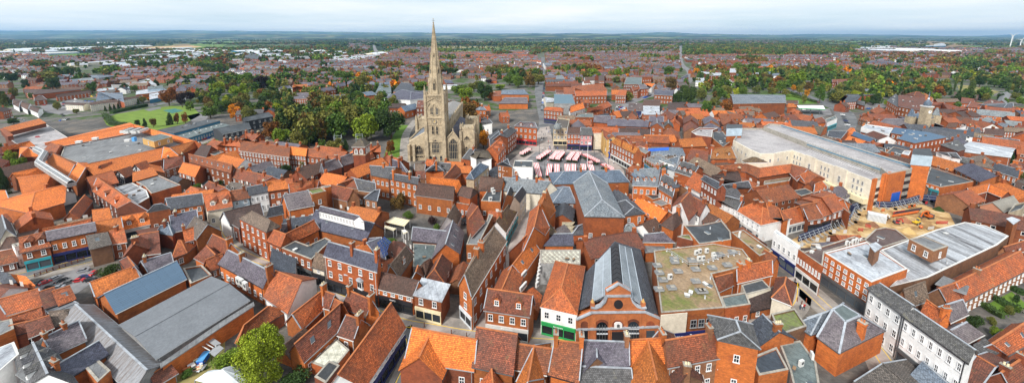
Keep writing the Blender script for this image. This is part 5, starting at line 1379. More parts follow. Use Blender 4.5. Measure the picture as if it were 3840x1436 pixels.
mark([(e1.x,e1.y),(e2.x,e2.y),(b2.x,b2.y),(b1.x,b1.y)]);m.prism([(e1.x,e1.y),(e2.x,e2.y),(b2.x,b2.y),(b1.x,b1.y)],0,ze-.1,'wall_o');m.face([e2,b2,r2],'wall_o');m.obj('wall',mh,mo)
def slope(E1_,E2_,u0,u1,v0,v1,lift=0.0):
 f=lambda u,v:r1.lerp(r2,u).lerp(E1_.lerp(E2_,u),v)+Vector((0,0,lift))
 P=[f(u0,v0),f(u1,v0),f(u1,v1),f(u0,v1)]
 if(P[1]-P[0]).cross(P[2]-P[0]).z<0:P.reverse()
 return P,f
m=MB()
for a,b in((e1,e2),(b1,b2)):m.slab(slope(a,b,0,1,0,1)[0],.2,'roof_s')
m.obj('roof',mh,mo)
for a,b in((e1,e2),(b1,b2)):
 P,f=slope(a,b,.02,.93,.15,.60,.22);m=MB();m.slab(P,.15,'skyglass','lead')
 o=m.obj('roof_glazing',mh,mo);m=MB();N=46
 for i in range(N+1):
  u=.02+.91*i/N;m.bar(f(u,.15)+Vector((0,0,.06)),f(u,.60)+Vector((0,0,.06)),.09,'steel')
 for v in(.15,.36,.6):m.bar(f(.02,v)+Vector((0,0,.08)),f(.93,v)+Vector((0,0,.08)),.16,'steel')
 k=m.obj('glazing_bar',o,mo);k.location=(0,0,0)
for i in range(10):
 m=MB();u0=.03+.9*i/10;u1=u0+.08
 for a,b in((e1,e2),(b1,b2)):m.slab(slope(a,b,u0,u1,.0,.115,.45)[0],.3,'black')
 m.obj('ridge_louvre',mh,mo)
tile(2500,380,2.293)
ZP=solve_z(*q(1761,703),q(0,940)[1])
cpk=root('parking_garage',g(1300,600,0),'long cream walled multi storey car park with open pale concrete top decks','car park');po=g(1300,600,0)
def pp(pts,z):return[(g(x,y,z).x,g(x,y,z).y)for x,y in pts]
deckA=[(570,352),(705,428),(800,470),(925,468),(1000,452),(1080,440),(1761,703),(1906,650),(1836,600),(1206,385),(830,245),(645,245)]
PA=pp(deckA,ZP);m=MB()
mark(PA);inn=poly_off(PA,.5);m.prism(PA,0,ZP-.02,'wall_c')
for i in range(len(PA)):
 mat='wall_c' if i<6 else 'concrete';A_,B_,C_,D_=PA[i],PA[(i+1)%12],inn[(i+1)%12],inn[i]
 m.prism([A_,B_,C_,D_],ZP-.02,ZP+1.0,mat,bottom=False)
m.obj('wall',cpk,po);m=MB();m.prism(poly_off(PA,.5),ZP-.5,ZP+.05,'roof_c');m.obj('lower_deck',cpk,po)
Z2=ZP+1.6
deckB=[(1206,372),(1836,588),(1900,640),(2108,598),(2105,562),(985,212),(880,203),(832,230)]
PB=pp(deckB,Z2);mark(PB);m=MB();m.prism(PB,0,Z2,'concrete','roof_c');inn=poly_off(PB,.4)
for i in range(8):m.prism([PB[i],PB[(i+1)%8],inn[(i+1)%8],inn[i]],Z2-.01,Z2+.9,'concrete',bottom=False)
m.obj('upper_deck',cpk,po)
def bays(m,u0,y0,u1,y1,n,L,z,px):
 pass
m=MB()
for i in range(30):
 for(a,b,c,d,z)in((1240,408,1800,605,ZP+.07),(1230,366,1880,590,Z2+.02)):
  t=i/29;x,y=a+(c-a)*t,b+(d-b)*t;p=g(x,y+4,z);r_=g(x-26,y+18 if z<Z2 else y-14+0,z)
  d_=(r_-p).normalized()*4.5;m.bar(p,p+d_,.12,'white',.02)
m.obj('bay_marking',cpk,po)
m=MB()
for i in range(-1,12):
 a,b=q(1240+i*75,372+i*25.7)
m=MB();
for zz,(p0,p1)in((Z2+1,((1206,372),(1836,588))),(Z2+1,((985,212),(2105,562)))):
 a=g(*p0,zz);b=g(*p1,zz);m.bar(a,b,.25,'wall_B',.35);m.bar(a+Vector((0,0,.6)),b+Vector((0,0,.6)),.15,'steel')
m.obj('guard_rail',cpk,po)
for i in range(5):
 x0=1095+i*128;a=Vector(PA[5]).lerp(Vector(PA[6]),.02+i*.195);b=Vector(PA[5]).lerp(Vector(PA[6]),.16+i*.195)
 if i%2==0:wallwin(cpk,po,a,b,0,3,3,ZP,'offwhite',3.0,1.0,1.4)
 else:
  n_=Vector(((b-a).y,-(b-a).x)).normalized();n_=-n_ if n_.dot(-a)<0 else n_
  m=MB();m.prism([tuple(a+n_*.5),tuple(b+n_*.5),tuple(b),tuple(a)],4,ZP+1.5,'wall_c');m.obj('bay_front',cpk,po)
  wallwin(cpk,po,a+n_*.5+(b-a)*.25,b+n_*.5-(b-a)*.25,0,1,1,ZP+.5,'offwhite',4.5,2.6,2.6,3)
for i,(c_,r__)in zip(range(5),((4,2),(1,2),(2,2),(1,2),(1,2))):
 wallwin(cpk,po,PA[i],PA[i+1],0,c_,r__,ZP,'offwhite',3.0,1.0,1.4)
a,b=Vector(PA[5]),Vector(PA[6]);n_=Vector(((b-a).y,-(b-a).x)).normalized();n_=-n_ if n_.dot(-a)<0 else n_
m=MB();P_=[a.lerp(b,.3),b];m.prism([tuple(P_[0]+n_*2),tuple(P_[1]+n_*2),tuple(P_[1]),tuple(P_[0])],2.6,4.6,'cream');m.obj('shop_canopy',cpk,po)
a,b=Vector(PA[6]),Vector(PA[7]);n_=Vector(((b-a).y,-(b-a).x)).normalized();n_=-n_ if n_.dot(-a)<0 else n_
for t0,t1,zt,pr in((0,.14,ZP+1.6,.6),(.55,1.0,ZP+2.2,.9)):
 m=MB();m.prism([tuple(a.lerp(b,t0)+n_*pr),tuple(a.lerp(b,t1)+n_*pr),tuple(a.lerp(b,t1)),tuple(a.lerp(b,t0))],0,zt,'wall_o')
 for k in range(3):
  t=t0+(t1-t0)*(k+.5)/3;c_=a.lerp(b,t)+n_*pr;m.box((c_.x,c_.y,0),(.5,.5,zt+.2),'wall_o')
 m.obj('brick_panel',cpk,po)
for k in range(1,4):
 z=ZP*k/4;m=MB();m.prism([tuple(a.lerp(b,.14)+n_*.1),tuple(a.lerp(b,.55)+n_*.1),tuple(a.lerp(b,.55)),tuple(a.lerp(b,.14))],z-1.7,z-.2,'black');m.obj('storey_opening',cpk,po)
a2,b2_=Vector(PB[2]),Vector(PB[3]);n2=Vector(((b2_-a2).y,-(b2_-a2).x)).normalized();n2=-n2 if n2.dot(-a2)<0 else n2
m=MB();m.prism([tuple(a2+n2*.3),tuple(a2.lerp(b2_,.7)+n2*.3),tuple(a2.lerp(b2_,.7)),tuple(a2)],0,Z2+.6,'wall_o');m.obj('brick_panel',cpk,po)
for k in range(1,5):
 z=Z2*k/4.2;m=MB();m.prism([tuple(a2.lerp(b2_,.7)+n2*.12),tuple(b2_+n2*.12),tuple(b2_),tuple(a2.lerp(b2_,.7))],z-1.6,z-.3,'black');m.obj('storey_opening',cpk,po)
c_=a2.lerp(b2_,.5)+n2*.35;m=MB();m.prism([tuple(a2.lerp(b2_,.28)+n2*.42),tuple(a2.lerp(b2_,.62)+n2*.42),tuple(a2.lerp(b2_,.62)+n2*.3),tuple(a2.lerp(b2_,.28)+n2*.3)],1,5,'blue');m.obj('blue_poster',cpk,po)
def lifttower(px,base_px,top,label,zb=None):
 z=solve_z(*q(*px[0]),q(0,base_px)[1])if zb is None else zb;P=pp(px,z);cx=sum(p[0]for p in P)/4;cy=sum(p[1]for p in P)/4
 r_=root('lift_tower',(cx,cy,0),label,'lift tower');m=MB();m.prism(P,0,z,'wall_o');
 m.obj('shaft',r_,(cx,cy,0));m=MB();Q_=poly_off(P,-.25);m.prism(Q_,z,z+top,'wall_l','roof_d');m.obj('tank_house',r_,(cx,cy,0))
 for i in range(4):
  A_,B_=Vector(P[i]),Vector(P[(i+1)%4]);m=MB()
  for k in range(7):
   p=A_.lerp(B_,k/6);m.box((p.x,p.y,z+.05),(.14,.14,top),'steel')
  m.obj('cladding_rib',r_,(cx,cy,0))if i==0 else None
lifttower([(2101,545),(2262,560),(2245,490),(2110,492)],840,4.2,'tall brick stair tower with pale blue metal top, right end of the car park')
lifttower([(515,300),(640,296),(640,262),(515,262)],0,4.2,'squat brick stair tower with pale blue metal top, left end of the car park',ZP+1.2)
builds('''
T 2500 380 2.293 |
F 395 322 485 395 550 350 480 262 395 262 9.5 .3 d o |brick ramp block with dark concrete slots beside the left stair tower
F 212 275 252 303 388 320 394 262 440 243 282 238 10 .9 c d |far pale rooftop parking bay behind the brick ramp block
H 735 480 765 480 655 515 848 518 9 2.6 k c |low stone grey pyramid roof beside the cream car park
''')
LEAF={'g':(.078,.14,.026),'d':(.040,.074,.022),'y':(.25,.31,.028),'l':(.14,.22,.026),'o':(.55,.22,.015),'r':(.19,.075,.018),'p':(.030,.017,.022),'v':(.14,.15,.038),'b':(.11,.075,.025),'e':(.062,.10,.028)}
for k,c in LEAF.items():mat_leaf('leaf_'+k,c)
def leafquad(m,p,r,rr,mat='leaf_g',up=.3):
 n=Vector((rr.gauss(0,1),rr.gauss(0,1),rr.gauss(0,1)+up)).normalized();u=n.orthogonal().normalized();v=n.cross(u);a=rr.uniform(0,pi)
 U=(u*cos(a)+v*sin(a))*r;V=(v*cos(a)-u*sin(a))*r*rr.uniform(.5,.9)
 m.face([p-U-V*.3,p-V,p+U+V*.2,p+V],mat)
def crown_mesh(kind,N,rq,seed):
 """unit crown: x, y in -1..1 and z in 0..2"""
 rr=random.Random(seed);m=MB();bl=[]
 if kind=='round':
  bl=[(Vector((0,0,.95)),.62)]
  for i in range(15):
   a=rr.uniform(0,2*pi);z=rr.uniform(.45,1.62);d=rr.uniform(.35,.66)*math.sqrt(max(.15,1-((z-.95)/.95)**2));bl.append((Vector((d*cos(a),d*sin(a),z)),rr.uniform(.24,.42)))
 elif kind=='cone':
  for i in range(16):
   z=.12+1.75*i/16;w=(1-z/2.05)**.85
   for k in range(3):a=rr.uniform(0,2*pi);bl.append((Vector((w*.55*cos(a),w*.55*sin(a),z)),w*.42+.07))
 elif kind=='poplar':
  for i in range(14):
   z=.15+1.7*i/14;w=.62*math.sin(pi*min(1,(z+.25)/2.15))**.7
   for k in range(2):a=rr.uniform(0,2*pi);bl.append((Vector((w*.4*cos(a),w*.4*sin(a),z)),w*.8))
 elif kind=='egg':
  bl=[(Vector((0,0,.95)),.8),(Vector((0,0,1.25)),.62),(Vector((0,0,.6)),.66)]
  for i in range(34):
   a=rr.uniform(0,2*pi);z=rr.uniform(.2,1.8);d=.78*math.sqrt(max(.05,1-((z-.95)/1.0)**2));bl.append((Vector((d*cos(a),d*sin(a),z)),rr.uniform(.16,.27)))
 elif kind=='shrub':
  for i in range(9):
   a=rr.uniform(0,2*pi);d=rr.uniform(0,.6);bl.append((Vector((d*cos(a),d*sin(a),rr.uniform(.5,1.2))),rr.uniform(.4,.65)))
 wt=[r*r for _,r in bl]
 for i in range(N):
  c,r=rr.choices(bl,wt)[0];d=Vector((rr.gauss(0,1),rr.gauss(0,1),rr.gauss(0,1)+.25)).normalized()
  p=c+d*r*rr.uniform(.72,1.06)**1;p.z=max(.02,p.z)
  leafquad(m,p,rq*rr.uniform(.6,1.3),rr)
 for c,r in bl:
  for i in range(int(N/len(bl)/6)):leafquad(m,c+Vector((rr.uniform(-1,1),rr.uniform(-1,1),rr.uniform(-1,1)))*r*.6,rq*1.6,rr)
 return m.mesh('crown')
CR={}
def crowns(kind,lod):
 k=(kind,lod)
 if k not in CR:
  N,rq={0:(16000 if kind=='egg' else 9000,.030 if kind=='egg' else .042),1:(3200,.058),2:(900,.10),3:(260,.17)}[lod]
  CR[k]=[crown_mesh(kind,N,rq,10*lod+i+hash(kind)%7*0)for i in range(1 if lod==0 else 4)]
 return CR[k]
tm=MB();tm.cyl((0,0,0),.5,.32,.45,'bark',8);tm.cyl((0,0,.45),.32,.16,.55,'bark',7)
for a in range(5):
 d=Vector((cos(a*1.26),sin(a*1.26),1.1))*.9;b0=Vector((0,0,.4+.08*a));tm.bar(b0,b0+d*.8,.16,'bark')
TRUNK=tm.mesh('trunk')
KINDN={'g':('green tree','mid green broadleaved tree'),'d':('dark tree','dark green tree'),'y':('yellow tree','golden yellow autumn tree'),'l':('lime tree','bright lime green tree'),'o':('orange tree','vivid orange autumn tree'),'r':('rust tree','rust brown autumn tree'),'p':('copper tree','dark purple copper tree'),'v':('olive tree','olive green turning tree'),'b':('bronze tree','bronze brown autumn tree'),'e':('poplar','tall slim green poplar')}
NT=[0]
def tree(x,yb,w,h,c,label=None,kind=None,group=None,lod=None,parts=True):
 X,Y=q(x,yb);P=at(X,Y,0);W_,H_=w/TX[2],h/TX[2];k=ppm(P);tx=abs(X-1920)/CF
 rw=W_/k/(1+.35*tx*tx)/2;dep=math.atan2(CH,P.y)
 hh=max(2.0,solve_z(X,Y-H_,Y)if Y-H_>HY+6 else H_/k);hh=min(hh,32);
 hh=max(1.5,(hh-rw*sin(dep)*.35)*1.04)
 kind=kind or('poplar' if c=='e' else 'cone' if c=='d' and w<h*.72 else 'round')
 if lod is None:lod=0 if W_>130 else 1 if W_>34 else 2
 me=R.choice(crowns(kind,lod));nm={'cone':'conifer_tree','poplar':'poplar_tree','shrub':'shrub'}.get(kind,'broadleaf_tree')
 b0={'round':.04,'egg':.06,'cone':.02,'poplar':.02,'shrub':0}[kind]*hh;rw*=1.14
 if not parts:
  o=put(nm,me,None,P+Vector((0,0,b0)),R.uniform(0,6.28),(rw,rw,(hh-b0)/2));rt=o
  o.material_slots[0].link='OBJECT';o.material_slots[0].material=MATS['leaf_'+c]
 else:
  rt=root(nm,P,None,None,None,R.uniform(0,6.28));o=put('crown',me,rt,(0,0,b0),0,(rw,rw,(hh-b0)/2))
  o.material_slots[0].link='OBJECT';o.material_slots[0].material=MATS['leaf_'+c]
  tr=rw*.16+.1
  if kind!='shrub':put('trunk',TRUNK,rt,(0,0,0),0,(tr,tr,hh*.62))
 if kind=='cone':a='dark pointed conifer'
 elif kind=='shrub':a={'g':'green leafy shrub','v':'olive leafy shrub','d':'dark leafy shrub','l':'bright green shrub'}.get(c,'leafy shrub')
 else:a=KINDN[c][1]
 tag(rt,(label if label and len(label.split())>3 else a+' '+(label or 'in town')),'shrub' if kind=='shrub' else 'tree',group)
 NT[0]+=1;return rt
SIZE=lambda w:'small' if w<55 else 'large' if w>125 else 'medium'
def where(X,Y):
 """the nearest landmark, for a label"""
 L=[(1636,400,'the church spire'),(600,440,'the playing field'),(270,400,'the flats car park'),(230,260,'the grey maltings'),(800,350,'the cemetery trees'),(560,330,'the glass fronted sports hall'),(1150,480,'the old brick terrace'),(1250,350,'the blue windowed offices'),(1450,400,'the churchyard'),(1750,380,'the stone church nave'),(2030,330,'the long straight street'),(2350,360,'the orange roofed courtyard'),(2560,330,'the curving avenue'),(2700,400,'the square cinema block'),(2850,370,'the park lawn'),(3000,330,'the main road'),(3100,430,'the petrol station'),(3420,380,'the red brewery'),(3650,340,'the rough yellow field'),(3780,320,'the poplar row'),(3300,290,'the long terraces'),(60,300,'the left edge houses'),(1000,250,'the northern terraces'),(2200,280,'the central terraces'),(2900,280,'the park houses'),(1400,240,'the factory roofs'),(120,450,'the row houses at left'),(700,560,'the school lawn')]
 a=sorted(L,key=lambda t:hypot(t[0]-X,(t[1]-Y)*1.6));n=a[0][2]
 dx=X-a[0][0];dy=Y-a[0][1]
 return('left of ' if dx<-45 else 'right of ' if dx>45 else 'behind ' if dy<0 else 'in front of ')+n
SEEN={}
def trees(txt,lab=None,**k):
 for t in txt.replace('\n',' ').split(';'):
  t=t.strip()
  if not t:continue
  if t[0]=='T':a=t.split();tile(float(a[1]),float(a[2]),float(a[3]));continue
  v,c=t.rsplit(' ',1);x,y,w_,h_=[float(u)for u in v.split(',')]
  X,Y=q(x,y);Wp=w_/TX[2];wh=where(X,Y);kind='conifer' if c=='d' and w_<h_*.72 else KINDN[c][1]
  lb='%s %s %s'%(SIZE(Wp*2.6),'dark pointed conifer' if kind=='conifer' else kind,wh)
  n=SEEN.get(lb,0);SEEN[lb]=n+1
  if n:lb=['','second ','third ','fourth ','fifth ','sixth '][min(n,5)]+lb
  tree(x,y,w_,h_,c,lb,**k)
trees('''T 0 60 2.674; 535,750,180,140 d; 125,680,170,120 d; 30,640,60,80 d; 265,740,100,110 d; 150,830,130,120 v; 40,940,110,200 v; 560,800,90,70 p; 655,600,80,80 v; 740,570,100,70 v; 1080,700,80,90 d;
930,780,120,120 g; 1255,765,100,100 d; 1350,760,90,70 g; 1700,905,190,180 r; 1830,920,100,160 p; 1505,860,50,50 o; 1440,880,80,80 v; 580,940,80,80 v; 765,810,50,60 d; 1430,520,100,80 g; 1570,520,80,70 g; 1650,520,80,70 g; 1740,520,80,60 d; 1840,520,90,60 d;
150,395,30,60 d; 610,345,25,45 d; 1060,960,34,60 d; 1110,950,34,70 d; 1150,945,34,60 d; 1190,935,34,58 d; 1390,890,34,60 d; 20,830,80,90 g; 480,560,110,60 v; 1130,380,120,60 g; 1190,430,60,40 b; 1250,450,50,40 l; 430,390,60,35 d; 350,385,40,35 d
;T 640 60 2.674; 700,850,190,170 y; 765,690,180,130 l; 910,760,160,170 p; 495,800,150,150 y; 445,880,110,130 d; 555,963,130,130 g; 400,960,160,100 v; 660,963,150,90 o; 725,880,100,120 b; 1005,860,130,130 v; 930,830,110,110 r; 1080,840,70,100 d; 1170,800,110,80 d;
1405,780,120,80 l; 1465,620,90,70 d; 1710,670,140,130 g; 1800,670,120,100 y; 1310,680,130,50 d; 1190,690,50,70 d; 1040,690,60,70 y; 610,640,130,60 v; 100,860,90,100 p; 200,860,100,110 p; 335,860,90,100 y; 35,860,80,130 r; 200,950,90,100 g; 370,600,90,100 v; 490,610,70,80 d; 295,600,60,70 d;
1190,920,190,110 v; 1460,950,150,80 v; 340,480,70,50 g; 440,500,80,60 g; 510,500,60,60 g; 600,760,120,90 b; 860,760,120,90 d; 1000,740,110,70 d; 1360,860,60,60 g; 1780,760,90,50 l; 1550,790,60,60 v; 450,640,60,50 g
;T 1280 60 2.674; 60,680,130,130 g; 200,750,120,160 v; 285,690,90,100 o; 240,720,110,130 v; 150,770,80,90 d; 60,775,70,60 g; 455,780,80,100 v; 570,640,110,90 b; 800,780,160,140 l; 870,620,60,70 r; 1250,860,170,160 l; 1180,800,160,120 g; 1330,760,130,100 v; 1440,850,160,180 d; 1490,840,90,100 o;
1210,963,200,110 r; 1080,930,90,90 r; 1100,590,150,80 d; 1250,620,110,80 v; 1500,600,120,100 v; 1690,700,150,110 g; 1590,740,120,60 l; 1270,440,50,60 d; 1110,430,70,50 g; 1350,430,30,35 o; 1240,550,20,45 d; 1475,680,80,50 p; 300,560,90,60 d; 410,560,90,70 v; 540,550,100,60 g; 50,860,90,90 v; 320,940,200,110 v; 1390,720,100,70 g; 790,560,90,60 d; 690,540,80,50 g
;T 1920 60 2.674; 265,690,150,120 v; 60,720,130,130 g; 180,720,110,130 b; 540,520,40,60 r; 800,640,130,120 l; 730,640,100,100 v; 670,670,70,70 v; 1060,640,110,120 l; 1145,620,80,110 v; 990,640,60,110 v; 1240,580,80,70 g; 1300,600,60,70 v; 1405,630,35,100 d; 1570,610,130,110 g; 1590,760,130,160 b;
1760,880,190,200 d; 1660,880,120,140 d; 1850,600,60,90 o; 1170,860,90,110 v; 1160,860,40,50 o; 770,700,60,40 d; 955,710,70,40 g; 1045,670,90,70 v; 430,545,60,40 g; 620,490,60,40 l; 490,600,70,40 g; 1430,500,80,60 d
;T 2560 60 2.674; 50,890,150,200 d; 180,860,120,150 v; 240,720,70,140 e; 130,600,60,90 o; 440,840,100,60 y; 455,960,190,130 r; 795,963,150,110 r; 235,960,110,120 g; 320,930,120,120 v; 350,800,70,90 g; 440,810,120,120 v; 525,810,70,100 y; 895,800,110,90 v; 980,780,120,140 g; 1140,720,190,180 l;
1250,600,50,140 e; 1290,560,50,90 y; 1475,590,110,130 l; 1535,490,60,50 o; 1110,760,50,80 o; 1240,820,60,90 o; 1030,800,80,70 v; 740,780,100,90 v; 840,650,110,70 b; 740,680,100,70 d; 660,710,80,70 d; 560,590,180,130 g; 700,560,140,90 g; 1210,880,60,100 v; 1370,880,120,200 g; 1260,780,100,120 b; 1170,790,70,110 v;
1500,860,140,120 d; 1590,780,110,110 v; 1740,830,160,150 v; 1840,860,60,90 y; 405,500,70,50 d; 330,550,80,60 g; 600,800,110,90 g; 850,700,120,90 v; 1420,740,130,90 l; 1010,700,140,90 d; 500,960,60,60 b; 120,660,50,50 d
;T 3140 60 2.674; 355,900,100,120 d; 180,840,120,100 y; 50,800,100,120 v; 420,860,90,110 y; 330,800,60,90 d; 210,770,130,110 v; 480,900,40,60 y; 480,750,120,70 l; 650,760,130,70 g; 500,560,120,70 d; 610,550,110,60 g; 300,560,150,80 v; 670,680,90,90 v; 1170,760,35,160 e; 1230,765,35,150 e; 1335,790,100,160 e;
925,760,50,150 e; 1005,740,40,110 e; 1110,750,35,100 e; 1700,780,80,180 e; 1780,780,70,180 e; 1840,790,50,150 e; 1420,720,140,130 d; 1160,640,80,70 p; 1310,640,90,80 d; 1570,720,180,100 g; 1005,790,70,90 d; 1070,790,60,100 d; 1130,800,40,90 d; 860,790,80,120 g; 970,500,90,60 d; 1430,500,60,50 d; 1660,450,100,45 g; 1735,440,30,60 d; 560,760,90,60 g; 1780,850,120,90 v; 1480,950,70,50 g
;T 0 380 2.293; 110,560,150,150 l; 185,640,170,170 l; 50,800,130,250 d; 495,75,80,70 v; 1185,215,50,60 d; 1250,225,50,80 d; 660,110,70,50 v; 10,420,50,60 g; 120,200,110,60 d
;T 500 380 2.293; 320,205,75,110 d; 175,225,60,90 b; 380,195,55,100 r; 450,195,55,100 r; 665,150,160,120 g; 760,110,90,90 d; 885,160,130,130 o; 1000,190,160,150 v; 1190,320,170,160 r; 560,20,40,40 v
;T 1000 380 2.293; 185,240,250,210 d; 50,320,140,150 r; 130,380,190,170 l; 290,400,190,170 v; 370,390,150,200 d; 450,300,300,240 v; 650,280,220,200 v; 860,350,250,270 l; 1070,320,260,260 d; 480,415,70,100 g; 590,430,150,110 v; 680,420,60,100 d; 1070,450,80,120 r; 750,180,150,110 g; 175,640,80,110 d; 320,590,80,90 v; 1140,930,150,150 b; 930,180,140,120 v
;T 1500 380 2.293; 540,200,260,190 b; 720,400,90,160 o; 695,290,60,100 d; 460,120,140,90 v
;T 2500 380 2.293; 340,115,90,110 g; 530,115,150,110 r; 820,90,100,100 r; 445,110,60,60 g
;T 3280 380 2.293; 1165,410,80,80 d; 1165,550,80,120 d; 1275,680,60,70 v
''')
for a in['T',(500,380,2.293),(1140,600,150,60,'v','olive bushes growing along the foot of the long old terrace'),(550,750,80,50,'g','green shrub in front of the arched window house'),(750,730,60,60,'d','dark shrub beside the courtyard range'),'T',(3280,380,2.293),(610,285,60,40,'g','round green bush by the brick office, left one'),(680,310,50,40,'l','round green bush by the brick office, right one'),'T',(0,740,2.675),(1110,800,220,150,'d','scruffy dark bush overhanging the yard of parked cars'),'T',(1500,740,2.675),(80,210,100,80,'g','green shrub beside the beer garden awning'),(185,470,110,90,'d','left of two dark shrubs on the blue grey yard roof'),(345,490,120,100,'g','right of two dark shrubs on the blue grey yard roof'),(365,320,70,60,'g','small shrub behind the low slate range'),(320,270,90,90,'p','bare purple shrub in the brick courtyard'),(-100,510,140,130,'g','leafy green shrub beside the slate roofed hall'),'T',(500,1040,2.432),(850,810,230,150,'l','bright green bush between the tent and the brick wall'),(500,900,120,60,'g','ragged weeds around the rubbish heap'),(80,960,120,80,'d','dark bush at the end of the weathered shed'),'T',(1000,1040,2.432),(280,980,280,180,'d','dark overgrown bush below the narrow tiled range'),(985,880,70,70,'g','tuft of weeds growing from the gutter of the sweeping roof'),'T',(3280,1040,2.432),(915,450,160,140,'d','large dark evergreen shrub beside the cottages'),(1100,560,130,130,'l','bright green shrub in the cottage garden'),(1060,430,100,90,'v','red tinged shrub in the middle of the garden'),(1290,230,70,90,'d','clipped pointed yew in the cottage garden'),(1220,330,120,90,'v','grey green airy shrub in the cottage garden'),(1300,320,70,60,'g','small green shrub by the brick garden wall')]:
 if a=='T':nx=True;continue
 if nx:tile(*a);nx=False;continue
 tree(*a[:5],a[5],'shrub')
tile(500,1040,2.432);tree(1185,1000,440,520,'y','big round yellow green tree filling the yard beside the tent','egg',lod=0)
def hedge(px,wd,h,label,c='d'):
 rr=random.Random(len(label));m=MB();P=[at(*q(x,y),0)for x,y in px];o=sum(P,Vector())/len(P)
 for a,b in zip(P,P[1:]):
  m.bar(a+Vector((0,0,h*.42)),b+Vector((0,0,h*.42)),wd*.7,'leaf_'+c,h*.8)
  for i in range(int((b-a).length*60)):leafquad(m,a.lerp(b,rr.random())+Vector((rr.uniform(-.5,.5)*wd,rr.uniform(-.5,.5)*wd,rr.uniform(.2,1)*h)),.22,rr,'leaf_'+c)
 r_=m.obj('hedge',None,(o.x,o.y,0));tag(r_,label,'hedge')
tile(0,380,2.293);hedge([(905,130),(960,205),(1090,222)],3.5,3.2,'tall clipped hedge curving round the playing field');hedge([(960,110),(1110,75),(1265,45)],3.5,3,'long hedge between the flats and the playing field')
tile(2560,60,2.674);hedge([(1070,775),(1200,830),(1330,872)],3,2.5,'hedge along the main road beside the park');hedge([(1030,815),(1110,812),(1250,850)],3,1.6,'low box hedge across the formal garden','g')
tile(3280,1040,2.432);hedge([(985,265),(1080,330),(1170,375)],1.5,1.5,'left clipped hedge between two cottage gardens');hedge([(1100,210),(1200,270),(1330,320)],1.6,1.6,'middle clipped hedge between two cottage gardens');hedge([(1240,110),(1300,140),(1362,165)],1.5,1.5,'upper clipped hedge between two cottage gardens')
pxs('cottage_garden_grass',[q(1000,260),q(1250,130),q(1400,260),q(1240,340),q(1100,350)],'lawn',.07)
tree(1400,220,60,50,'g','small bush at the far end of the cottage gardens','shrub')
CARC={'red':'redp','dark':'dgrey','black':'black','blue':'blue','silver':'silver','white':'white','yellow':'yellow','navy':'navy','green':'green'}
def car_meshes(van=False):
 W=1.8;L=4.9 if van else 4.3;H=2.1 if van else 1.48;out={}
 prof=[(-L/2,.3),(-L/2,.85),(-L/2+.1,1.0),(-L*.27,1.05),(L*.38,1.02),(L/2-.1,.9),(L/2,.6),(L/2,.3)]if not van else[(-L/2,.3),(-L/2,1.0),(-L*.3,1.2),(L/2,1.2),(L/2,.3)]
 m=MB();n=len(prof)
 for s in(0,1):
  F=[((-1)**s*W/2,y,z)for y,z in prof];m.face(F if s else F[::-1],'P')
 for i in range(n):
  a,b=prof[i],prof[(i+1)%n];m.face([(-W/2,*a),(W/2,*a),(W/2,*b),(-W/2,*b)],'P')
 y0,y1,y2,y3=(-L*.27,-L*.13,L*.26,L*.42)if not van else(-L*.3,-L*.18,L*.48,L/2)
 zb=1.02 if not van else 1.18;r=.68*W/2*1.18
 A=[(-W/2+.05,y0,zb),(W/2-.05,y0,zb),(W/2-.05,y3,zb),(-W/2+.05,y3,zb)];B=[(-r,y1,H),(r,y1,H),(r,y2,H),(-r,y2,H)]
 c=MB()
 for i in range(4):
  j=(i+1)%4;(m if van and i!=0 else c).face([A[i],A[j],B[j],B[i]],'P' if van and i!=0 else 'glass')
 m.face([(x,y,z+.01)for x,y,z in B],'P')
 return m,c
MATS['P']=MATS['white']
CB,CW=car_meshes();VB,VW=car_meshes(True);cb_,cw_,vb_,vw_=CB.mesh('body'),CW.mesh('windows'),VB.mesh('body'),VW.mesh('windows')
wm=MB()
for i in range(12):
 pass
def wheel_mesh(r=.33,w=.22):
 m=MB();n=12;A=[(-w/2,r*cos(2*pi*i/n),r*sin(2*pi*i/n))for i in range(n)];B=[(w/2,y,z)for _,y,z in A]
 for i in range(n):m.face([A[i],A[(i+1)%n],B[(i+1)%n],B[i]],'rubber')
 m.face(B,'grey');m.face(A[::-1],'grey');return m.mesh('wheel')
WH=wheel_mesh();lm=MB();lm.box((0,0,0),(.35,.06,.16),'white');LH=lm.mesh('headlight');lm=MB();lm.box((0,0,0),(.3,.06,.18),'redp');LT=lm.mesh('tail_light')
def car(x,y,ang,col,label,group=None,z=.1,van=False,parts=True,z_is=0):
 P=at(*q(x,y),z_is);rt=root('parked_van' if van else 'parked_car',(P.x,P.y,z_is+z),label,'van' if van else 'car',group,ang);s_=es(P.x,P.y)**1.1;rt.scale=(s_,s_,s_)
 b=put('body',vb_ if van else cb_,rt);b.material_slots[0].link='OBJECT';b.material_slots[0].material=MATS[CARC[col]]
 put('windscreen' if van else 'window',vw_ if van else cw_,rt)
 if parts:
  for sx in(-1,1):
   for yy in(-1.35,1.35):put('wheel',WH,rt,(sx*.82,yy,.33))
   put('headlight',LH,rt,(sx*.6,-2.16 if not van else-2.46,.68));put('tail_light',LT,rt,(sx*.65,2.16 if not van else 2.46,.75))
 return rt
tile(0,740,2.675)
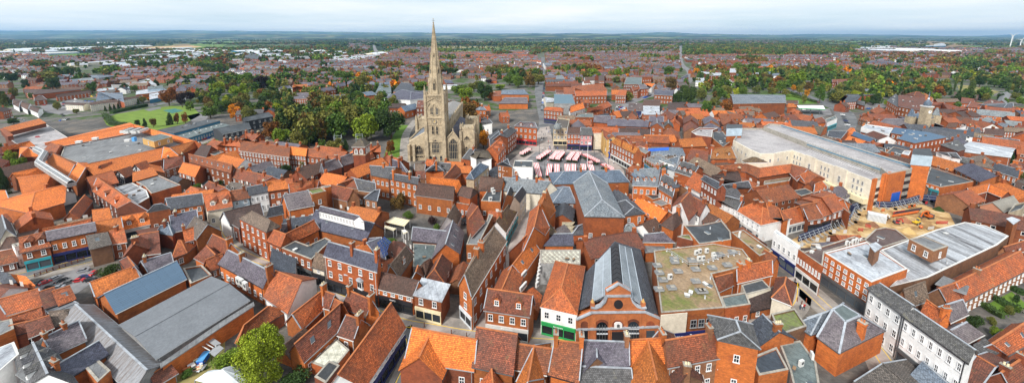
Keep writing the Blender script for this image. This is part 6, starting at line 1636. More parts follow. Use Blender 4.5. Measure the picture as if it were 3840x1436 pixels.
for x,y,a,c,l in((385,865,.3,'dark','dark car partly hidden at the left end of the yard'),(455,865,2.7,'red','red hatchback at the left side of the yard'),(558,820,2.9,'silver','silver estate car in the middle of the yard'),(615,845,2.9,'black','black car with yellow plate beside the silver estate'),(695,865,2.2,'dark','dark car beside the bright red coupe'),(790,845,1.9,'red','bright red coupe in front of the dark blue car'),(845,810,1.8,'navy','dark blue car behind the bright red coupe'),(840,745,2.0,'silver','grey car under the bare gable wall'),(905,840,1.9,'black','black car at the right side of the yard'),(510,905,2.0,'dark','grey car behind the sheet metal roof'),(590,915,2.0,'silver','silver car nearest the tiled roof row'),(935,775,.2,'red','dark red van behind the yard rail')):
 car(x,y,a,c,l,'cars parked in the small yard')
tile(0,380,2.293);car(325,312,1.3,'red','single red car on the rooftop car park',z_is=8.65,z=.02)
def carrow(tx,pts,n,ang,label,group,z=.1,jit=.0):
 tile(*tx);(a,b),(c,d)=pts
 for i in range(n):
  t=i/max(1,n-1);car(a+(c-a)*t,b+(d-b)*t,ang+R.uniform(-.05,.05),R.choice(['silver','white','dark','blue','silver','red','black','navy','white']),label,group,z,parts=False)
carrow((0,60,2.674),((850,855),(955,862)),7,.1,'car in the row behind the white gabled flats','cars in a row behind the white gabled flats')
carrow((0,60,2.674),((640,860),(636,905)),4,1.4,'car along the left side of the flats car park','cars along the left side of the flats car park')
carrow((0,380,2.293),((525,170),(585,160)),5,.3,'car in the lower row beside the square flats','cars in the lower row beside the square flats')
carrow((0,380,2.293),((530,118),(545,130)),2,.3,'car in the short row beside the square flats','cars in the short row beside the square flats')
carrow((0,380,2.293),((60,130),(205,170)),7,1.0,'car between the gardens at the far left','cars between the gardens at the far left')
carrow((1920,60,2.674),((322,705),(300,955)),17,.05,'car parked nose to tail along the straight street','cars parked along the straight street')
carrow((1920,60,2.674),((292,490),(305,570)),6,.05,'car on the far part of the straight street','cars on the far part of the straight street')
carrow((1920,60,2.674),((1685,360),(1690,460)),7,.05,'tiny distant car on the avenue','distant cars on the avenue')
carrow((1920,60,2.674),((1070,920),(1130,935)),6,.5,'car in the front row beside the navy showroom','cars in the front row beside the navy showroom')
carrow((1920,60,2.674),((1060,945),(1110,955)),4,.5,'car in the rear row beside the navy showroom','cars in the rear row beside the navy showroom')
carrow((1920,60,2.674),((1330,825),(1390,800)),5,-1.2,'car waiting on the avenue by the lodge','cars on the avenue by the lodge')
carrow((2560,60,2.674),((1265,835),(1345,870)),5,.9,'car on the main road beside the hedge','cars on the main road beside the hedge')
carrow((2560,60,2.674),((1140,780),(1190,805)),3,.9,'car on the main road under the trees','cars on the main road under the trees')
carrow((3000,380,2.293),((365,120),(415,225)),7,.35,'car queueing at the traffic lights','cars queueing at the traffic lights')
carrow((3140,60,2.674),((310,935),(360,932)),3,1.4,'car beside the junction house yard','cars beside the junction house yard')
for a in(((0,60,2.674),445,898,1.5,'red','red car alone in the flats car park',0),((0,60,2.674),505,890,1.5,'dark','dark car right of the red car near the flats',0),((0,60,2.674),760,843,1.3,'white','white van parked in the flats car park',1),((0,60,2.674),755,865,1.4,'white','white car in front of the white van',0),((0,60,2.674),925,815,1.4,'yellow','yellow green ambulance van behind the flats',1),((500,380,2.293),615,332,.1,'red','red car parked beside the school lawn',0),((500,380,2.293),648,322,.1,'blue','blue car parked beside the school lawn',0),((1500,740,2.675),655,250,.1,'black','dark car in the yard behind the flat roofs',0),((2560,60,2.674),1205,945,1.5,'white','white van at the petrol station',1),((0,60,2.674),1555,892,1.5,'dark','dark car on the road by the sports hall',0)):
 tile(*a[0]);car(a[1],a[2],a[3],a[4],a[5],van=bool(a[6]))
tile(2000,1040,2.432)
A,B=g(1163,335,8.4),g(1716,287,8.4);b_=[b for b in BUILT if 'chemist store' in b['label']][0];bo=tuple(b_.location);n_=Vector(((B-A).y,-(B-A).x,0)).normalized();n_=-n_ if n_.y>0 else n_
m=MB();a,b=A+n_*.12,A.lerp(B,.43)+n_*.12;m.prism([(a.x,a.y),(b.x,b.y),(A.lerp(B,.43).x,A.lerp(B,.43).y),(A.x,A.y)],3.4,8.3,'wall_c');m.obj('cream_panel',b_,bo)
m=MB();a,b=A+n_*.3,B+n_*.3;m.prism([(a.x,a.y),(b.x,b.y),(B.x,B.y),(A.x,A.y)],2.4,3.7,'navy');fa=m.obj('fascia',b_,bo)
for t,tx,sz in((.28,'Pharmacy',.8),(.58,'Boots',1.0)):
 p=A.lerp(B,t)+n_*.36;letters(tx,b_,(p.x-bo[0],p.y-bo[1],2.7),sz,'white',pi/2,atan2((B-A).y,(B-A).x))
for t in(.55,.68,.81):p=A.lerp(B,t)+n_*.02;put('window',window_mesh(1.3,1.8,'grey'),b_,(p.x-bo[0],p.y-bo[1],4.6),atan2((B-A).y,(B-A).x))
m=MB();w_,l_,h0,h1=2.6,2.1,2.1,2.9
for s in(-1,1):
 P=[Vector((-w_/2,0,h1)),Vector((w_/2,0,h1)),Vector((w_/2,s*l_/2,h0)),Vector((-w_/2,s*l_/2,h0))]
 if s<0:P=P[::-1]
 m.slab(P[::-1]if s>0 and False else P,.05,'canvas')
 m.face([(-w_/2,s*l_/2,h0),(w_/2,s*l_/2,h0),(w_/2,s*l_/2,h0-.3),(-w_/2,s*l_/2,h0-.3)],'canvas')
for s in(-1,1):m.face([(s*w_/2,-l_/2,h0),(s*w_/2,l_/2,h0),(s*w_/2,0,h1)],'redp')
CAN=m.mesh('canopy');m=MB();m.box((0,0,.8),(2.6,1.2,.08),'wood');m.box((0,0,.3),(2.6,.06,.5),'wood');TAB=m.mesh('table')
m=MB();m.box((0,0,0),(.07,.07,2.2),'dgrey');LEG=m.mesh('leg')
def stall(P,rz,label):
 r_=root('market_stall',(P.x,P.y,.08),label,'market stall','striped market stalls on the square',rz)
 put('canopy',CAN,r_);put('table',TAB,r_)
 for sx in(-1,1):
  for sy in(-1,1):put('leg',LEG,r_,(sx*1.4,sy*1.05,0))
tile(2000,380,2.293)
for(x0,y0,x1,y1,n,lb)in((50,480,135,425,7,'red and white striped stall in the slanting row by the bank street'),(160,480,212,430,6,'striped stall in the rear row in front of the stone bank, left line'),(210,485,256,435,6,'striped stall in the rear row in front of the stone bank, right line'),(305,488,343,436,6,'striped stall before the blue shop, left line'),(360,492,394,440,6,'striped stall before the blue shop, right line'),(440,455,548,508,8,'striped stall in the diagonal row before the cream shop'),(22,535,47,628,8,'striped stall in the column beside the white box building'),(143,545,132,618,7,'striped stall in the front column left of the lamp'),(202,545,203,600,5,'striped stall in the front column right of the lamp'),(288,545,293,585,4,'striped stall behind the town hall roof, left pair'),(345,545,345,585,4,'striped stall behind the town hall roof, right pair'),(428,545,432,572,3,'striped stall near the flagpole, left'),(490,548,500,575,3,'striped stall near the flagpole, right'),(485,518,490,520,1,'single low striped stall near the flagpole'),(603,540,668,572,5,'striped stall in the short row by the georgian terrace'),(-95,440,-36,408,4,'striped stall apart from the rest near the corner pub')):
 A=g(x0,y0,2.6);B=g(x1,y1,2.6);d=B-A;rz=atan2(d.y,d.x)-pi/2
 for i in range(n):stall(A.lerp(B,i/max(1,n-1)),rz,lb)
def lamp(x,y,h,label,arms=1):
 P=at(*q(x,y),0);r_=root('street_lamp',(P.x,P.y,0),label,'street lamp','street lamps');m=MB();m.cyl((0,0,0),.16,.09,h,'dgrey',8);put('pole',m.mesh('pole'),r_)
 for s in range(arms):
  m=MB();sx=1-2*s;m.bar((0,0,h),(sx*1.1,0,h+.1),.1,'dgrey');m.box((sx*1.3,0,h),(.6,.25,.14),'pale');put('lamp_head',m.mesh('lamp_head'),r_)
tile(2000,380,2.293)
for i,(x,y,l)in enumerate(((50,460,'lamp post beside the slanting stall row'),(118,600,'lamp post left of the front stalls'),(268,470,'lamp post between the rear stall rows'),(95,670,'lamp post beside the town hall roof'),(522,470,'lamp post before the cream shop'),(270,560,'lamp post between the front stalls'),(645,540,'lamp post by the short stall row'),(395,560,'twin headed lamp in the middle of the square'))):lamp(x,y,8.5,l,2 if 'twin' in l else 1)
P=g(462,590);fp=root('flagpole',P,'tall white flagpole rising in front of the market stalls','flagpole');m=MB();m.cyl((0,0,0),.14,.07,15,'white',8);put('pole',m.mesh('pole'),fp);m=MB();m.box((.7,0,13),(1.4,.05,.9),'white');put('flag',m.mesh('flag'),fp)
tile(0,740,2.675);
for i in range(9):
 P=g(350+i*62,800-i*21);
 if i==0:
  r_=root('street_railing',P,'dark red railing between the road and the yard of cars','railing');ro=P.copy()
 m=MB();m.box((P.x,P.y,0),(.12,.12,1.2),'wall_d');m.obj('post',r_,ro)
a=g(350,800);b=g(850,632);m=MB()
for z in(1.15,.6,.15):m.bar(a+Vector((0,0,z)),b+Vector((0,0,z)),.07,'wall_d')
for i in range(60):p=a.lerp(b,i/59);m.box((p.x,p.y,.15),(.04,.04,1),'wall_d')
m.obj('rail',r_,ro)
for tx,x,y,l in(((1500,1040,2.432),223,455,'slim red black bollard outside the cream shopfront'),((1500,1040,2.432),470,520,'slim bollard outside the lilac corner shop'),((1500,1040,2.432),608,545,'slim bollard by the alley mouth'),((500,740,2.675),880,400,'post beside the timber framed shop'),((500,740,2.675),1135,595,'post on the bend below the solicitors'),((2500,1040,2.432),1190,220,'left of three posts near the white fronted store'),((2500,1040,2.432),1230,250,'middle of three posts near the white fronted store'),((2500,1040,2.432),1270,230,'right of three posts near the white fronted store')):
 tile(*tx);P=g(x,y);m=MB();m.cyl((0,0,0),.1,.09,1.1,'wall_d',8);m.cyl((0,0,1.1),.12,.03,.15,'wall_d',8);o=put('bollard',m.mesh('bollard'),None,(P.x,P.y,.06));tag(o,l,'bollard','street bollards')
def person_mesh(stride,arm,top,legs,skin='skin',hair='black'):
 V={'p':(0,0,.93),'s':(0,0,1.2),'c':(0,0,1.42),'n':(0,-.01,1.52),'h':(0,-.02,1.64),'ht':(0,-.02,1.74)}
 for s,k in((-1,'l'),(1,'r')):
  f=stride*s
  V.update({k+'hip':(s*.1,0,.9),k+'kn':(s*.11,-.12*f-.02,.5),k+'an':(s*.11,-.28*f+.03,.08),k+'to':(s*.11,-.28*f-.12,.04),k+'sh':(s*.2,0,1.4),k+'el':(s*.25,.1*f,1.14),k+'ha':(s*.24,.2*f-.05-arm*.1,.9+arm*.12)})
 E=[('p','s'),('s','c'),('c','n'),('n','h'),('h','ht')]+[e for k in 'lr' for e in(('p',k+'hip'),(k+'hip',k+'kn'),(k+'kn',k+'an'),(k+'an',k+'to'),('c',k+'sh'),(k+'sh',k+'el'),(k+'el',k+'ha'))]
 ks=list(V);me=bpy.data.meshes.new('person');me.from_pydata([V[k]for k in ks],[(ks.index(a),ks.index(b))for a,b in E],[])
 o=bpy.data.objects.new('t',me);COL.objects.link(o);md=o.modifiers.new('s','SKIN');sk=me.skin_vertices[0].data
 rad={'p':.15,'s':.13,'c':.15,'n':.055,'h':.095,'ht':.07}
 for i,k in enumerate(ks):
  r=rad.get(k)or{'hip':.1,'kn':.065,'an':.045,'to':.04,'sh':.07,'el':.045,'ha':.035}[k[1:]]
  sk[i].radius=(r,r*(.75 if k in 'psc' else 1));sk[i].use_root=k=='p'
 sb=o.modifiers.new('b','SUBSURF');sb.levels=1;sb.render_levels=1
 dg=bpy.context.evaluated_depsgraph_get();me2=bpy.data.meshes.new_from_object(o.evaluated_get(dg));bpy.data.objects.remove(o)
 for k in(skin,top,legs,hair):me2.materials.append(MATS[k])
 for p in me2.polygons:
  c=p.center;p.material_index=3 if c.z>1.68 or(c.z>1.58 and c.y>.02)or c.z<.07 else 0 if c.z>1.5 or(abs(c.x)>.17 and c.z<.98 and c.z>.7)else 1 if c.z>.93 else 2
  p.use_smooth=True
 return me2
PM=[person_mesh(1,0,a,b)for a,b in(('black','jeans'),('redp','black'),('white','jeans'),('blue','dgrey'))]+[person_mesh(.3,1,'dgrey','jeans')]
PL=['dark coat and jeans','red top and black trousers','white top and jeans','blue jacket and grey trousers','grey jacket and jeans']
for tx,x,y,k,l in(((1500,380,2.293),1260,245,0,'walking up the street left of the stone bank'),((1500,380,2.293),1235,330,4,'standing outside the corner pub'),((2000,380,2.293),112,245,0,'walking past the stone bank'),((2000,380,2.293),130,275,3,'beside the bank railings'),((2000,380,2.293),90,330,0,'in the middle of the bank street'),((2000,380,2.293),140,390,2,'near the bank corner'),((2500,1040,2.432),1168,55,0,'walking alone on the paved street by the corner house'),((2500,1040,2.432),1215,295,4,'left of a small group outside the mossy roof'),((2500,1040,2.432),1232,298,2,'middle of a small group outside the mossy roof'),((2500,1040,2.432),1250,296,1,'right of a small group outside the mossy roof'),((2000,380,2.293),480,420,3,'outside the pink fronted shop'),((2000,380,2.293),330,425,1,'outside the blue shopfront'),((2000,380,2.293),250,520,2,'between the stall rows'),((2000,380,2.293),400,530,0,'by the lamp in the square'),((1500,740,2.675),1190,520,0,'walking in the narrow shopping alley'),((2000,380,2.293),600,470,4,'walking along the right side of the square'),((2000,380,2.293),690,540,2,'beside the georgian terrace columns')):
 tile(*tx);P=g(x,y);o=put('person',PM[k],None,(P.x,P.y,.09),R.uniform(0,6));tag(o,'person in '+PL[k]+' '+l,'person')
tile(2000,380,2.293)
for i in range(34):
 x,y=R.choice(((R.uniform(60,240),R.uniform(500,540)),(R.uniform(260,620),R.uniform(515,540)),(R.uniform(60,280),R.uniform(400,425)),(R.uniform(560,720),R.uniform(470,560)),(R.uniform(60,150),R.uniform(250,400))));k=R.randrange(5)
 P=g(x,y);o=put('person',PM[k],None,(P.x,P.y,.09),R.uniform(0,6));tag(o,'person in '+PL[k]+' among the shoppers in the market place','person','shoppers in the market place in '+PL[k])
tile(3280,380,2.293)
O_=g(480,215);ck_=root('clock_hall',O_,'cream stone hall with slate roofs and a domed clock tower','clock hall');
PC=[(g(x,y,10).x-O_.x,g(x,y,10).y-O_.y)for x,y in((300,130),(440,160),(580,120),(560,95),(320,100))]
m=MB();m.prism(PC,0,8.5,'wall_t');m.obj('wall',ck_);m=MB();m.prism(poly_off(PC,.6),8.5,9.6,'wall_t','roof_u');m.obj('roof',ck_)
for i in range(3):
 A_,B_=Vector(PC[i]),Vector(PC[i+1])if i<2 else Vector(PC[0])
 if i<2:
  for k in range(6):
   for z in(1.2,4.8):
    p=A_.lerp(B_,(k+.5)/6);d=B_-A_;put('window',window_mesh(1.2,2.4,'wall_t'),ck_,(p.x,p.y-.05,z),atan2(d.y,d.x))
for(x,y)in((320,92),(535,82)):
 p=g(x,y,14)-O_;m=MB();m.prism([(p.x-1.9,p.y-1.9),(p.x+1.9,p.y-1.9),(p.x+1.9,p.y+1.9),(p.x-1.9,p.y+1.9)],0,11,'wall_t');m.cyl((p.x,p.y,11),2.6,.7,5,'roof_u',4);m.obj('corner_pavilion',ck_)
p=g(440,100,15)-O_;m=MB();m.prism([(p.x-1.75,p.y-2.2),(p.x+1.75,p.y-2.2),(p.x+1.75,p.y+2.2),(p.x-1.75,p.y+2.2)],0,19,'wall_t');m.prism([(p.x-2.05,p.y-2.5),(p.x+2.05,p.y-2.5),(p.x+2.05,p.y+2.5),(p.x-2.05,p.y+2.5)],19,19.8,'offwhite');m.obj('clock_tower',ck_)
m=MB();pr=[(1.8,0),(1.9,.9),(1.75,1.8),(1.4,2.8),(.9,3.6),(.4,4.3)]
for(r0,z0),(r1,z1)in zip(pr,pr[1:]):m.cyl((p.x,p.y,19.8+z0),r0,r1,z1-z0,'roof_u',14)
m.cyl((p.x,p.y,24),.5,.4,1.2,'pale',8);m.cyl((p.x,p.y,25.2),.45,.03,4.5,'roof_u',8);m.obj('dome',ck_)
ring_=[(p.x+1.1*cos(a),p.y-2.28,16+1.1*sin(a))for a in[2*pi*k/16 for k in range(16)]];m=MB();m.face(ring_,'white');m.bar((p.x,p.y-2.33,16),(p.x,p.y-2.33,16.9),.12,'black');m.bar((p.x,p.y-2.33,16),(p.x+.6,p.y-2.33,16),.12,'black');m.obj('clock_face',ck_)
tile(1000,380,2.293);zt=15.5;P=[g(x,y,zt)for x,y in((738,388),(842,388),(840,362),(742,362))];w_=(P[1]-P[0]).length;c=(P[0]+P[1])/2
bt=root('brick_tower',(c.x,c.y+w_/2,0),'square victorian brick tower with a small pyramid roof','brick tower');m=MB();h=w_/2
m.box((0,0,0),(w_,w_,zt),'wall_d');m.box((0,0,zt-4.2),(w_+.4,w_+.4,.4),'wall_t');m.box((0,0,zt-.5),(w_+.7,w_+.7,.5),'offwhite');put('shaft',m.mesh('shaft'),bt)
m=MB();m.cyl((0,0,zt),w_*.86,.05,3.2,'roof_k',4);o=put('roof',m.mesh('roof'),bt,(0,0,0),pi/4)
for s in(-1,1):put('window',gothic(1.3,2.4,2,'offwhite'),bt,(s*1.2,-w_/2-.05,zt-3.6));put('window',gothic(1.3,2.4,2,'offwhite'),bt,(w_/2+.05,s*1.2,zt-3.6),pi/2)
tile(2000,380,2.293);c=g(205,232,11.4);dm=[b for b in BUILT if 'honey stone corner bank' in b['label']][0];m=MB()
for(r0,z0),(r1,z1)in zip([(2.2,0),(2.2,.8),(2.1,1.6),(1.6,2.6),(.8,3.3)],[(2.2,.8),(2.1,1.6),(1.6,2.6),(.8,3.3),(.1,3.6)]):m.cyl((c.x,c.y,11+z0),r0,r1,z1-z0,'roof_u',14)
m.obj('dome',dm,tuple(dm.location))
def turbine(px,py_top,py_base,label,blade=40,a0=.4):
 D=2300;d=at(px,200,0);s=D/d.y;P=Vector((d.x*s,D,0));k=CF/D
 tp=CH+(HY+20-py_top-20)*D/CF;P=Vector(((px-1920)/CF*D*.985,D,0))
 r_=root('wind_turbine',P,label,'wind turbine','wind turbines on the plain');m=MB();m.cyl((0,0,0),2.6,1.5,tp,'white',12);put('tower',m.mesh('tower'),r_);m=MB();m.box((0,1,tp),(3,8,3),'white');put('nacelle',m.mesh('nacelle'),r_)
 for i in range(3):
  a=a0+i*2*pi/3;m=MB();m.face([(-1.6,0,0),(1.6,0,0),(.3,0,blade),(-.3,0,blade)],'white');m.face([(-1.6,.6,0),(-.3,.3,blade),(.3,.3,blade),(1.6,.6,0)],'white');m.face([(-1.6,0,0),(-.3,0,blade),(-.3,.3,blade),(-1.6,.6,0)],'white')
  o=put('blade',m.mesh('blade'),r_,(0,-4,tp+1.5));o.rotation_euler=(0,a,0)
turbine(3797,136,180,'white wind turbine on the plain at the right',38,1.0);turbine(3834,150,178,'second white wind turbine cut by the right edge',38,.6)
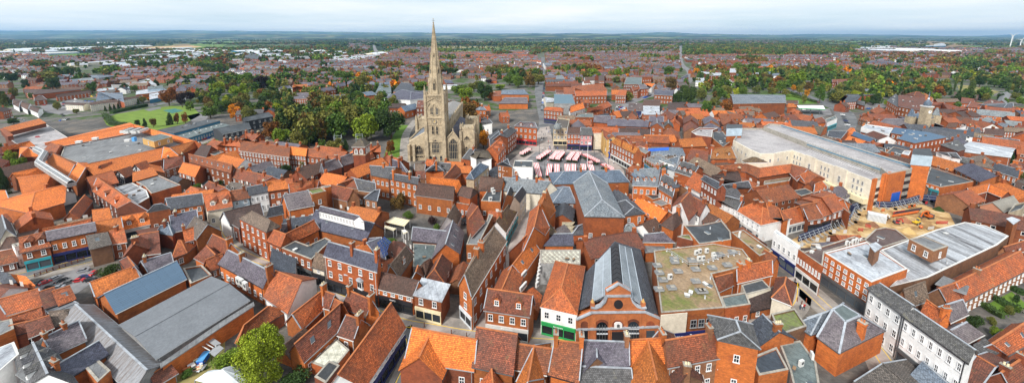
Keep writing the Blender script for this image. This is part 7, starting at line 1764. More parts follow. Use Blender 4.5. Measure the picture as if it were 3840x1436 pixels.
builds('''
T 0 60 2.674 |
F 105 285 535 268 1170 268 1165 262 530 262 100 274 14 0 w w @warehouse |enormous white distribution warehouse far out on the plain at left
F 330 345 710 330 700 318 335 328 8 0 w w @warehouse |long pale factory shed left of the small playing field
G 520 345 860 325 530 352 860 340 8 1 w l @warehouse |pale blue sheds beyond the hedge at left
F 170 530 300 500 250 480 165 505 8 0 w w @warehouse |white roofed depot at the far left
F 365 505 460 498 460 478 368 482 9 0 B B @warehouse |bright blue panelled shed at the far left
G 475 495 560 492 470 510 560 505 7 2 w w @warehouse |white gabled clubhouse beside the blue shed
F 710 495 880 490 880 475 712 480 6 0 w c @warehouse |cream shed with white roof in the middle of the terraces
F 1030 492 1270 480 1265 462 1035 468 8 0 w N @warehouse |dark blue shed with white roof and long windows
F 1185 505 1385 495 1380 475 1210 480 8 0 w g @warehouse |grey and white shed right of the dark blue shed
F 1510 490 1700 482 1870 485 1870 470 1520 474 7 0 w g @warehouse |long pale shed behind the row of street trees
F 1270 430 1600 425 1590 405 1290 412 8 0 w l @warehouse |pale blue industrial sheds with white roofs, front
F 1610 420 1870 412 1860 395 1625 400 8 0 w B @warehouse |turquoise sided industrial shed with white roof
F 1540 385 1740 380 1720 362 1560 366 7 0 f g @warehouse |dark grey industrial shed beyond the turquoise one
F 1650 350 1872 345 1872 330 1660 336 8 0 w w @warehouse |white factory roofs at the edge of the tan field
G 985 762 1230 800 962 785 1225 785 8 3 u r w6x3 @apartment_block |brick flats with blue grey roof and cream gabled bays
F 965 855 1230 812 1225 770 985 775 8 0 u c w7x3 @apartment_block |cream gabled front of the brick flats
G 900 875 1175 840 905 893 1178 856 8 1.2 b c w14x3 @apartment_block |long three storey block with white and yellow panels, left part
G 1180 838 1420 798 1185 852 1424 812 8 1.2 b c w12x3 @apartment_block |long three storey block with white and yellow panels, right part
G 655 870 870 878 650 888 835 895 7 1.2 b c w9x3 @apartment_block |shorter block with white and yellow panels beside the car park
F 1365 790 1500 775 1670 745 1640 725 1500 730 1370 755 6 0 w o @sports_hall |red brick sports hall with white roofs and glass corner
F 1480 735 1630 725 1630 700 1485 710 9.5 0 g l @sports_hall |grey raised box on the roof of the sports hall
F 1500 840 1680 800 1670 755 1500 780 5 0 w B @sports_hall |teal glass entrance wing of the sports hall
G 1200 690 1420 645 1115 690 1150 735 6 1.5 G l @sports_hall |grey blue ridged roof beside the great white roof
G 1390 670 1510 645 1300 700 1570 690 6 1.8 w w @sports_hall |great white ridged roof beside the dark conifer
H 240 735 400 740 245 765 340 790 8 2.5 b r w5x3 @apartment_block |brick flats with brown hipped roof at the left
G 350 820 420 800 345 855 470 840 6 2.5 b r w2x2 |brick house block with brown roof beside the red car
G 300 690 430 665 305 718 438 700 6 3 r r |red roofed church hall between dark trees at left
G 60 590 210 570 60 610 215 592 5 2 b r |long brown roofed bungalows beside the dark trees
G 370 585 450 580 395 605 460 600 5 2 u r w2x1 |blue roofed brick house, left of a pair
G 460 575 510 572 460 592 520 588 5 2 u r w2x1 |blue roofed brick house, right of a pair
H 830 625 915 620 792 650 950 648 9 3 u o w6x3 @maltings |square orange brick maltings with blue grey hipped roof
G 700 640 830 630 700 665 800 655 6 3 u o w5x2 @maltings |lower maltings range with rooflights
G 700 600 830 590 700 625 845 612 6 3 s o w5x2 @maltings |brick maltings range with slate roof behind
H 890 600 960 598 870 620 990 625 8 3 u g @maltings |pale blue pyramid roof beside the maltings
G 660 715 850 715 650 740 870 750 6 3 b r w6x2 |long brown roofed brick range beyond the flats
G 560 790 900 745 570 815 905 770 6 3 b r w9x2 |longest brown roofed brick range with rooflights
F 975 755 1140 745 1130 720 985 730 6 0 w o |brick hall with pale grey roof behind the cream flats
G 130 845 200 870 125 885 190 920 5.5 2 b w w3x2 |first brown roofed white row house at lower left
G 215 870 290 895 205 905 275 945 5.5 2 b w w3x2 |second brown roofed white row house at lower left
G 300 905 400 935 290 935 380 975 5.5 2 b w w3x2 |third brown roofed white row house at lower left
G 1160 620 1300 612 1160 640 1300 632 6 2.5 p r w6x2 |dark roofed terrace left of the red terrace
T 640 60 2.674 |
F 235 395 470 385 465 368 300 372 10 0 w B @warehouse |big turquoise shed with white roof
F 0 420 245 412 345 400 330 390 0 398 7 0 w B @warehouse |long turquoise and white shed left of the big turquoise one
F 745 430 870 435 895 395 800 375 745 400 12 0 d d w8x3 @factory |dark brick multi storey factory with a square tower
G 870 385 1200 385 900 410 1205 400 8 2 w d @factory |long brick factory with white roof monitors
G 980 420 1380 405 990 445 1400 430 7 3 G o @factory |sawtooth roofed factory with many rooflights
G 1085 440 1130 425 1070 470 1170 470 7 3 w o @factory |orange brick factory gable with white sign
G 650 450 850 440 690 485 870 470 6 2 G l @factory |long grey blue factory sheds beside the trees
F 680 525 985 520 970 490 700 498 6 0 f g @factory |long pale grey flat factory roof above the terraces
F 1585 445 1872 440 1872 400 1620 408 8 0 w l @factory |pale blue factory with a wavy white roof, left part
F 1230 375 1430 372 1425 345 1240 350 7 0 w g @office w8x1 |white roofed offices in front of the heath
F 620 400 760 395 750 375 620 380 7 0 w c @warehouse |white and ochre shed at the edge of the wood
F 955 378 1100 375 1095 350 960 355 9 0 d B @office w8x2 |dark blue office block at the edge of the heath
F 1640 385 1770 380 1760 350 1650 355 8 0 w w @office |white office with blue panels beside the wood
G 1490 360 1590 358 1490 378 1590 376 8 2 u o w4x2 |ochre brick building with grey roof beside the heath
F 0 350 380 345 370 325 0 330 7 0 w w @warehouse |pale factory roofs beside the tan field
F 1215 840 1400 835 1510 850 1520 800 1360 770 1220 780 9 .4 p r w8x3 @office |brick offices with bright blue window frames
G 1225 695 1370 685 1235 715 1370 722 6 3 o o |bright orange roofed house behind the offices
G 1110 825 1210 800 1100 850 1205 835 4 2 o c |bright orange roofed bungalow beside the bronze trees
H 1130 705 1190 700 1070 735 1220 735 8 3 p c w4x2 |large cream villa with slate roof in the trees
G 1480 735 1640 705 1500 765 1655 740 8 3 p r w6x2 c.1,.5,.9 |tall brick terrace with many chimneys near the cemetery
G 1640 690 1750 665 1650 720 1755 700 8 3 p r w4x2 c.1,.5,.9 |tall brick terrace stepping down beside the lime trees
G 1370 830 1500 820 1370 880 1530 860 7 3 r r w3x2 |red roofed house beside the blue windowed offices
H 1620 880 1700 850 1600 915 1760 900 7 4 p o w4x2 c.5 |slate roofed brick villa behind the churchyard trees
G 1540 800 1740 790 1550 840 1760 830 7 3 p o w5x1 c.2,.8 |long slate roofed brick range behind the churchyard
G 60 630 400 640 50 665 420 690 7 3 p r w10x2 |curving brick shop terrace behind the copper trees
G 830 900 920 900 840 940 940 935 5 3 m r |low red roofed school room by the orange tree
G 960 890 1100 900 960 925 1090 935 5 3 m r |second low red roofed school room by the orange tree
T 1280 60 2.674 |
G 600 670 700 680 520 760 740 770 9 5 s o @theatre |orange brick hall with a great curved slate roof
H 600 740 700 760 430 830 690 845 7 4 p w @theatre |broad purple slate pyramid roof of the theatre
F 340 780 500 770 490 690 380 700 8 0 g l w6x2 @office |modern blue and glass office behind the theatre
G 215 770 300 758 250 800 360 790 5 2 u o |blue grey shed behind the churchyard
G 360 770 460 760 370 800 480 795 5 2 w w |white gabled shed behind the churchyard
G 600 910 740 880 640 960 780 925 6 3 u o w3x1 |brick chapel hall with blue slates beside the spire
F 750 920 850 920 850 850 760 850 8 .3 m d w3x2 |dark red brick block touching the left of the spire
G 480 880 640 880 480 920 620 920 6 3 b r w4x1 |brown roofed house in front of the theatre
F 1020 700 1160 700 1160 690 1030 690 5 0 w w |low white roof right of the spire
F 0 450 330 420 240 390 0 400 8 0 w l @factory |pale blue factory with a wavy white roof, right part
G 1610 745 1830 740 1605 785 1880 790 8 3.5 u o w8x1 @hall |large brick hall with blue slates and arched windows
G 1640 820 1860 820 1580 880 1870 880 5 3 p o @hall |lower slate aisle of the large brick hall
F 1460 760 1600 750 1600 800 1530 800 6 0 r r |red roofed wing left of the large brick hall
G 1490 625 1540 620 1490 650 1560 650 4 2 m r |tiny red roofed lodge by the copper tree
G 1025 640 1100 650 1050 680 1130 680 5 2.5 p r |slate roofed villas right of the spire
H 1400 910 1420 905 1380 945 1450 945 8 2 u o c.5 w2x2 |blue roofed house with chimneys right of the church trees
G 1020 875 1260 890 1020 900 1290 905 6 3 r r c.5,.8 |red roofed terrace under the church trees
T 1920 60 2.674 |
G 425 788 600 790 425 880 630 880 9 4 B g @hall |great smooth slate blue roof beside the straight street
G 630 755 950 752 640 805 950 800 8 3 r r w10x2 @hall |long orange brick range with shallow red roof
H 760 690 900 685 715 750 955 745 9 4 r r @hall |broad orange hipped roof behind the long range
G 520 722 630 725 520 785 635 790 8 3 r r w4x2 |red roofed block with chimneys right of the straight street
G 590 680 700 680 595 715 700 715 8 2 m r w4x2 |red brick block with white sashes behind
G 340 680 580 676 345 705 585 706 6 2.5 m r |long low red roofs right of the straight street
G 1000 745 1080 745 1000 790 1100 790 6 3 o r |bright orange roof beside the ochre trees
G 1090 742 1150 745 1040 800 1140 800 8 3 r r w5x2 |red brick flats beside the yellow tree
G 1200 720 1280 730 1215 755 1290 750 8 2.5 m r w5x3 c.2,.8 |brick terrace along the avenue, nearest
G 1270 690 1330 685 1290 735 1370 730 8 3.5 p r w3x2 |black and brick gabled houses along the avenue
G 1330 680 1430 680 1340 700 1400 715 7 3 o w w2x2 |bright orange roofed white house by the avenue
F 1120 690 1300 690 1305 620 1150 615 11 .3 g d w10x3 @office |four storey brown brick office block
F 1180 615 1400 610 1390 600 1190 602 9 0 m r w10x1 |long brick civic building behind the office block
F 1165 945 1310 955 1312 880 1175 870 7 0 N N w4x1 @showroom |navy blue showroom with a flat roof
G 1320 858 1485 860 1310 900 1480 905 7 1 b r @retail_shed |brown roofed retail shed behind the navy showroom
F 1300 990 1480 990 1475 900 1312 898 7 0 w r @retail_shed |plain white roofed shed beside the navy showroom
G 1565 885 1785 885 1560 945 1780 950 5 2 b r @retail_shed |wide dark brown roofed shed by the green tree
G 730 615 825 612 735 650 830 645 7 2.5 b w w3x1 |dark roofed hall with white band
F 870 650 925 650 925 590 870 600 9 0 b r w4x2 |brick flats beside the weeping tree
G 830 650 1010 655 830 670 1015 672 5 1.5 b r |long low dark roofed school building
G 450 600 500 595 440 635 530 635 7 3 u r w2x1 |blue roofed gabled house by the straight street
G 530 585 620 585 525 605 635 605 7 2 p o w5x2 |terraced houses with bay windows
G 320 475 400 470 330 505 410 500 7 3 u w |blue slate roofed chapel on the straight street
G 440 740 520 745 440 770 520 770 6 2 m r w4x2 |red brick shop row beside the blue roof
G 330 820 420 830 345 870 420 860 6 2 w c |white rear extensions beside the straight street
G 590 905 680 880 570 950 735 920 8 3 m w w3x1 |black and white gabled building behind the square
G 760 930 900 905 770 963 920 940 7 3 r r |rusty roofed block behind the square
G 860 900 960 860 900 940 1000 900 7 3 r r w4x2 |orange brick terrace behind the square
G 1690 620 1760 590 1700 640 1770 610 5 2.5 p r |grey roofed houses stepping along the avenue
G 1500 730 1560 720 1430 745 1520 750 9 2 p r w4x2 @office |ornate brick hall with white windows by the avenue
G 1430 745 1620 755 1430 790 1610 800 9 2 p r w6x2 @office |municipal brick building with tall white windows
T 2560 60 2.674 |
G 495 810 1030 810 510 880 1030 872 12 2 u r @cinema |large plain brick cinema with a long blue grey roof
G 1040 848 1155 850 1040 880 1155 880 4 2 b r |brown roofed pavilion beside the cinema
G 560 645 650 640 555 670 640 670 6 2.5 u r w3x2 c.0,1 |blue hipped villa in the park trees
G 210 572 385 580 270 600 385 600 8 1 w r w3x2 @office |modern brick building with pale blue roofs
F 470 575 535 575 535 530 475 530 13 .8 w r w3x2 @brick_tower |red brick water tower with white parapet
F 130 665 215 668 215 620 140 618 6 0 w w w5x1 |white flat roofed building by the avenue
G 490 580 560 585 490 600 560 600 7 3 p r w3x2 |slate roofed house beside the brick tower
G 700 575 760 570 700 590 760 588 6 2.5 w w w2x1 |white gabled house left of the lime tree
G 835 565 880 560 830 585 900 585 6 3 u w w2x1 |white villa with grey roof beyond the park
G 900 580 970 575 900 600 975 600 6 3 u w w3x2 |second white villa with grey roof beyond the park
G 1500 640 1680 635 1500 670 1695 665 8 3 m r w9x2 @school |long red brick school with brown roof
G 1200 650 1340 660 1200 670 1350 680 6 3 p r c.2,.8 |slate roofed houses hidden in the park trees
G 1290 560 1330 565 1290 600 1390 585 5 3 u w |white gabled house near the poplars
G 1060 880 1110 880 1050 920 1140 915 6 3 o r |bright orange gabled house beside the petrol station
G 1110 930 1180 960 1080 960 1150 990 5 2 r r |orange roofed house in front of the petrol station
T 3140 60 2.674 |
F 960 305 1090 300 1085 280 1040 275 970 285 16 0 w B @factory |bright turquoise sugar coloured factory far out on the plain
F 885 305 960 303 960 296 890 297 9 0 w B @factory |low turquoise wing of the distant factory
F 650 355 950 350 950 340 660 342 5 0 f l @warehouse |long white and blue shed near the distant terraces
F 975 372 1170 370 1170 360 985 361 5 0 f l @warehouse |pale turquoise shed near the distant terraces
F 340 305 540 310 535 298 345 297 7 0 w w @warehouse |white shed beyond the right hand woods
F 290 350 385 352 380 335 295 336 9 0 g B @warehouse |dark green shed beyond the right hand woods
G 300 455 560 460 290 475 690 500 8 3 p r w14x2 @hospital |long brick hospital with many slate roofs
G 410 435 460 430 400 455 470 455 12 3 p r @hospital |central pavilion of the brick hospital
F 845 545 920 545 920 520 850 522 6 0 g p @shop |purple and green roofed store
G 760 640 855 640 755 662 850 665 4 2 d k |black timber hall beside the allotments
F 620 695 760 690 750 675 620 680 4 0 w g |white flat roofs behind the rough field trees
G 280 745 380 740 290 770 385 765 4 1 u l |pale blue roofs in the trees beyond the brewery
G 0 650 130 635 0 690 145 680 8 3 m r w9x2 @school |end wing of the red brick school
''')
for b in BUILT:
 pass
tile(2560,60,2.674);P=[g(x,y,5.5)for x,y in((1165,925),(1430,935),(1410,900),(1145,897))];c=sum(P,Vector())/4;r_=root('fuel_canopy',(c.x,c.y,0),'white and green canopy of a petrol station','fuel canopy')
m=MB();m.prism([(p.x,p.y)for p in P],4.8,5.5,'green','white');m.obj('canopy',r_,(c.x,c.y,0))
for u in(.15,.5,.85):
 p=P[0].lerp(P[1],u).lerp(P[3].lerp(P[2],u),.5);m=MB();m.box((p.x,p.y,0),(.5,.5,4.8),'pale');m.obj('pillar',r_,(c.x,c.y,0))
def condenser():
 m=MB();m.box((0,0,0),(1.0,.4,1.3),'offwhite');return m
m=condenser();n=12;m.face([(.12+.33*cos(2*pi*i/n),-.21,.75+.33*sin(2*pi*i/n))for i in range(n)][::-1],'dgrey');CONM=m.mesh('air_conditioner')
def cond(x,y,z,ang,label,s=1.0,group='air conditioners on the roofs'):
 P=g(x,y,z);o=put('air_conditioner',CONM,None,(P.x,P.y,z+.14),ang,s*es(P.x,P.y)**.6);tag(o,label,'air conditioner',group)
tile(2500,740,2.675)
for i,(x,y)in enumerate(((293,580),(328,565),(400,560),(320,640),(362,635),(478,625),(465,600))):cond(x,y,8.1,.2,['leftmost','second','third','near left','near middle','near right','rear right'][i]+' white condenser on the brown gravel roof',1.05)
cond(30,825,8.1,.2,'caged white condenser at the left of the gravel roof',1.1);cond(730,400,8.6,.8,'grey roof fan on the long brick block',1.3)
tile(3000,740,2.675)
for i,(x,y)in enumerate(((465,490),(495,485),(527,475),(557,465),(582,462),(607,448))):cond(x,y,8,.5,['first','second','third','fourth','fifth','sixth'][i]+' from the left in the condenser row on the maroon roof',1.4 if i in(0,2,3)else 1)
for i,(x,y)in enumerate(((105,575),(125,580))):cond(x,y,7.5,.5,['left','right'][i]+' of two small fan units on the maroon roof')
tile(500,740,2.675)
for i,(x,y)in enumerate(((1060,875),(1092,892),(1130,925))):cond(x,y,3.5,-.5,['left','middle','right'][i]+' big beige condenser behind the slate offices',1.8)
cond(965,845,3.0,-.5,'single small condenser below the slate offices')
tile(1500,380,2.293)
for i,(x,y)in enumerate(((798,752),(795,780),(775,862),(805,800))):cond(x,y,7.1,.3,['top','middle','lower left','right'][i]+' white unit on the flat roof behind the church shops',1.2)
tile(2500,1040,2.432);cond(1222,812,4.1,.3,'left fan unit on the grey green roof',1.2);cond(1320,740,4.1,1.2,'right fan unit on the grey green roof',1.2)
tile(1500,740,2.675)
for i in range(10):cond(1215+(i%5)*10,950-(i//5)*60-i*12,4.5,.9,'white condenser in the column beside the mauve red roof',1.0,'white condensers beside the mauve red roof')
for i in range(8):cond(1375+i*6,900-i*40,4.5,.9,'white condenser in the right column near the pale roof',1.0,'white condensers near the pale roof')
tile(0,380,2.293)
for i in range(5):
 P=g(1095+i*32,272+(i%2)*4,9);r_=root('air_handler',(P.x,P.y,9.15),'long white air handler number '+['one','two','three','four','five'][i]+' on the shopping centre roof','air handler','air handlers on the shopping centre');r_['label']=['leftmost','second','middle','fourth','rightmost'][i]+' of the long white air handlers on the shopping centre';m=MB();m.box((0,0,.6),(2.2,8,1.5),'offwhite');put('casing',m.mesh('casing'),r_,rz=.3)
 for k in range(4):m=MB();m.cyl((0,0,0),.7,.7,.2,'grey',10,'black');put('fan',m.mesh('fan'),r_,(-.3*(k*2-3),k*1.9-2.85,2.1))
P=g(1158,345,9);r_=put('roof_vent',(lambda m:(m.box((0,0,0),(1.4,1.4,2.2),'skyblue'),m.mesh('roof_vent'))[1])(MB()),None,(P.x,P.y,9.1));tag(r_,'pale blue vent stack on the shopping centre roof','roof vent')
for x,y,l in((680,358,'white box vent at the left rim of the mall roof'),(820,328,'white box vent at the rear rim of the mall roof'),(1098,345,'white box beside the long seam of the mall roof')):
 P=g(x,y,9.2);m=MB();m.box((0,0,0),(2.2,1.4,1),'offwhite');m.box((0,0,1),(2.4,1.6,.15),'white');o=put('roof_vent',m.mesh('roof_vent'),None,(P.x,P.y,9.1),.3);tag(o,l,'roof vent')
tile(2000,740,2.675)
k=0
for x,y in((1242,690),(1262,765),(1297,835),(1258,930),(1385,915),(1415,655),(1450,750),(1412,625)):
 P=g(x,y,8);m=MB();m.box((0,0,0),(2.0,1.25,.5),'grey',0,'roof_f');m.box((.25,0,.5),(1.0,.8,.06),'concrete');o=put('rooflight',m.mesh('rooflight'),None,(P.x,P.y,8.1),.05);tag(o,'boxed rooflight on the left half of the gravel and moss roof','rooflight','rooflights on the left half of the gravel roof')
tile(2500,740,2.675)
for x,y in((290,730),(455,715),(605,685),(290,850),(335,950),(530,580),(660,555),(250,635),(360,1040-90)):
 P=g(x,y,8);m=MB();m.box((0,0,0),(2.0,1.25,.5),'grey',0,'roof_f');m.box((.25,0,.5),(1.0,.8,.06),'concrete');o=put('rooflight',m.mesh('rooflight'),None,(P.x,P.y,8.1),.05);tag(o,'boxed rooflight on the right half of the gravel and moss roof','rooflight','rooflights on the right half of the gravel roof')
m=MB();a=g(20,540,8);pts=[(0,545),(215,690),(320,690),(560,610),(730,575)]
for(x0,y0),(x1,y1)in zip(pts,pts[1:]):
 A,B=g(x0,y0,8),g(x1,y1,8);n=int((B-A).length/1.6)
 for z in(.6,1.1):m.bar(A+Vector((0,0,z)),B+Vector((0,0,z)),.07,'steel')
 for i in range(n+1):p=A.lerp(B,i/max(1,n));m.box((p.x,p.y,8.1),(.07,.07,1),'steel');m.box((p.x,p.y,8.1),(.3,.3,.12),'white')
o=m.obj('roof_railing',None,tuple(a));tag(o,'galvanised walkway railing crossing the gravel roof','railing')
tile(2000,740,2.675)
for j in range(6):
 for i in range(8):
  P=g(95+i*47+(j%2)*22,550+j*21,6.2);o=put('roof_slab',(WM.get('slab')or WM.setdefault('slab',(lambda m:(m.box((0,0,0),(.75,.75,.1),'concrete'),m.mesh('roof_slab'))[1])(MB()))),None,(P.x,P.y,6.14),.7);tag(o,'square grey slab laid on the pale yellow roof','slab','grey slabs dotted over the pale yellow roof')
tile(0,380,2.293);pts=[g(x,y,10)for x,y in((308,405),(380,440),(330,520),(612,700))];o_=pts[0];r_=root('glass_arcade',o_,'barrel vaulted glass arcade zigzagging between the orange roofs','glass arcade')
for a,b in zip(pts,pts[1:]):
 d=(b-a).normalized();u=Vector((-d.y,d.x,0));rad=.95;m=MB();n=8;L=(b-a).length;ns=max(2,int(L/1.2));fr=MB()
 for i in range(n):
  t0,t1=pi*i/n,pi*(i+1)/n;f=lambda p,t:p+u*rad*cos(t)+Vector((0,0,rad*sin(t)));m.face([f(a,t0),f(b,t0),f(b,t1),f(a,t1)],'skyglass')
  for k in range(ns+1):p=a.lerp(b,k/ns);fr.bar(f(p,t0)+Vector((0,0,.03)),f(p,t1)+Vector((0,0,.03)),.14,'white')
 for t in(.15,pi/2,pi-.15):fr.bar(a+u*rad*cos(t)+Vector((0,0,rad*sin(t)+.04)),b+u*rad*cos(t)+Vector((0,0,rad*sin(t)+.04)),.2,'white')
 m.bar(a-Vector((0,0,.8)),b-Vector((0,0,.8)),2.4,'wall_g',1.5);v=m.obj('vault',r_,tuple(o_));k_=fr.obj('glazing_bar',v,tuple(o_))
for x,y,w,h,l in((885,612,55,45,'left'),(1047,655,95,110,'middle'),(1190,600,95,110,'right')):
 P=g(x,y+30,4);k=ppm(P)*2.293;W_=w/k;H_=5.5;m=MB();r_=root('timber_gable',(P.x,P.y-.4,2.5),l+' black and white timber gable on the shopping centre front','gable')
 m.prism([(-W_/2,0),(W_/2,0),(W_/2,3),(-W_/2,3)],0,H_*.6,'black');m.face([(-W_/2,-.02,H_*.6),(W_/2,-.02,H_*.6),(0,-.02,H_*1.15)],'white');put('gable_wall',m.mesh('gable_wall'),r_)
 m=MB();m.bar((-W_/2,-.1,H_*.62),(0,-.1,H_*1.15),.3,'black');m.bar((W_/2,-.1,H_*.62),(0,-.1,H_*1.15),.3,'black');m.bar((0,-.1,H_*.62),(0,-.1,H_*1.1),.2,'black');m.bar((-W_/4,-.1,H_*.62),(W_/8,-.1,H_*.95),.15,'black');m.bar((W_/4,-.1,H_*.62),(-W_/8,-.1,H_*.95),.15,'black');put('timber',m.mesh('timber'),r_)
 m=MB()
 for s in(-1,1):
  Q_=[Vector((0,-.4,H_*1.2)),Vector((s*W_*.6,-.4,H_*.6)),Vector((s*W_*.6,3.5,H_*.6)),Vector((0,5,H_*1.2))]
  if s>0:Q_.reverse()
  m.slab(Q_,.15,'roof_r')
 put('roof',m.mesh('roof'),r_)
 put('window',window_mesh(W_*.7,2.2,'white',3),r_,(0,-.03,.6))
tile(1000,740,2.675);c0,c1,c2,c3=g(1105,465,7.4),g(1180,400,7.8),g(1293,483,6.4),g(1230,575,6)
n=0
for i in range(4):
 for j in range(6):
  if j>3 and i>2:continue
  u0,v0=i/4+.02,j/6+.015;f=lambda u,v:c0.lerp(c1,u).lerp(g(1175,622,5.6).lerp(c2 if v<.7 else g(1237,565,5.8),u),v)+Vector((0,0,.35))
  m=MB();Q_=[f(u0,v0),f(u0+.21,v0),f(u0+.21,v0+.14),f(u0,v0+.14)]
  if(Q_[1]-Q_[0]).cross(Q_[2]-Q_[0]).z<0:Q_.reverse()
  m.slab(Q_,.08,'solar','silver');c=sum(Q_,Vector())/4;o=m.obj('solar_panel',None,tuple(c));tag(o,'blue solar panel on the slate roof behind the bay windowed shops','solar panel','solar panels behind the bay windowed shops')
def hoarding(tx,pts,label,z=0):
 tile(*tx);P=[g(x,y,0)for x,y in pts];o_=P[0];r_=root('site_hoarding',o_,label,'hoarding')
 for a,b in zip(P,P[1:]):
  m=MB();m.bar(a+Vector((0,0,1.2)),b+Vector((0,0,1.2)),.08,'wall_k',2.4)if False else m.prism([(a.x,a.y),(b.x,b.y),(b.x,b.y+.12),(a.x,a.y+.12)],.1,2.5,'wall_N');m.obj('panel',r_,tuple(o_))
  n=max(1,int((b-a).length/2.2));m=MB()
  for i in range(n+1):
   p=a.lerp(b,i/n);e=p+Vector((.5,-1.6,.15));m.bar(p+Vector((0,-.1,2.5)),e,.1,'steel');m.bar(p+Vector((0,-.1,1.2)),e,.1,'steel');m.box((e.x,e.y,.1),(.7,.7,.6),'concrete')
  for z_ in(1.1,2.1):m.bar(a+Vector((0,-.1,z_)),b+Vector((0,-.1,z_)),.1,'steel')
  m.obj('prop',r_,tuple(o_))
hoarding((3000,740,2.675),[(-20,450),(250,345),(500,235),(538,160),(505,135)],'dark blue site hoarding with steel props beside the shoe shops')
hoarding((3000,740,2.675),[(505,135),(600,105),(690,80)],'short dark blue hoarding under the cream canopy')
hoarding((3000,740,2.675),[(745,100),(900,105),(1060,75),(1180,35),(1260,30),(1380,45),(1490,95)],'long dark blue hoarding below the car park')
tile(3000,740,2.675)
def heap(x,y,w,h,mat,label):
 P=g(x,y);k=ppm(P)*2.675;r=w/k/2;H_=h/k;m=MB();n=16;rr=random.Random(x)
 rg=[[(r*f*cos(2*pi*i/n)*rr.uniform(.85,1.1),r*f*sin(2*pi*i/n)*rr.uniform(.85,1.1),H_*(1-f)**.9*rr.uniform(.9,1.1))for i in range(n)]for f in(1,.75,.5,.25)]
 for a,b in zip(rg,rg[1:]):
  for i in range(n):m.face([a[i],a[(i+1)%n],b[(i+1)%n],b[i]],mat)
 for i in range(n):m.face([rg[-1][i],rg[-1][(i+1)%n],(0,0,H_)],mat)
 o=put('spoil_heap',m.mesh('spoil_heap'),None,(P.x,P.y,.08));tag(o,label,'heap')
heap(1085,345,120,50,'tan','pale sand heap in front of the yellow dumper');heap(1045,240,130,45,'wall_b','brown soil heap behind the red mini digger');heap(730,285,110,45,'wall_b','brown soil heap in front of the site container');heap(1390,130,90,40,'wood','dark spoil heap at the corner of the site')
P=g(760,235);m=MB();m.box((0,0,0),(2.6,4.6,2.6),'pale')
for i in range(14):m.box((-1.31,-2.1+i*.32,.1),(.06,.12,2.4),'grey');m.box((1.31,-2.1+i*.32,.1),(.06,.12,2.4),'grey')
r_=root('site_container',(P.x,P.y,.1),'pale grey steel container on the building site','container',None,.9);put('body',m.mesh('body'),r_);m=MB();m.box((-.6,-2.34,.1),(1.1,.06,2.4),'offwhite');put('door',m.mesh('door'),r_);put('door',r_.children[-1].data,r_,(1.2,0,0))
def digger(x,y,ang,s,col,label,reach=3.4):
 P=g(x,y);r_=root('excavator',(P.x,P.y,.12),label,'excavator',None,ang);s*=.62;r_.scale=(s,s,s)
 for sx in(-1,1):
  m=MB();m.prism([(sx*.9-.25,-1.5),(sx*.9+.25,-1.5),(sx*.9+.25,1.5),(sx*.9-.25,1.5)],.05,.65,'rubber');m.box((sx*.9,0,.15),(.56,2.2,.4),'dgrey');put('track',m.mesh('track'),r_)
 m=MB();m.box((0,.3,.75),(2.0,2.4,.9),col);m.box((0,1.2,.8),(2.1,.7,1.1),'dgrey');put('body',m.mesh('body'),r_)
 m=MB();m.box((-.5,-.3,1.6),(.95,1.3,1.2),'glass');m.box((-.5,-.3,2.8),(1.05,1.4,.1),col);
 for a in(-1,1):
  for b in(-1,1):m.box((-.5+a*.47,-.3+b*.65,1.6),(.08,.08,1.2),'black')
 put('cab',m.mesh('cab'),r_)
 m=MB();m.bar((.4,-.6,1.4),(.4,-1.9,3.6),.35,col,.5);m.bar((.4,-1.9,3.6),(.4,-reach,3.1),.32,col,.45);put('boom',m.mesh('boom'),r_)
 m=MB();m.bar((.4,-reach,3.2),(.4,-reach-.7,1.2),.28,col,.4);put('arm',m.mesh('arm'),r_)
 m=MB();m.prism([(.0,-reach-1.1),(.8,-reach-1.1),(.8,-reach-.3),(.0,-reach-.3)],.6,1.2,'dgrey');put('bucket',m.mesh('bucket'),r_)
digger(1285,210,-1.4,1.35,'orange','orange excavator with raised boom on the building site',4.2);digger(965,265,1.2,.85,'redp','small red digger beside the soil heap',2.8);digger(840,225,1.5,.9,'white','white digger with red arm beside the container',2.8)
P=g(1165,270);r_=root('dumper_truck',(P.x,P.y,.12),'yellow dumper truck in the middle of the building site','dumper truck',None,-1.2);r_.scale=(.65,.65,.65)
m=MB();m.box((0,-1.1,1.0),(1.9,1.9,.3),'yellow');m.slab([Vector((-1,-2.3,1.7)),Vector((1,-2.3,1.7)),Vector((1,-.2,1.2)),Vector((-1,-.2,1.2))],.3,'yellow');put('skip',m.mesh('skip'),r_);m=MB();m.box((0,1.2,.7),(1.6,2,.9),'yellow');m.box((0,.9,1.6),(1.1,.1,1.3),'dgrey');m.box((0,1.5,2.9),(1.3,1.2,.1),'yellow');put('body',m.mesh('body'),r_)
for sx in(-1,1):
 for yy in(-1.2,1.4):put('wheel',WH,r_,(sx*1.0,yy,.6),0,(2,1.9,1.9))
P=g(1210,315);r_=root('cement_mixer',(P.x,P.y,.1),'orange drum cement mixer lying on the site','cement mixer',None,.5);r_.scale=(.65,.65,.65);m=MB();m.cyl((0,0,.3),.5,.8,.8,'orange',12);m.cyl((0,0,1.1),.8,.4,.6,'orange',12);put('drum',m.mesh('drum'),r_);m=MB();m.box((0,0,0),(1.6,.9,.3),'dgrey');put('frame',m.mesh('frame'),r_)
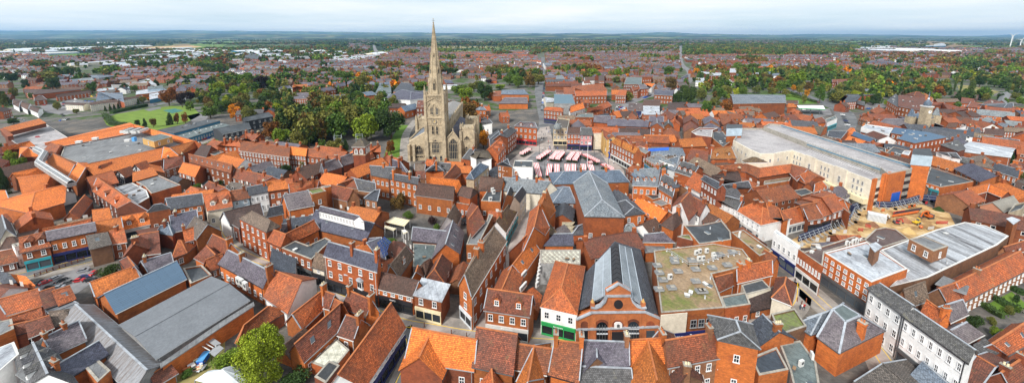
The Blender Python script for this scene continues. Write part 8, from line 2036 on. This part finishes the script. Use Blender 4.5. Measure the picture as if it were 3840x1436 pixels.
def barrier(x,y,ang,col,label,n=1):
 P=g(x,y);m=MB();L=1.3*n
 for i in range(n*4+1):m.box((-L/2+i*.33,0,.1),(.08,.08,1),col)
 for z in(.15,.55,1.0):m.bar((-L/2,0,z),(L/2,0,z),.12,col)
 m.box((-L/2,0,0),(.15,.6,.12),'rubber');m.box((L/2,0,0),(.15,.6,.12),'rubber');o=put('site_barrier',m.mesh('site_barrier'),None,(P.x,P.y,.1),ang);tag(o,label,'barrier','plastic barriers around the building site')
for a in((830,145,.1,'orange','orange barrier block at the left of the pipes',1),(1095,110,.3,'orange','orange barrier block left of its neighbour by the long hoarding',1),(1145,98,.3,'orange','orange barrier block right of its neighbour by the long hoarding',1),(1265,70,.3,'redp','red barrier in the upper corner of the site',1),(605,340,-.2,'redp','red barrier near the stacked panels',1),(680,305,-.9,'redp','red barrier at the edge of the excavation',1),(1420,268,0,'redp','long red barrier by the red brick block',3),(990,165,.2,'redp','long red barrier along the pipe stack',4),(1310,325,.2,'offwhite','white mesh barrier beside the cement mixer',2)):barrier(*a)
m=MB()
for i in range(8):
 for j in range(3):a=g(925+i*6,190-i*6,.3+j*.25);b=g(1180+i*6,148-i*6,.3+j*.25);m.bar(a,b,.28,'orange' if i<3 else 'black')
o=m.obj('pipe_stack',None,tuple(g(1050,160)));tag(o,'stack of long orange and black plastic pipes','pipe stack')
tile(500,1040,2.432);top=g(865,780,5);P=[g(x,y,2)for x,y in((560,935),(680,850),(760,860),(905,800),(1010,880),(1060,960),(1000,1100),(700,1080))];c=sum(P,Vector())/8;tops=[g(865,778,5.5),g(800,930,4.2),g(960,980,4.5)]
m=MB();N=8
cc=Vector((c.x,c.y,4.2))
for i in range(8):
 a,b=P[i],P[(i+1)%8];mid=(a+b)/2;mid=mid.lerp(cc,.18);mid.z=2.7
 m.face([a,mid,cc],'pale');m.face([mid,b,cc],'pale')
r_=root('stretch_tent',(c.x,c.y,0),'pale grey stretch tent beside the round yellow green tree','tent');m.obj('canopy',r_,(c.x,c.y,0));
for i in(0,3,5):m=MB();m.bar((P[i].x,P[i].y,0),P[i],.12,'grey');m.obj('pole',r_,(c.x,c.y,0))
rr=random.Random(5);m=MB()
for i in range(150):
 P_=g(rr.uniform(380,650),rr.uniform(720,860));m.box((P_.x,P_.y,rr.uniform(.0,.8)),(rr.uniform(.2,1.3),rr.uniform(.2,.8),rr.uniform(.05,.25)),rr.choice(['offwhite','wood','cream','grey','clay','pale','wall_s']),rr.uniform(0,3))
o=m.obj('rubbish',None,tuple(g(500,800)));tag(o,'heap of broken boards and rubbish against the brick wall','rubbish heap',kind='stuff')
P=g(645,760);m=MB();m.box((0,0,0),(1.2,2.4,1.1),'blue');m.box((0,0,1.1),(1.3,2.5,.12),'skyblue');o=put('skip_bin',m.mesh('skip_bin'),None,(P.x,P.y,0),.2);tag(o,'blue lidded bin beside the rubbish heap','bin')
P=[g(x,y,2.6)for x,y in((745,620),(820,640),(720,715),(590,640),(680,550))];m=MB();
r_=root('yard_shelter',tuple(g(700,640)),'grey sheet roofed shelter on a timber frame by the brick wall','shelter');ro=tuple(g(700,640));m.prism([(p.x,p.y)for p in(g(660,570,2.6),g(740,620,2.6),g(800,600,2.6),g(720,545,2.6))],2.5,2.65,'grey');m.prism([(p.x,p.y)for p in(g(690,680,2.4),g(770,600,2.4),g(825,640,2.4),g(740,715,2.4))],2.2,2.35,'grey');m.obj('roof',r_,ro)
for a,b in(((595,630),(680,560)),((640,590),(730,640)),((670,575),(755,625)),((610,615),(700,665))):m=MB();m.bar(g(*a,2.5),g(*b,2.5),.12,'offwhite');m.obj('beam',r_,ro)
for a in((600,630),(740,625),(700,690)):m=MB();p=g(*a,2.4);m.bar((p.x,p.y,0),p,.12,'wood');m.obj('post',r_,ro)
tile(1000,740,2.675)
for(P4,l)in(([(1185,245),(1380,290),(1435,228),(1275,195)],'large cream ribbed awning over the beer garden'),([(1180,300),(1270,335),(1300,310),(1185,280)],'smaller cream awning below the large one'),([(1355,325),(1370,368),(1418,345),(1390,325)],'smallest cream awning at the garden steps')):
 P=[g(x,y,3)for x,y in P4];c=sum(P,Vector())/4;r_=root('awning',(c.x,c.y,0),l,'awning');m=MB();Q_=P if(P[1]-P[0]).cross(P[2]-P[0]).z>0 else P[::-1];m.slab(Q_,.1,'cream');m.obj('canopy',r_,(c.x,c.y,0))
 for p in P:m=MB();m.bar((p.x,p.y,0),p,.12,'white');m.obj('post',r_,(c.x,c.y,0))
 for u in(.15,.32,.5,.68,.85):m=MB();m.bar(P[0].lerp(P[1],u)+Vector((0,0,.06)),P[3].lerp(P[2],u)+Vector((0,0,.06)),.12,'white');m.obj('rib',r_,(c.x,c.y,0))
tile(2500,1040,2.432);A,B=g(655,960,.3),g(770,760,6.2);r_=root('ladder',tuple(A),'long aluminium ladder leaning on the brick house','ladder');d=(B-A);u=d.cross(Vector((0,0,1))).normalized()*.28
for s in(-1,1):m=MB();m.bar(A+u*s,B+u*s,.07,'silver');m.obj('rail',r_,tuple(A))
m=MB()
for i in range(20):p=A.lerp(B,(i+.5)/20);m.bar(p-u,p+u,.05,'silver')
m.obj('rung',r_,tuple(A))
tile(2000,740,2.675);r_=root('glazed_pergola',tuple(g(335,300)),'cream ribbed glazed roof between brick blocks left of the assembly hall','pergola');ro=tuple(g(335,300))
for k in range(3):
 m=MB();y0=250+k*40;Q_=[g(292,y0,4.5-k*.3),g(415,y0-2,4.5-k*.3),g(385,y0+34,4.2-k*.3),g(288,y0+34,4.2-k*.3)]
 if(Q_[1]-Q_[0]).cross(Q_[2]-Q_[0]).z<0:Q_.reverse()
 m.slab(Q_,.1,'dgrey');s_=m.obj('glazing',r_,ro);m=MB()
 for i in range(11):m.bar(g(292,y0,4.5-k*.3).lerp(g(415,y0-2,4.5-k*.3),i/10)+Vector((0,0,.08)),g(288,y0+34,4.2-k*.3).lerp(g(385,y0+34,4.2-k*.3),i/10)+Vector((0,0,.08)),.12,'cream')
 m.obj('rib',s_,ro)
tile(2000,380,2.293)
def scaffold(px,z,label,sheets=True):
 P=[g(x,y,z)for x,y in px];c=sum(P,Vector())/len(P);r_=root('scaffold',(c.x,c.y,0),label,'scaffold');ro=(c.x,c.y,0);m=MB();n=len(P)
 for a,b in zip(P,P[1:]+P[:1]):
  k=max(1,int((b-a).length/2.2))
  for i in range(k):p=a.lerp(b,i/k);m.bar((p.x,p.y,0),(p.x,p.y,z+1.5),.09,'steel')
  for j in range(int(z/2)+1):m.bar((a.x,a.y,j*2+1.2),(b.x,b.y,j*2+1.2),.09,'steel')
 m.obj('tube',r_,ro)
 for j in range(int(z/2)):
  m=MB()
  for a,b in zip(P,P[1:]):m.bar((a.x,a.y,j*2+2),(b.x,b.y,j*2+2),.8,'wood',.06)
  m.obj('board',r_,ro)
 if sheets:
  for a,b in list(zip(P,P[1:]))[:2]:m=MB();m.prism([(a.x,a.y-.3),(b.x,b.y-.3),(b.x,b.y-.25),(a.x,a.y-.25)],1,z*.8,'wall_B');m.obj('sheet',r_,ro)
F_=building('F',[965,500,1060,560,1160,510,1080,455],8,.3,'f','r','','brick block wrapped in scaffolding beside the georgian terrace')
scaffold([(955,498),(1060,572),(1170,515),(1085,450)],9,'scaffolding hung with blue sheets at the corner of the square')
m=MB();Q_=[g(985,410,11),g(1165,395,11),g(1165,420,10),g(990,430,10)];m.slab(Q_ if(Q_[1]-Q_[0]).cross(Q_[2]-Q_[0]).z>0 else Q_[::-1],.15,'blue');o=m.obj('tarpaulin',None,tuple(Q_[0]));tag(o,'bright blue tarpaulin stretched over a roof under repair','tarpaulin')
tile(1000,380,2.293);scaffold([(575,322),(640,318),(645,300),(585,298)],7,'scaffold around a chimney in the churchyard trees',False);scaffold([(765,312),(825,312),(825,300),(770,300)],8,'scaffold platform above the brick tower house',False)
tile(1000,740,2.675)
vb=[b for b in BUILT if 'pair of red brick shops' in b['label']][0];g0=[b for b in BUILT if 'georgian red brick offices' in b['label']][0]
def bay(par,x,y,w,h,ang):
 P=g(x,y,0);
zE=6.5
e1_,e2_=g(578,575,9),g(1100,735,9)
W0=[c for c in vb.children if c.name.startswith('wall')][0]
ev=[vb.matrix_world@v.co if False else Vector(vb.location)+v.co for v in W0.data.vertices][:4]
fe=sorted(ev,key=lambda v:v.y)[:2]if False else None
def front_edge(b):
 W0=[c for c in b.children if c.name.startswith('wall')][0];V=[Vector(b.location)+v.co for v in W0.data.vertices];z0=min(v.z for v in V);L=[]
 for v in V:
  if abs(v.z-z0)<.01 and not any((v-w).length<.05 for w in L):L.append(v)
 return L,max(v.z for v in V)
L,zt=front_edge(vb)
best=None
for i in range(len(L)):
 for j in range(i+1,len(L)):
  a,b=L[i],L[j];mid=(a+b)/2
  if best is None or(mid.length<best[0]and(a-b).length>8):
   if(a-b).length>8:best=(mid.length,a,b)
_,a,b=best
if a.x>b.x:a,b=b,a
rz=atan2((b-a).y,(b-a).x)
for t in(.33,.64):
 p=a.lerp(b,t);m=MB();m.prism([(-1.3,0),(-.8,-.9),(.8,-.9),(1.3,0)],0,2.4,'white');m.prism([(-1.45,0),(-.9,-1.05),(.9,-1.05),(1.45,0)],2.4,2.7,'lead')
 for x0,x1,y0,y1 in((-.7,.7,-.93,-.93),):m.face([(-.7,-.93,.6),(-.05,-.93,.6),(-.05,-.93,2.1),(-.7,-.93,2.1)],'glass');m.face([(.05,-.93,.6),(.7,-.93,.6),(.7,-.93,2.1),(.05,-.93,2.1)],'glass')
 m.face([(.92,-.8,.6),(1.24,-.2,.6),(1.24,-.2,2.1),(.92,-.8,2.1)],'glass');m.face([(-.92,-.8,.6),(-.92,-.8,2.1),(-1.24,-.2,2.1),(-1.24,-.2,.6)],'glass')
 m.cyl((0,-.35,2.7),1.2,.1,.7,'lead',8);put('bay_window',m.mesh('bay_window'),vb,(p.x-vb.location.x,p.y-vb.location.y,3.4),rz)
rr=random.Random(21)
def blocked(X,Y):
 for(x0,y0,x1,y1)in BL:
  if x0<X<x1 and y0<Y<y1:return True
 return False
BL=[(380,395,770,505),(2720,345,3090,400),(1430,450,1860,640),(2990,400,3130,445),(140,370,400,432),(3560,318,3760,372),(3450,296,3580,320),(2300,385,2400,430),(640,150,890,184),(510,165,770,190),(3030,148,3270,168),(3370,150,3680,182),(2010,300,2050,480),(2024,200,2048,300),(2545,160,2562,236),(2555,236,2600,300),(1400,165,1430,205),(340,196,350,222),(170,198,350,218)]
HRO=[('roof_b',4),('roof_t',4),('roof_p',6),('roof_s',4),('roof_m',1.6),('roof_r',.8),('roof_u',1.5)]
def house_into(m,x,y,z,w,l,h,rise,rz,roof,wall,ch=True,win=False):
 ca,sa=cos(rz),sin(rz);T_=lambda a,b,c:(x+a*ca-b*sa,y+a*sa+b*ca,z+c)
 W2,L2=w/2,l/2;B=[(-W2,-L2),(W2,-L2),(W2,L2),(-W2,L2)]
 for i in range(4):(a,b),(c,d)=B[i],B[(i+1)%4];m.face([T_(a,b,0),T_(c,d,0),T_(c,d,h),T_(a,b,h)],wall)
 o=.3
 m.face([T_(-W2,-L2,h),T_(-W2,L2,h),T_(-W2,0,h+rise)][::-1],wall);m.face([T_(W2,-L2,h),T_(W2,L2,h),T_(W2,0,h+rise)],wall)
 m.face([T_(-W2-o,-L2-o,h-.2),T_(W2+o,-L2-o,h-.2),T_(W2+o,0,h+rise),T_(-W2-o,0,h+rise)],roof)
 m.face([T_(W2+o,L2+o,h-.2),T_(-W2-o,L2+o,h-.2),T_(-W2-o,0,h+rise),T_(W2+o,0,h+rise)],roof)
 if ch:
  for cx_ in((W2-.5,)if w<8 else(-W2+.5,W2-.5)):
   for i in range(4):
    a,b=[(-.5,-.4),(.5,-.4),(.5,.4),(-.5,.4)][i],[(-.5,-.4),(.5,-.4),(.5,.4),(-.5,.4)][(i+1)%4]
    m.face([T_(cx_+a[0],a[1],h),T_(cx_+b[0],b[1],h),T_(cx_+b[0],b[1],h+rise+1.3),T_(cx_+a[0],a[1],h+rise+1.3)],'wall_r')
   m.face([T_(cx_-.5,-.4,h+rise+1.3),T_(cx_+.5,-.4,h+rise+1.3),T_(cx_+.5,.4,h+rise+1.3),T_(cx_-.5,.4,h+rise+1.3)],'clay')
 if win:
  n=max(1,int(w/3))
  for s in(-1,1):
   for k in range(n):
    for zz in(1,3.6):
     xx=-W2+w*(k+.5)/n;yy=s*(L2+.04);q_=[T_(xx-.55,yy,zz),T_(xx+.55,yy,zz),T_(xx+.55,yy,zz+1.3),T_(xx-.55,yy,zz+1.3)]
     m.face(q_ if s<0 else q_[::-1],'offwhite');yy=s*(L2+.07);q_=[T_(xx-.4,yy,zz+.15),T_(xx+.4,yy,zz+.15),T_(xx+.4,yy,zz+1.15),T_(xx-.4,yy,zz+1.15)]
     m.face(q_ if s<0 else q_[::-1],'glass')
OCC={}
def occ(p,r=9):
 i,j=int(p[0]//10),int(p[1]//10)
 for a in(-1,0,1):
  for b in(-1,0,1):
   for(x,y,s)in OCC.get((i+a,j+b),()):
    if hypot(x-p[0],y-p[1])<r+s:return True
 return False
def addocc(x,y,s=4):OCC.setdefault((int(x//10),int(y//10)),[]).append((x,y,s))
for b in BUILT:
 for c in b.children:
  if c.name.startswith('wall'):
   V=[(b.location.x+v.co.x,b.location.y+v.co.y)for v in c.data.vertices][:60]
   mx=sum(v[0]for v in V)/len(V);my=sum(v[1]for v in V)/len(V);addocc(mx,my,5)
   for v in V[::2]:
    for t in(.0,.5):addocc(v[0]+(mx-v[0])*t,v[1]+(my-v[1])*t,3)
for o in S.objects:
 if o.get('category')=='tree':addocc(o.location.x,o.location.y,2.5)
nsh=0
for(x0,x1,y0,y1,n)in((540,1000,190,214,34),(330,660,236,256,10),(900,1320,192,214,12),(1180,1420,205,226,10),(180,520,182,192,12),(520,760,212,224,12),(3180,3500,182,200,6),(0,160,200,214,6)):
 for i in range(n):
  X=rr.uniform(x0,x1);Y=rr.uniform(y0,y1);p=at(X,Y,0);k=ppm(p);w=rr.uniform(16,48)/k;l=rr.uniform(5,9)*14/k*rr.uniform(.8,1.6)/es(p.x,p.y);h=rr.uniform(5,9);a=rr.choice((.1,.25,-.1))
  if occ((p.x,p.y),12):continue
  addocc(p.x,p.y,w*.35);nsh+=1;rf=rr.choice(('white','offwhite','pale','roof_f','pale','roof_w','offwhite'));wl=rr.choice(('wall_w','wall_l','wall_g','wall_c','wall_l','wall_B','wall_d'));m=MB();nb=rr.choice((1,1,2,3))
  for q_ in range(nb):house_into(m,-w/2+w*(q_+.5)/nb,0,0,l,w/nb,h,w/nb*.10,pi/2,rf,wl,False)
  for q_ in range(int(w/6)):m.box((-w/2+3+q_*6,-l/2-.1,.2),(3,.2,3),rr.choice(('grey','skyblue','glass')))
  o=put('industrial_shed',m.mesh('industrial_shed'),None,(p.x,p.y,0),a);c1={'white':'white','offwhite':'off white','pale':'pale blue','roof_f':'dark grey','roof_w':'light grey'}[rf];c2={'wall_w':'white','wall_l':'blue','wall_g':'grey','wall_c':'cream','wall_B':'blue','wall_d':'brick'}[wl]
  tag(o,'%s roofed shed with %s walls %s'%(c1,c2,where(X,Y)),'shed','far industrial sheds '+where(X,Y))
cand=[]
def zone(poly,ang,dens,wshare=.1,lab='',step=1.0,pal=None):
 P=[at(x,y,0)for x,y in poly];xs=[p.x for p in P];ys=[p.y for p in P];ca,sa=cos(ang),sin(ang)
 loc=[(p.x*ca+p.y*sa,-p.x*sa+p.y*ca)for p in P];u0,u1=min(a for a,b in loc),max(a for a,b in loc);v0,v1=min(b for a,b in loc),max(b for a,b in loc)
 v=v0;row=0
 while v<v1:
  u=u0+rr.uniform(0,8);pr=rr.choices(*zip(*(pal or HRO)))[0];rw=rr.random()<wshare
  while u<u1:
   w=rr.choice((6,7,8,12,18))*step;x,y=(u+w/2)*ca-v*sa,(u+w/2)*sa+v*ca
   if rr.random()<.12:pr=rr.choices(*zip(*(pal or HRO)))[0];rw=rr.random()<wshare
   ins=False;n=len(P)
   for i in range(n):
    a,b=P[i],P[(i+1)%n]
    if(a.y>y)!=(b.y>y)and x<(b.x-a.x)*(y-a.y)/(b.y-a.y)+a.x:ins=not ins
   if ins and rr.random()<dens:
    X,Y=proj((x,y,0))
    if not blocked(X,Y)and not occ((x,y),5 if Y>260 else 3):
     cand.append((ppm((x,y,0)),x,y,w-(.0 if rr.random()<.8 else 1),rr.uniform(7,9.5),rr.uniform(4.6,6),rr.uniform(2.2,3.4),ang+(0 if rr.random()<.93 else pi/2),pr,'wall_w' if rw else rr.choice(('wall_d','wall_b','wall_r','wall_b','wall_d')),lab,X,Y))
     addocc(x,y,4)
   u+=w+(.2 if rr.random()<.78 else rr.uniform(4,14))
  v+=rr.choice((15,19,24))*step
Z=zone
Z([(0,330),(200,300),(420,300),(560,330),(330,395),(0,420)],.3,.5,.15,'beyond the flats at left')
Z([(430,260),(760,262),(760,330),(600,330),(430,300)],-.1,.92,.1,'in the red terraces left of the long road')
Z([(210,205),(460,205),(460,240),(200,240)],.2,.85,.08,'on the estate above the depots')
Z([(0,205),(200,210),(200,290),(0,300)],.1,.5,.2,'at the far left edge')
Z([(640,250),(900,240),(1300,235),(1560,250),(1560,330),(1200,345),(900,300),(700,330)],.15,.8,.15,'in the streets left of the spire')
Z([(640,300),(760,300),(820,370),(640,360)],.5,.7,.2,'by the west road bend')
Z([(1280,215),(1420,215),(1520,180),(1640,185),(1660,240),(1500,260),(1280,260)],.4,.85,.1,'on the slope left of the spire')
Z([(1650,205),(1980,195),(2030,240),(2030,275),(1660,275)],-.05,.85,.1,'in the terraces right of the spire')
Z([(1300,260),(1620,265),(1620,330),(1300,330)],.1,.7,.15,'just behind the theatre')
Z([(1660,270),(2010,270),(2010,300),(1660,310)],.0,.45,.2,'behind the church trees')
Z([(2045,205),(2340,195),(2540,190),(2540,260),(2540,300),(2300,310),(2050,330)],.05,.86,.08,'in the slate terraces beyond the square')
Z([(2050,310),(2560,300),(2560,370),(2400,400),(2060,400)],.1,.55,.1,'in the courts behind the square')
Z([(2560,215),(2760,210),(3100,215),(3140,255),(2900,262),(2600,255)],.12,.85,.12,'in the terraces beyond the park')
Z([(2850,240),(3180,240),(3180,275),(2850,275)],.3,.8,.25,'between the park and the poplars')
Z([(2600,255),(2760,250),(2760,330),(2600,340)],.3,.5,.25,'beside the brick water tower')
Z([(2560,145),(2920,155),(2900,185),(2560,175)],.1,.42,.15,'on the far eastern estate')
Z([(3100,195),(3400,195),(3840,215),(3840,250),(3400,245),(3140,235)],-.08,.5,.25,'in the leafy suburb at right')
Z([(3140,250),(3580,250),(3580,292),(3300,300),(3140,290)],.06,.92,.08,'in the long terraces at right')
Z([(3660,265),(3840,265),(3840,300),(3700,300)],-.2,.8,.2,'at the far right edge')
Z([(3340,175),(3840,185),(3840,205),(3340,200)],.0,.6,.1,'on the newest estate near the horizon')
Z([(3000,188),(3340,185),(3400,200),(3050,205)],.1,.45,.4,'near the white bungalows at right')
Z([(1300,140),(1400,150),(1380,190),(1300,190)],.6,.4,.15,'on the wooded rise left of the spire')
Z([(2100,155),(2560,150),(2560,185),(2100,195)],.1,.25,.15,'among the distant trees at centre')
Z([(3150,410),(3240,400),(3240,430),(3160,440)],.5,.5,.3,'near the traffic lights')
Z([(2560,400),(2900,425),(2950,470),(2560,470)],.05,.8,.1,'behind the car park ramp')
Z([(2900,430),(3130,455),(3100,500),(2950,480)],.2,.8,.1,'beyond the upper car park deck')
Z([(2250,395),(2560,400),(2560,480),(2250,450)],.05,.85,.05,'between the square and the showroom',pal=[('roof_r',3),('roof_m',3),('roof_p',2),('roof_b',2)])
Z([(1780,400),(1990,400),(1990,480),(1820,480)],.3,.7,.05,'behind the corner pub',pal=[('roof_r',3),('roof_m',3),('roof_b',3)])
Z([(2060,410),(2250,400),(2250,440),(2060,440)],.05,.7,.05,'behind the shops closing the square',pal=[('roof_r',3),('roof_m',3),('roof_p',2)])
Z([(3500,430),(3840,440),(3840,520),(3560,500)],.1,.6,.1,'among the maltings at right',pal=[('roof_m',4),('roof_b',3),('roof_p',2)])
Z([(700,455),(1000,400),(1100,440),(1000,470)],.3,.35,.05,'behind the old terrace trees')
Z([(0,370),(140,390),(100,480),(0,500)],.6,.6,.3,'by the row houses at left')
for o in S.objects:
 if o.get('category')in('tree','shrub','car','van','tent','hedge','shelter','awning','rubbish heap'):
  r_=4.5 if o.get('category')=='tree' else 3;x,y=o.location.x,o.location.y
  if y<260:mark([(x-r_,y-r_),(x+r_,y-r_),(x+r_,y+r_),(x-r_,y+r_)])
ZR=[at(x,y,0).xy for x,y in((-200,1500),(-100,620),(60,520),(420,560),(700,560),(1040,560),(1440,600),(1560,640),(1900,640),(1930,560),(2000,470),(2100,455),(2560,440),(2900,450),(3120,480),(3250,440),(3900,430),(4050,1500))]
INZ=mark(ZR,set());nf=0
def rect(x,y,w,l,a):ca,sa=cos(a),sin(a);return[(x+u*ca-v*sa,y+u*sa+v*ca)for u,v in((-w/2,-l/2),(w/2,-l/2),(w/2,l/2),(-w/2,l/2))]
FC={'roof_r':'red','roof_m':'maroon','roof_b':'dark brown','roof_s':'grey slate','roof_p':'purple slate','roof_o':'orange','roof_t':'taupe','roof_u':'blue slate'}
for(w,l,hh)in((17,9,5.5),(12,8,5),(9,7,4.2),(7,5.5,3.2),(5,4,2.6)):
 cs=sorted(INZ);rr.shuffle(cs)
 for(i,j)in cs[:9000]:
  if(i,j)in USED:continue
  x,y=i*CELL,j*CELL;na=min(ANG,key=lambda t:(t[0]-x)**2+(t[1]-y)**2);a=na[2]+(pi/2 if rr.random()<.3 else 0)
  c=mark(rect(x,y,w+1.2,l+1.2,a),set())
  if not c or any(k in USED or k not in INZ for k in c):continue
  if nf>210:break
  nf+=1;mark(rect(x,y,w+.6,l+.6,a));roof=rr.choices(list(FC),(7,4,2,2,2,4,2,1))[0];wall=rr.choice(('wall_r','wall_o','wall_b','wall_d','wall_r','wall_w'));h=hh*rr.uniform(.8,1.1)
  m=MB();house_into(m,0,0,0,w,l,h,l*rr.uniform(.28,.42),0,roof,wall,w>8 and rr.random()<.6,w>6)
  lb=('small ' if w<8 else 'long ' if w>12 else '')+FC[roof]+' roofed back building near the '+na[3];lb=' '.join(lb.split()[:16])
  while lb.split()[-1]in('and','with','the','of','in','a','beside','its','to','behind'):lb=lb.rsplit(' ',1)[0]
  n=SEEN.get(lb,0);SEEN[lb]=n+1
  if n:lb=' '.join((['','another ','third ','fourth ','fifth '][min(n,4)]+lb).split()[:16])
  o=put('back_building',m.mesh('back_building'),None,(x,y,0),a);tag(o,lb,'outbuilding',None)
print('FILL',nf)
cand.sort(reverse=True)
DIRW={'roof_b':'dark brown roofed','roof_t':'taupe roofed','roof_p':'purple slated','roof_s':'grey slated','roof_m':'maroon roofed','roof_r':'red roofed','roof_u':'blue slated'}
NIND=55
WN={'wall_w':'white','wall_r':'red brick','wall_d':'dark brick','wall_b':'brown brick'}
for(k,x,y,w,l,h,rise,a,roof,wall,lab,X,Y)in cand[:NIND]:
 m=MB();house_into(m,0,0,0,w,l,h,rise,0,roof,wall,True,True);sz='small ' if w<9 else 'long '
 o=put('terraced_house' if w>9 else 'house',m.mesh('house'),None,(x,y,0),a);tag(o,sz+WN[wall]+' house, '+DIRW[roof]+', '+lab,'terraced house' if w>7 else 'house',sz.strip()+' '+WN[wall]+' '+DIRW[roof]+' houses '+lab)
m=MB()
for(k,x,y,w,l,h,rise,a,roof,wall,lab,X,Y)in cand[NIND:]:house_into(m,x,y,0,w,l,h,rise,a,roof,wall,k>1.0,k>2.0)
o=m.obj('far_houses');tag(o,'mass of small brick and slate houses of the far suburbs','houses',kind='stuff')
cols='gdvbglvdroy';wts=[6,7,8,2,4,1.6,3,3,.7,.4,.5]
TC={}
unit={}
for kd in('round','cone'):
 for lo,(N,rq)in{'c':(1100,.095),'a':(130,.27),'b':(34,.52)}.items():
  unit[kd,lo]=[crown_mesh(kd,N,rq,90+i)for i in range(3)]
unitv={k:[([tuple(v.co)for v in me.vertices],[tuple(p.vertices)for p in me.polygons])for me in L]for k,L in unit.items()}
fw_={c:([],[])for c in set(cols)}
NF=[0]
def ftree(x,y,r,h,c,lo):
 V,F=fw_[c];vs,fs=rr.choice(unitv['cone' if c=='d' and rr.random()<.3 else 'round',lo]);n=len(V);a=rr.uniform(0,6.28);ca,sa=cos(a)*r,sin(a)*r
 V.extend([(x+vx*ca-vy*sa,y+vx*sa+vy*ca,.6+vz*h/2)for vx,vy,vz in vs]);F.extend([tuple(i+n for i in f)for f in fs]);NF[0]+=1
def wood(poly,sp,hmin=7,hmax=14,pal=None,avoid=True,dens=1.0):
 P=[at(x,y,0)for x,y in poly];xs=[p.x for p in P];ys=[p.y for p in P];A=(max(xs)-min(xs))*(max(ys)-min(ys));n=int(A/sp/sp*dens)
 for _ in range(min(n,9000)):
  x=rr.uniform(min(xs),max(xs));y=rr.uniform(min(ys),max(ys));ins=False;k=len(P)
  for i in range(k):
   a,b=P[i],P[(i+1)%k]
   if(a.y>y)!=(b.y>y)and x<(b.x-a.x)*(y-a.y)/(b.y-a.y)+a.x:ins=not ins
  if not ins:continue
  X,Y=proj((x,y,0))
  if not(-60<X<3900)or blocked(X,Y):continue
  if avoid and occ((x,y),1.5):continue
  h=rr.uniform(hmin,hmax);ftree(x,y,h*rr.uniform(.34,.52),h,rr.choice(pal)if pal else rr.choices(cols,wts)[0],'c' if ppm((x,y,0))>3.6 else 'a' if ppm((x,y,0))>1.6 else 'b')
wood([(0,175),(3840,175),(3840,420),(2800,400),(2000,330),(1000,330),(0,400)],20,5,11,dens=2.1)
wood([(640,300),(1500,280),(1500,420),(1000,440),(760,420)],13,7,13)
wood([(2600,270),(3840,270),(3840,380),(3300,395),(2640,395)],14,7,14)
wood([(850,148),(1300,138),(1700,140),(1960,155),(1980,190),(1640,195),(1350,215),(1200,190),(850,185)],18,8,15,'gdvvgbdlg',dens=.8)
wood([(2560,175),(2900,175),(3200,182),(3200,205),(2900,215),(2560,210)],15,10,17,'gddvbvdg')
wood([(2000,185),(2560,175),(2560,200),(2340,205),(2000,205)],20,7,13,'gdvdb')
wood([(3180,205),(3840,215),(3840,262),(3180,240)],19,7,13,'gdvrbdr')
wood([(480,195),(640,195),(640,215),(420,215)],14,8,14,'gdvrd')
wood([(0,168),(500,172),(640,160),(640,175),(380,185),(0,180)],26,8,14,'gddv',dens=.8)
wood([(1040,500),(1100,440),(1380,430),(1500,440),(1520,500),(1440,540),(1300,545),(1180,555),(1120,545)],13,16,22,'gdvvlbgdv',avoid=False)
wood([(1690,430),(1790,420),(1800,460),(1740,490)],9,10,14,'bdvr',avoid=False)
wood([(900,420),(1100,400),(1100,440),(900,450)],11,8,14,'gdvr',avoid=False)
wood([(300,182),(1350,182),(1350,230),(500,260),(200,200)],24,8,14,'gdvrdg')
for _ in range(80):
 X,Y=rr.uniform(0,3840),178+150*rr.random()**1.3;rx=rr.uniform(14,55)*(Y-100)/150;ry=rx*rr.uniform(.1,.22)
 if blocked(X,Y):continue
 wood([(X+rx*cos(t),Y+ry*sin(t))for t in(0,.8,1.6,2.4,3.2,4,4.8,5.6)],9,9,15,rr.choice(('gdv','dgb','vgl','gdvr','ddg','vbr')),avoid=False)
for _ in range(260):
 Y=143+32*rr.random()**1.2;X=rr.uniform(-100,3940);Lp=rr.uniform(40,260);cc_=rr.choice(('d','dg','dgv','dv','dgb'))
 if blocked(X,Y):continue
 a,b=at(X-Lp,Y,0),at(X+Lp,Y+rr.uniform(-.8,.8),0);n=int(min(140,(b-a).length/16));th=rr.uniform(8,90)
 for k in range(n):
  p=a.lerp(b,rr.random());h=rr.uniform(9,19);ftree(p.x,p.y+rr.uniform(-th,th),h*rr.uniform(.6,1.0),h,rr.choice(cc_),'b')
wood([(0,150),(1000,143),(1000,152),(500,160),(0,165)],60,10,16,'ddgv',dens=.9)
wood([(600,186),(900,182),(900,205),(600,200)],20,7,13,'gdvr',dens=.6)
wood([(400,137.8),(1900,137.6),(2500,138),(2500,140.5),(1700,141),(400,141)],170,14,24,'ddg',dens=.5)
wood([(1900,142),(2600,142),(3840,148),(3840,178),(2600,170),(2100,180),(1900,178)],46,8,14,'gddvb',dens=.5)
wood([(2560,138.5),(3840,140),(3840,147),(2560,145)],130,10,18,'ddg',dens=.6)
for c,(V,F)in fw_.items():
 if not F:continue
 me=bpy.data.meshes.new('woodland');me.from_pydata(V,[],F);me.materials.append(MATS['leaf_'+c]);o=bpy.data.objects.new('woodland',me);COL.objects.link(o)
 tag(o,'woodland and garden trees of the far suburbs, '+KINDN[c][0].split()[0]+' crowns','woodland',kind='stuff')
print('TREES',NT[0],'FAR',NF[0],'CAND',len(cand),'B',len(BUILT))
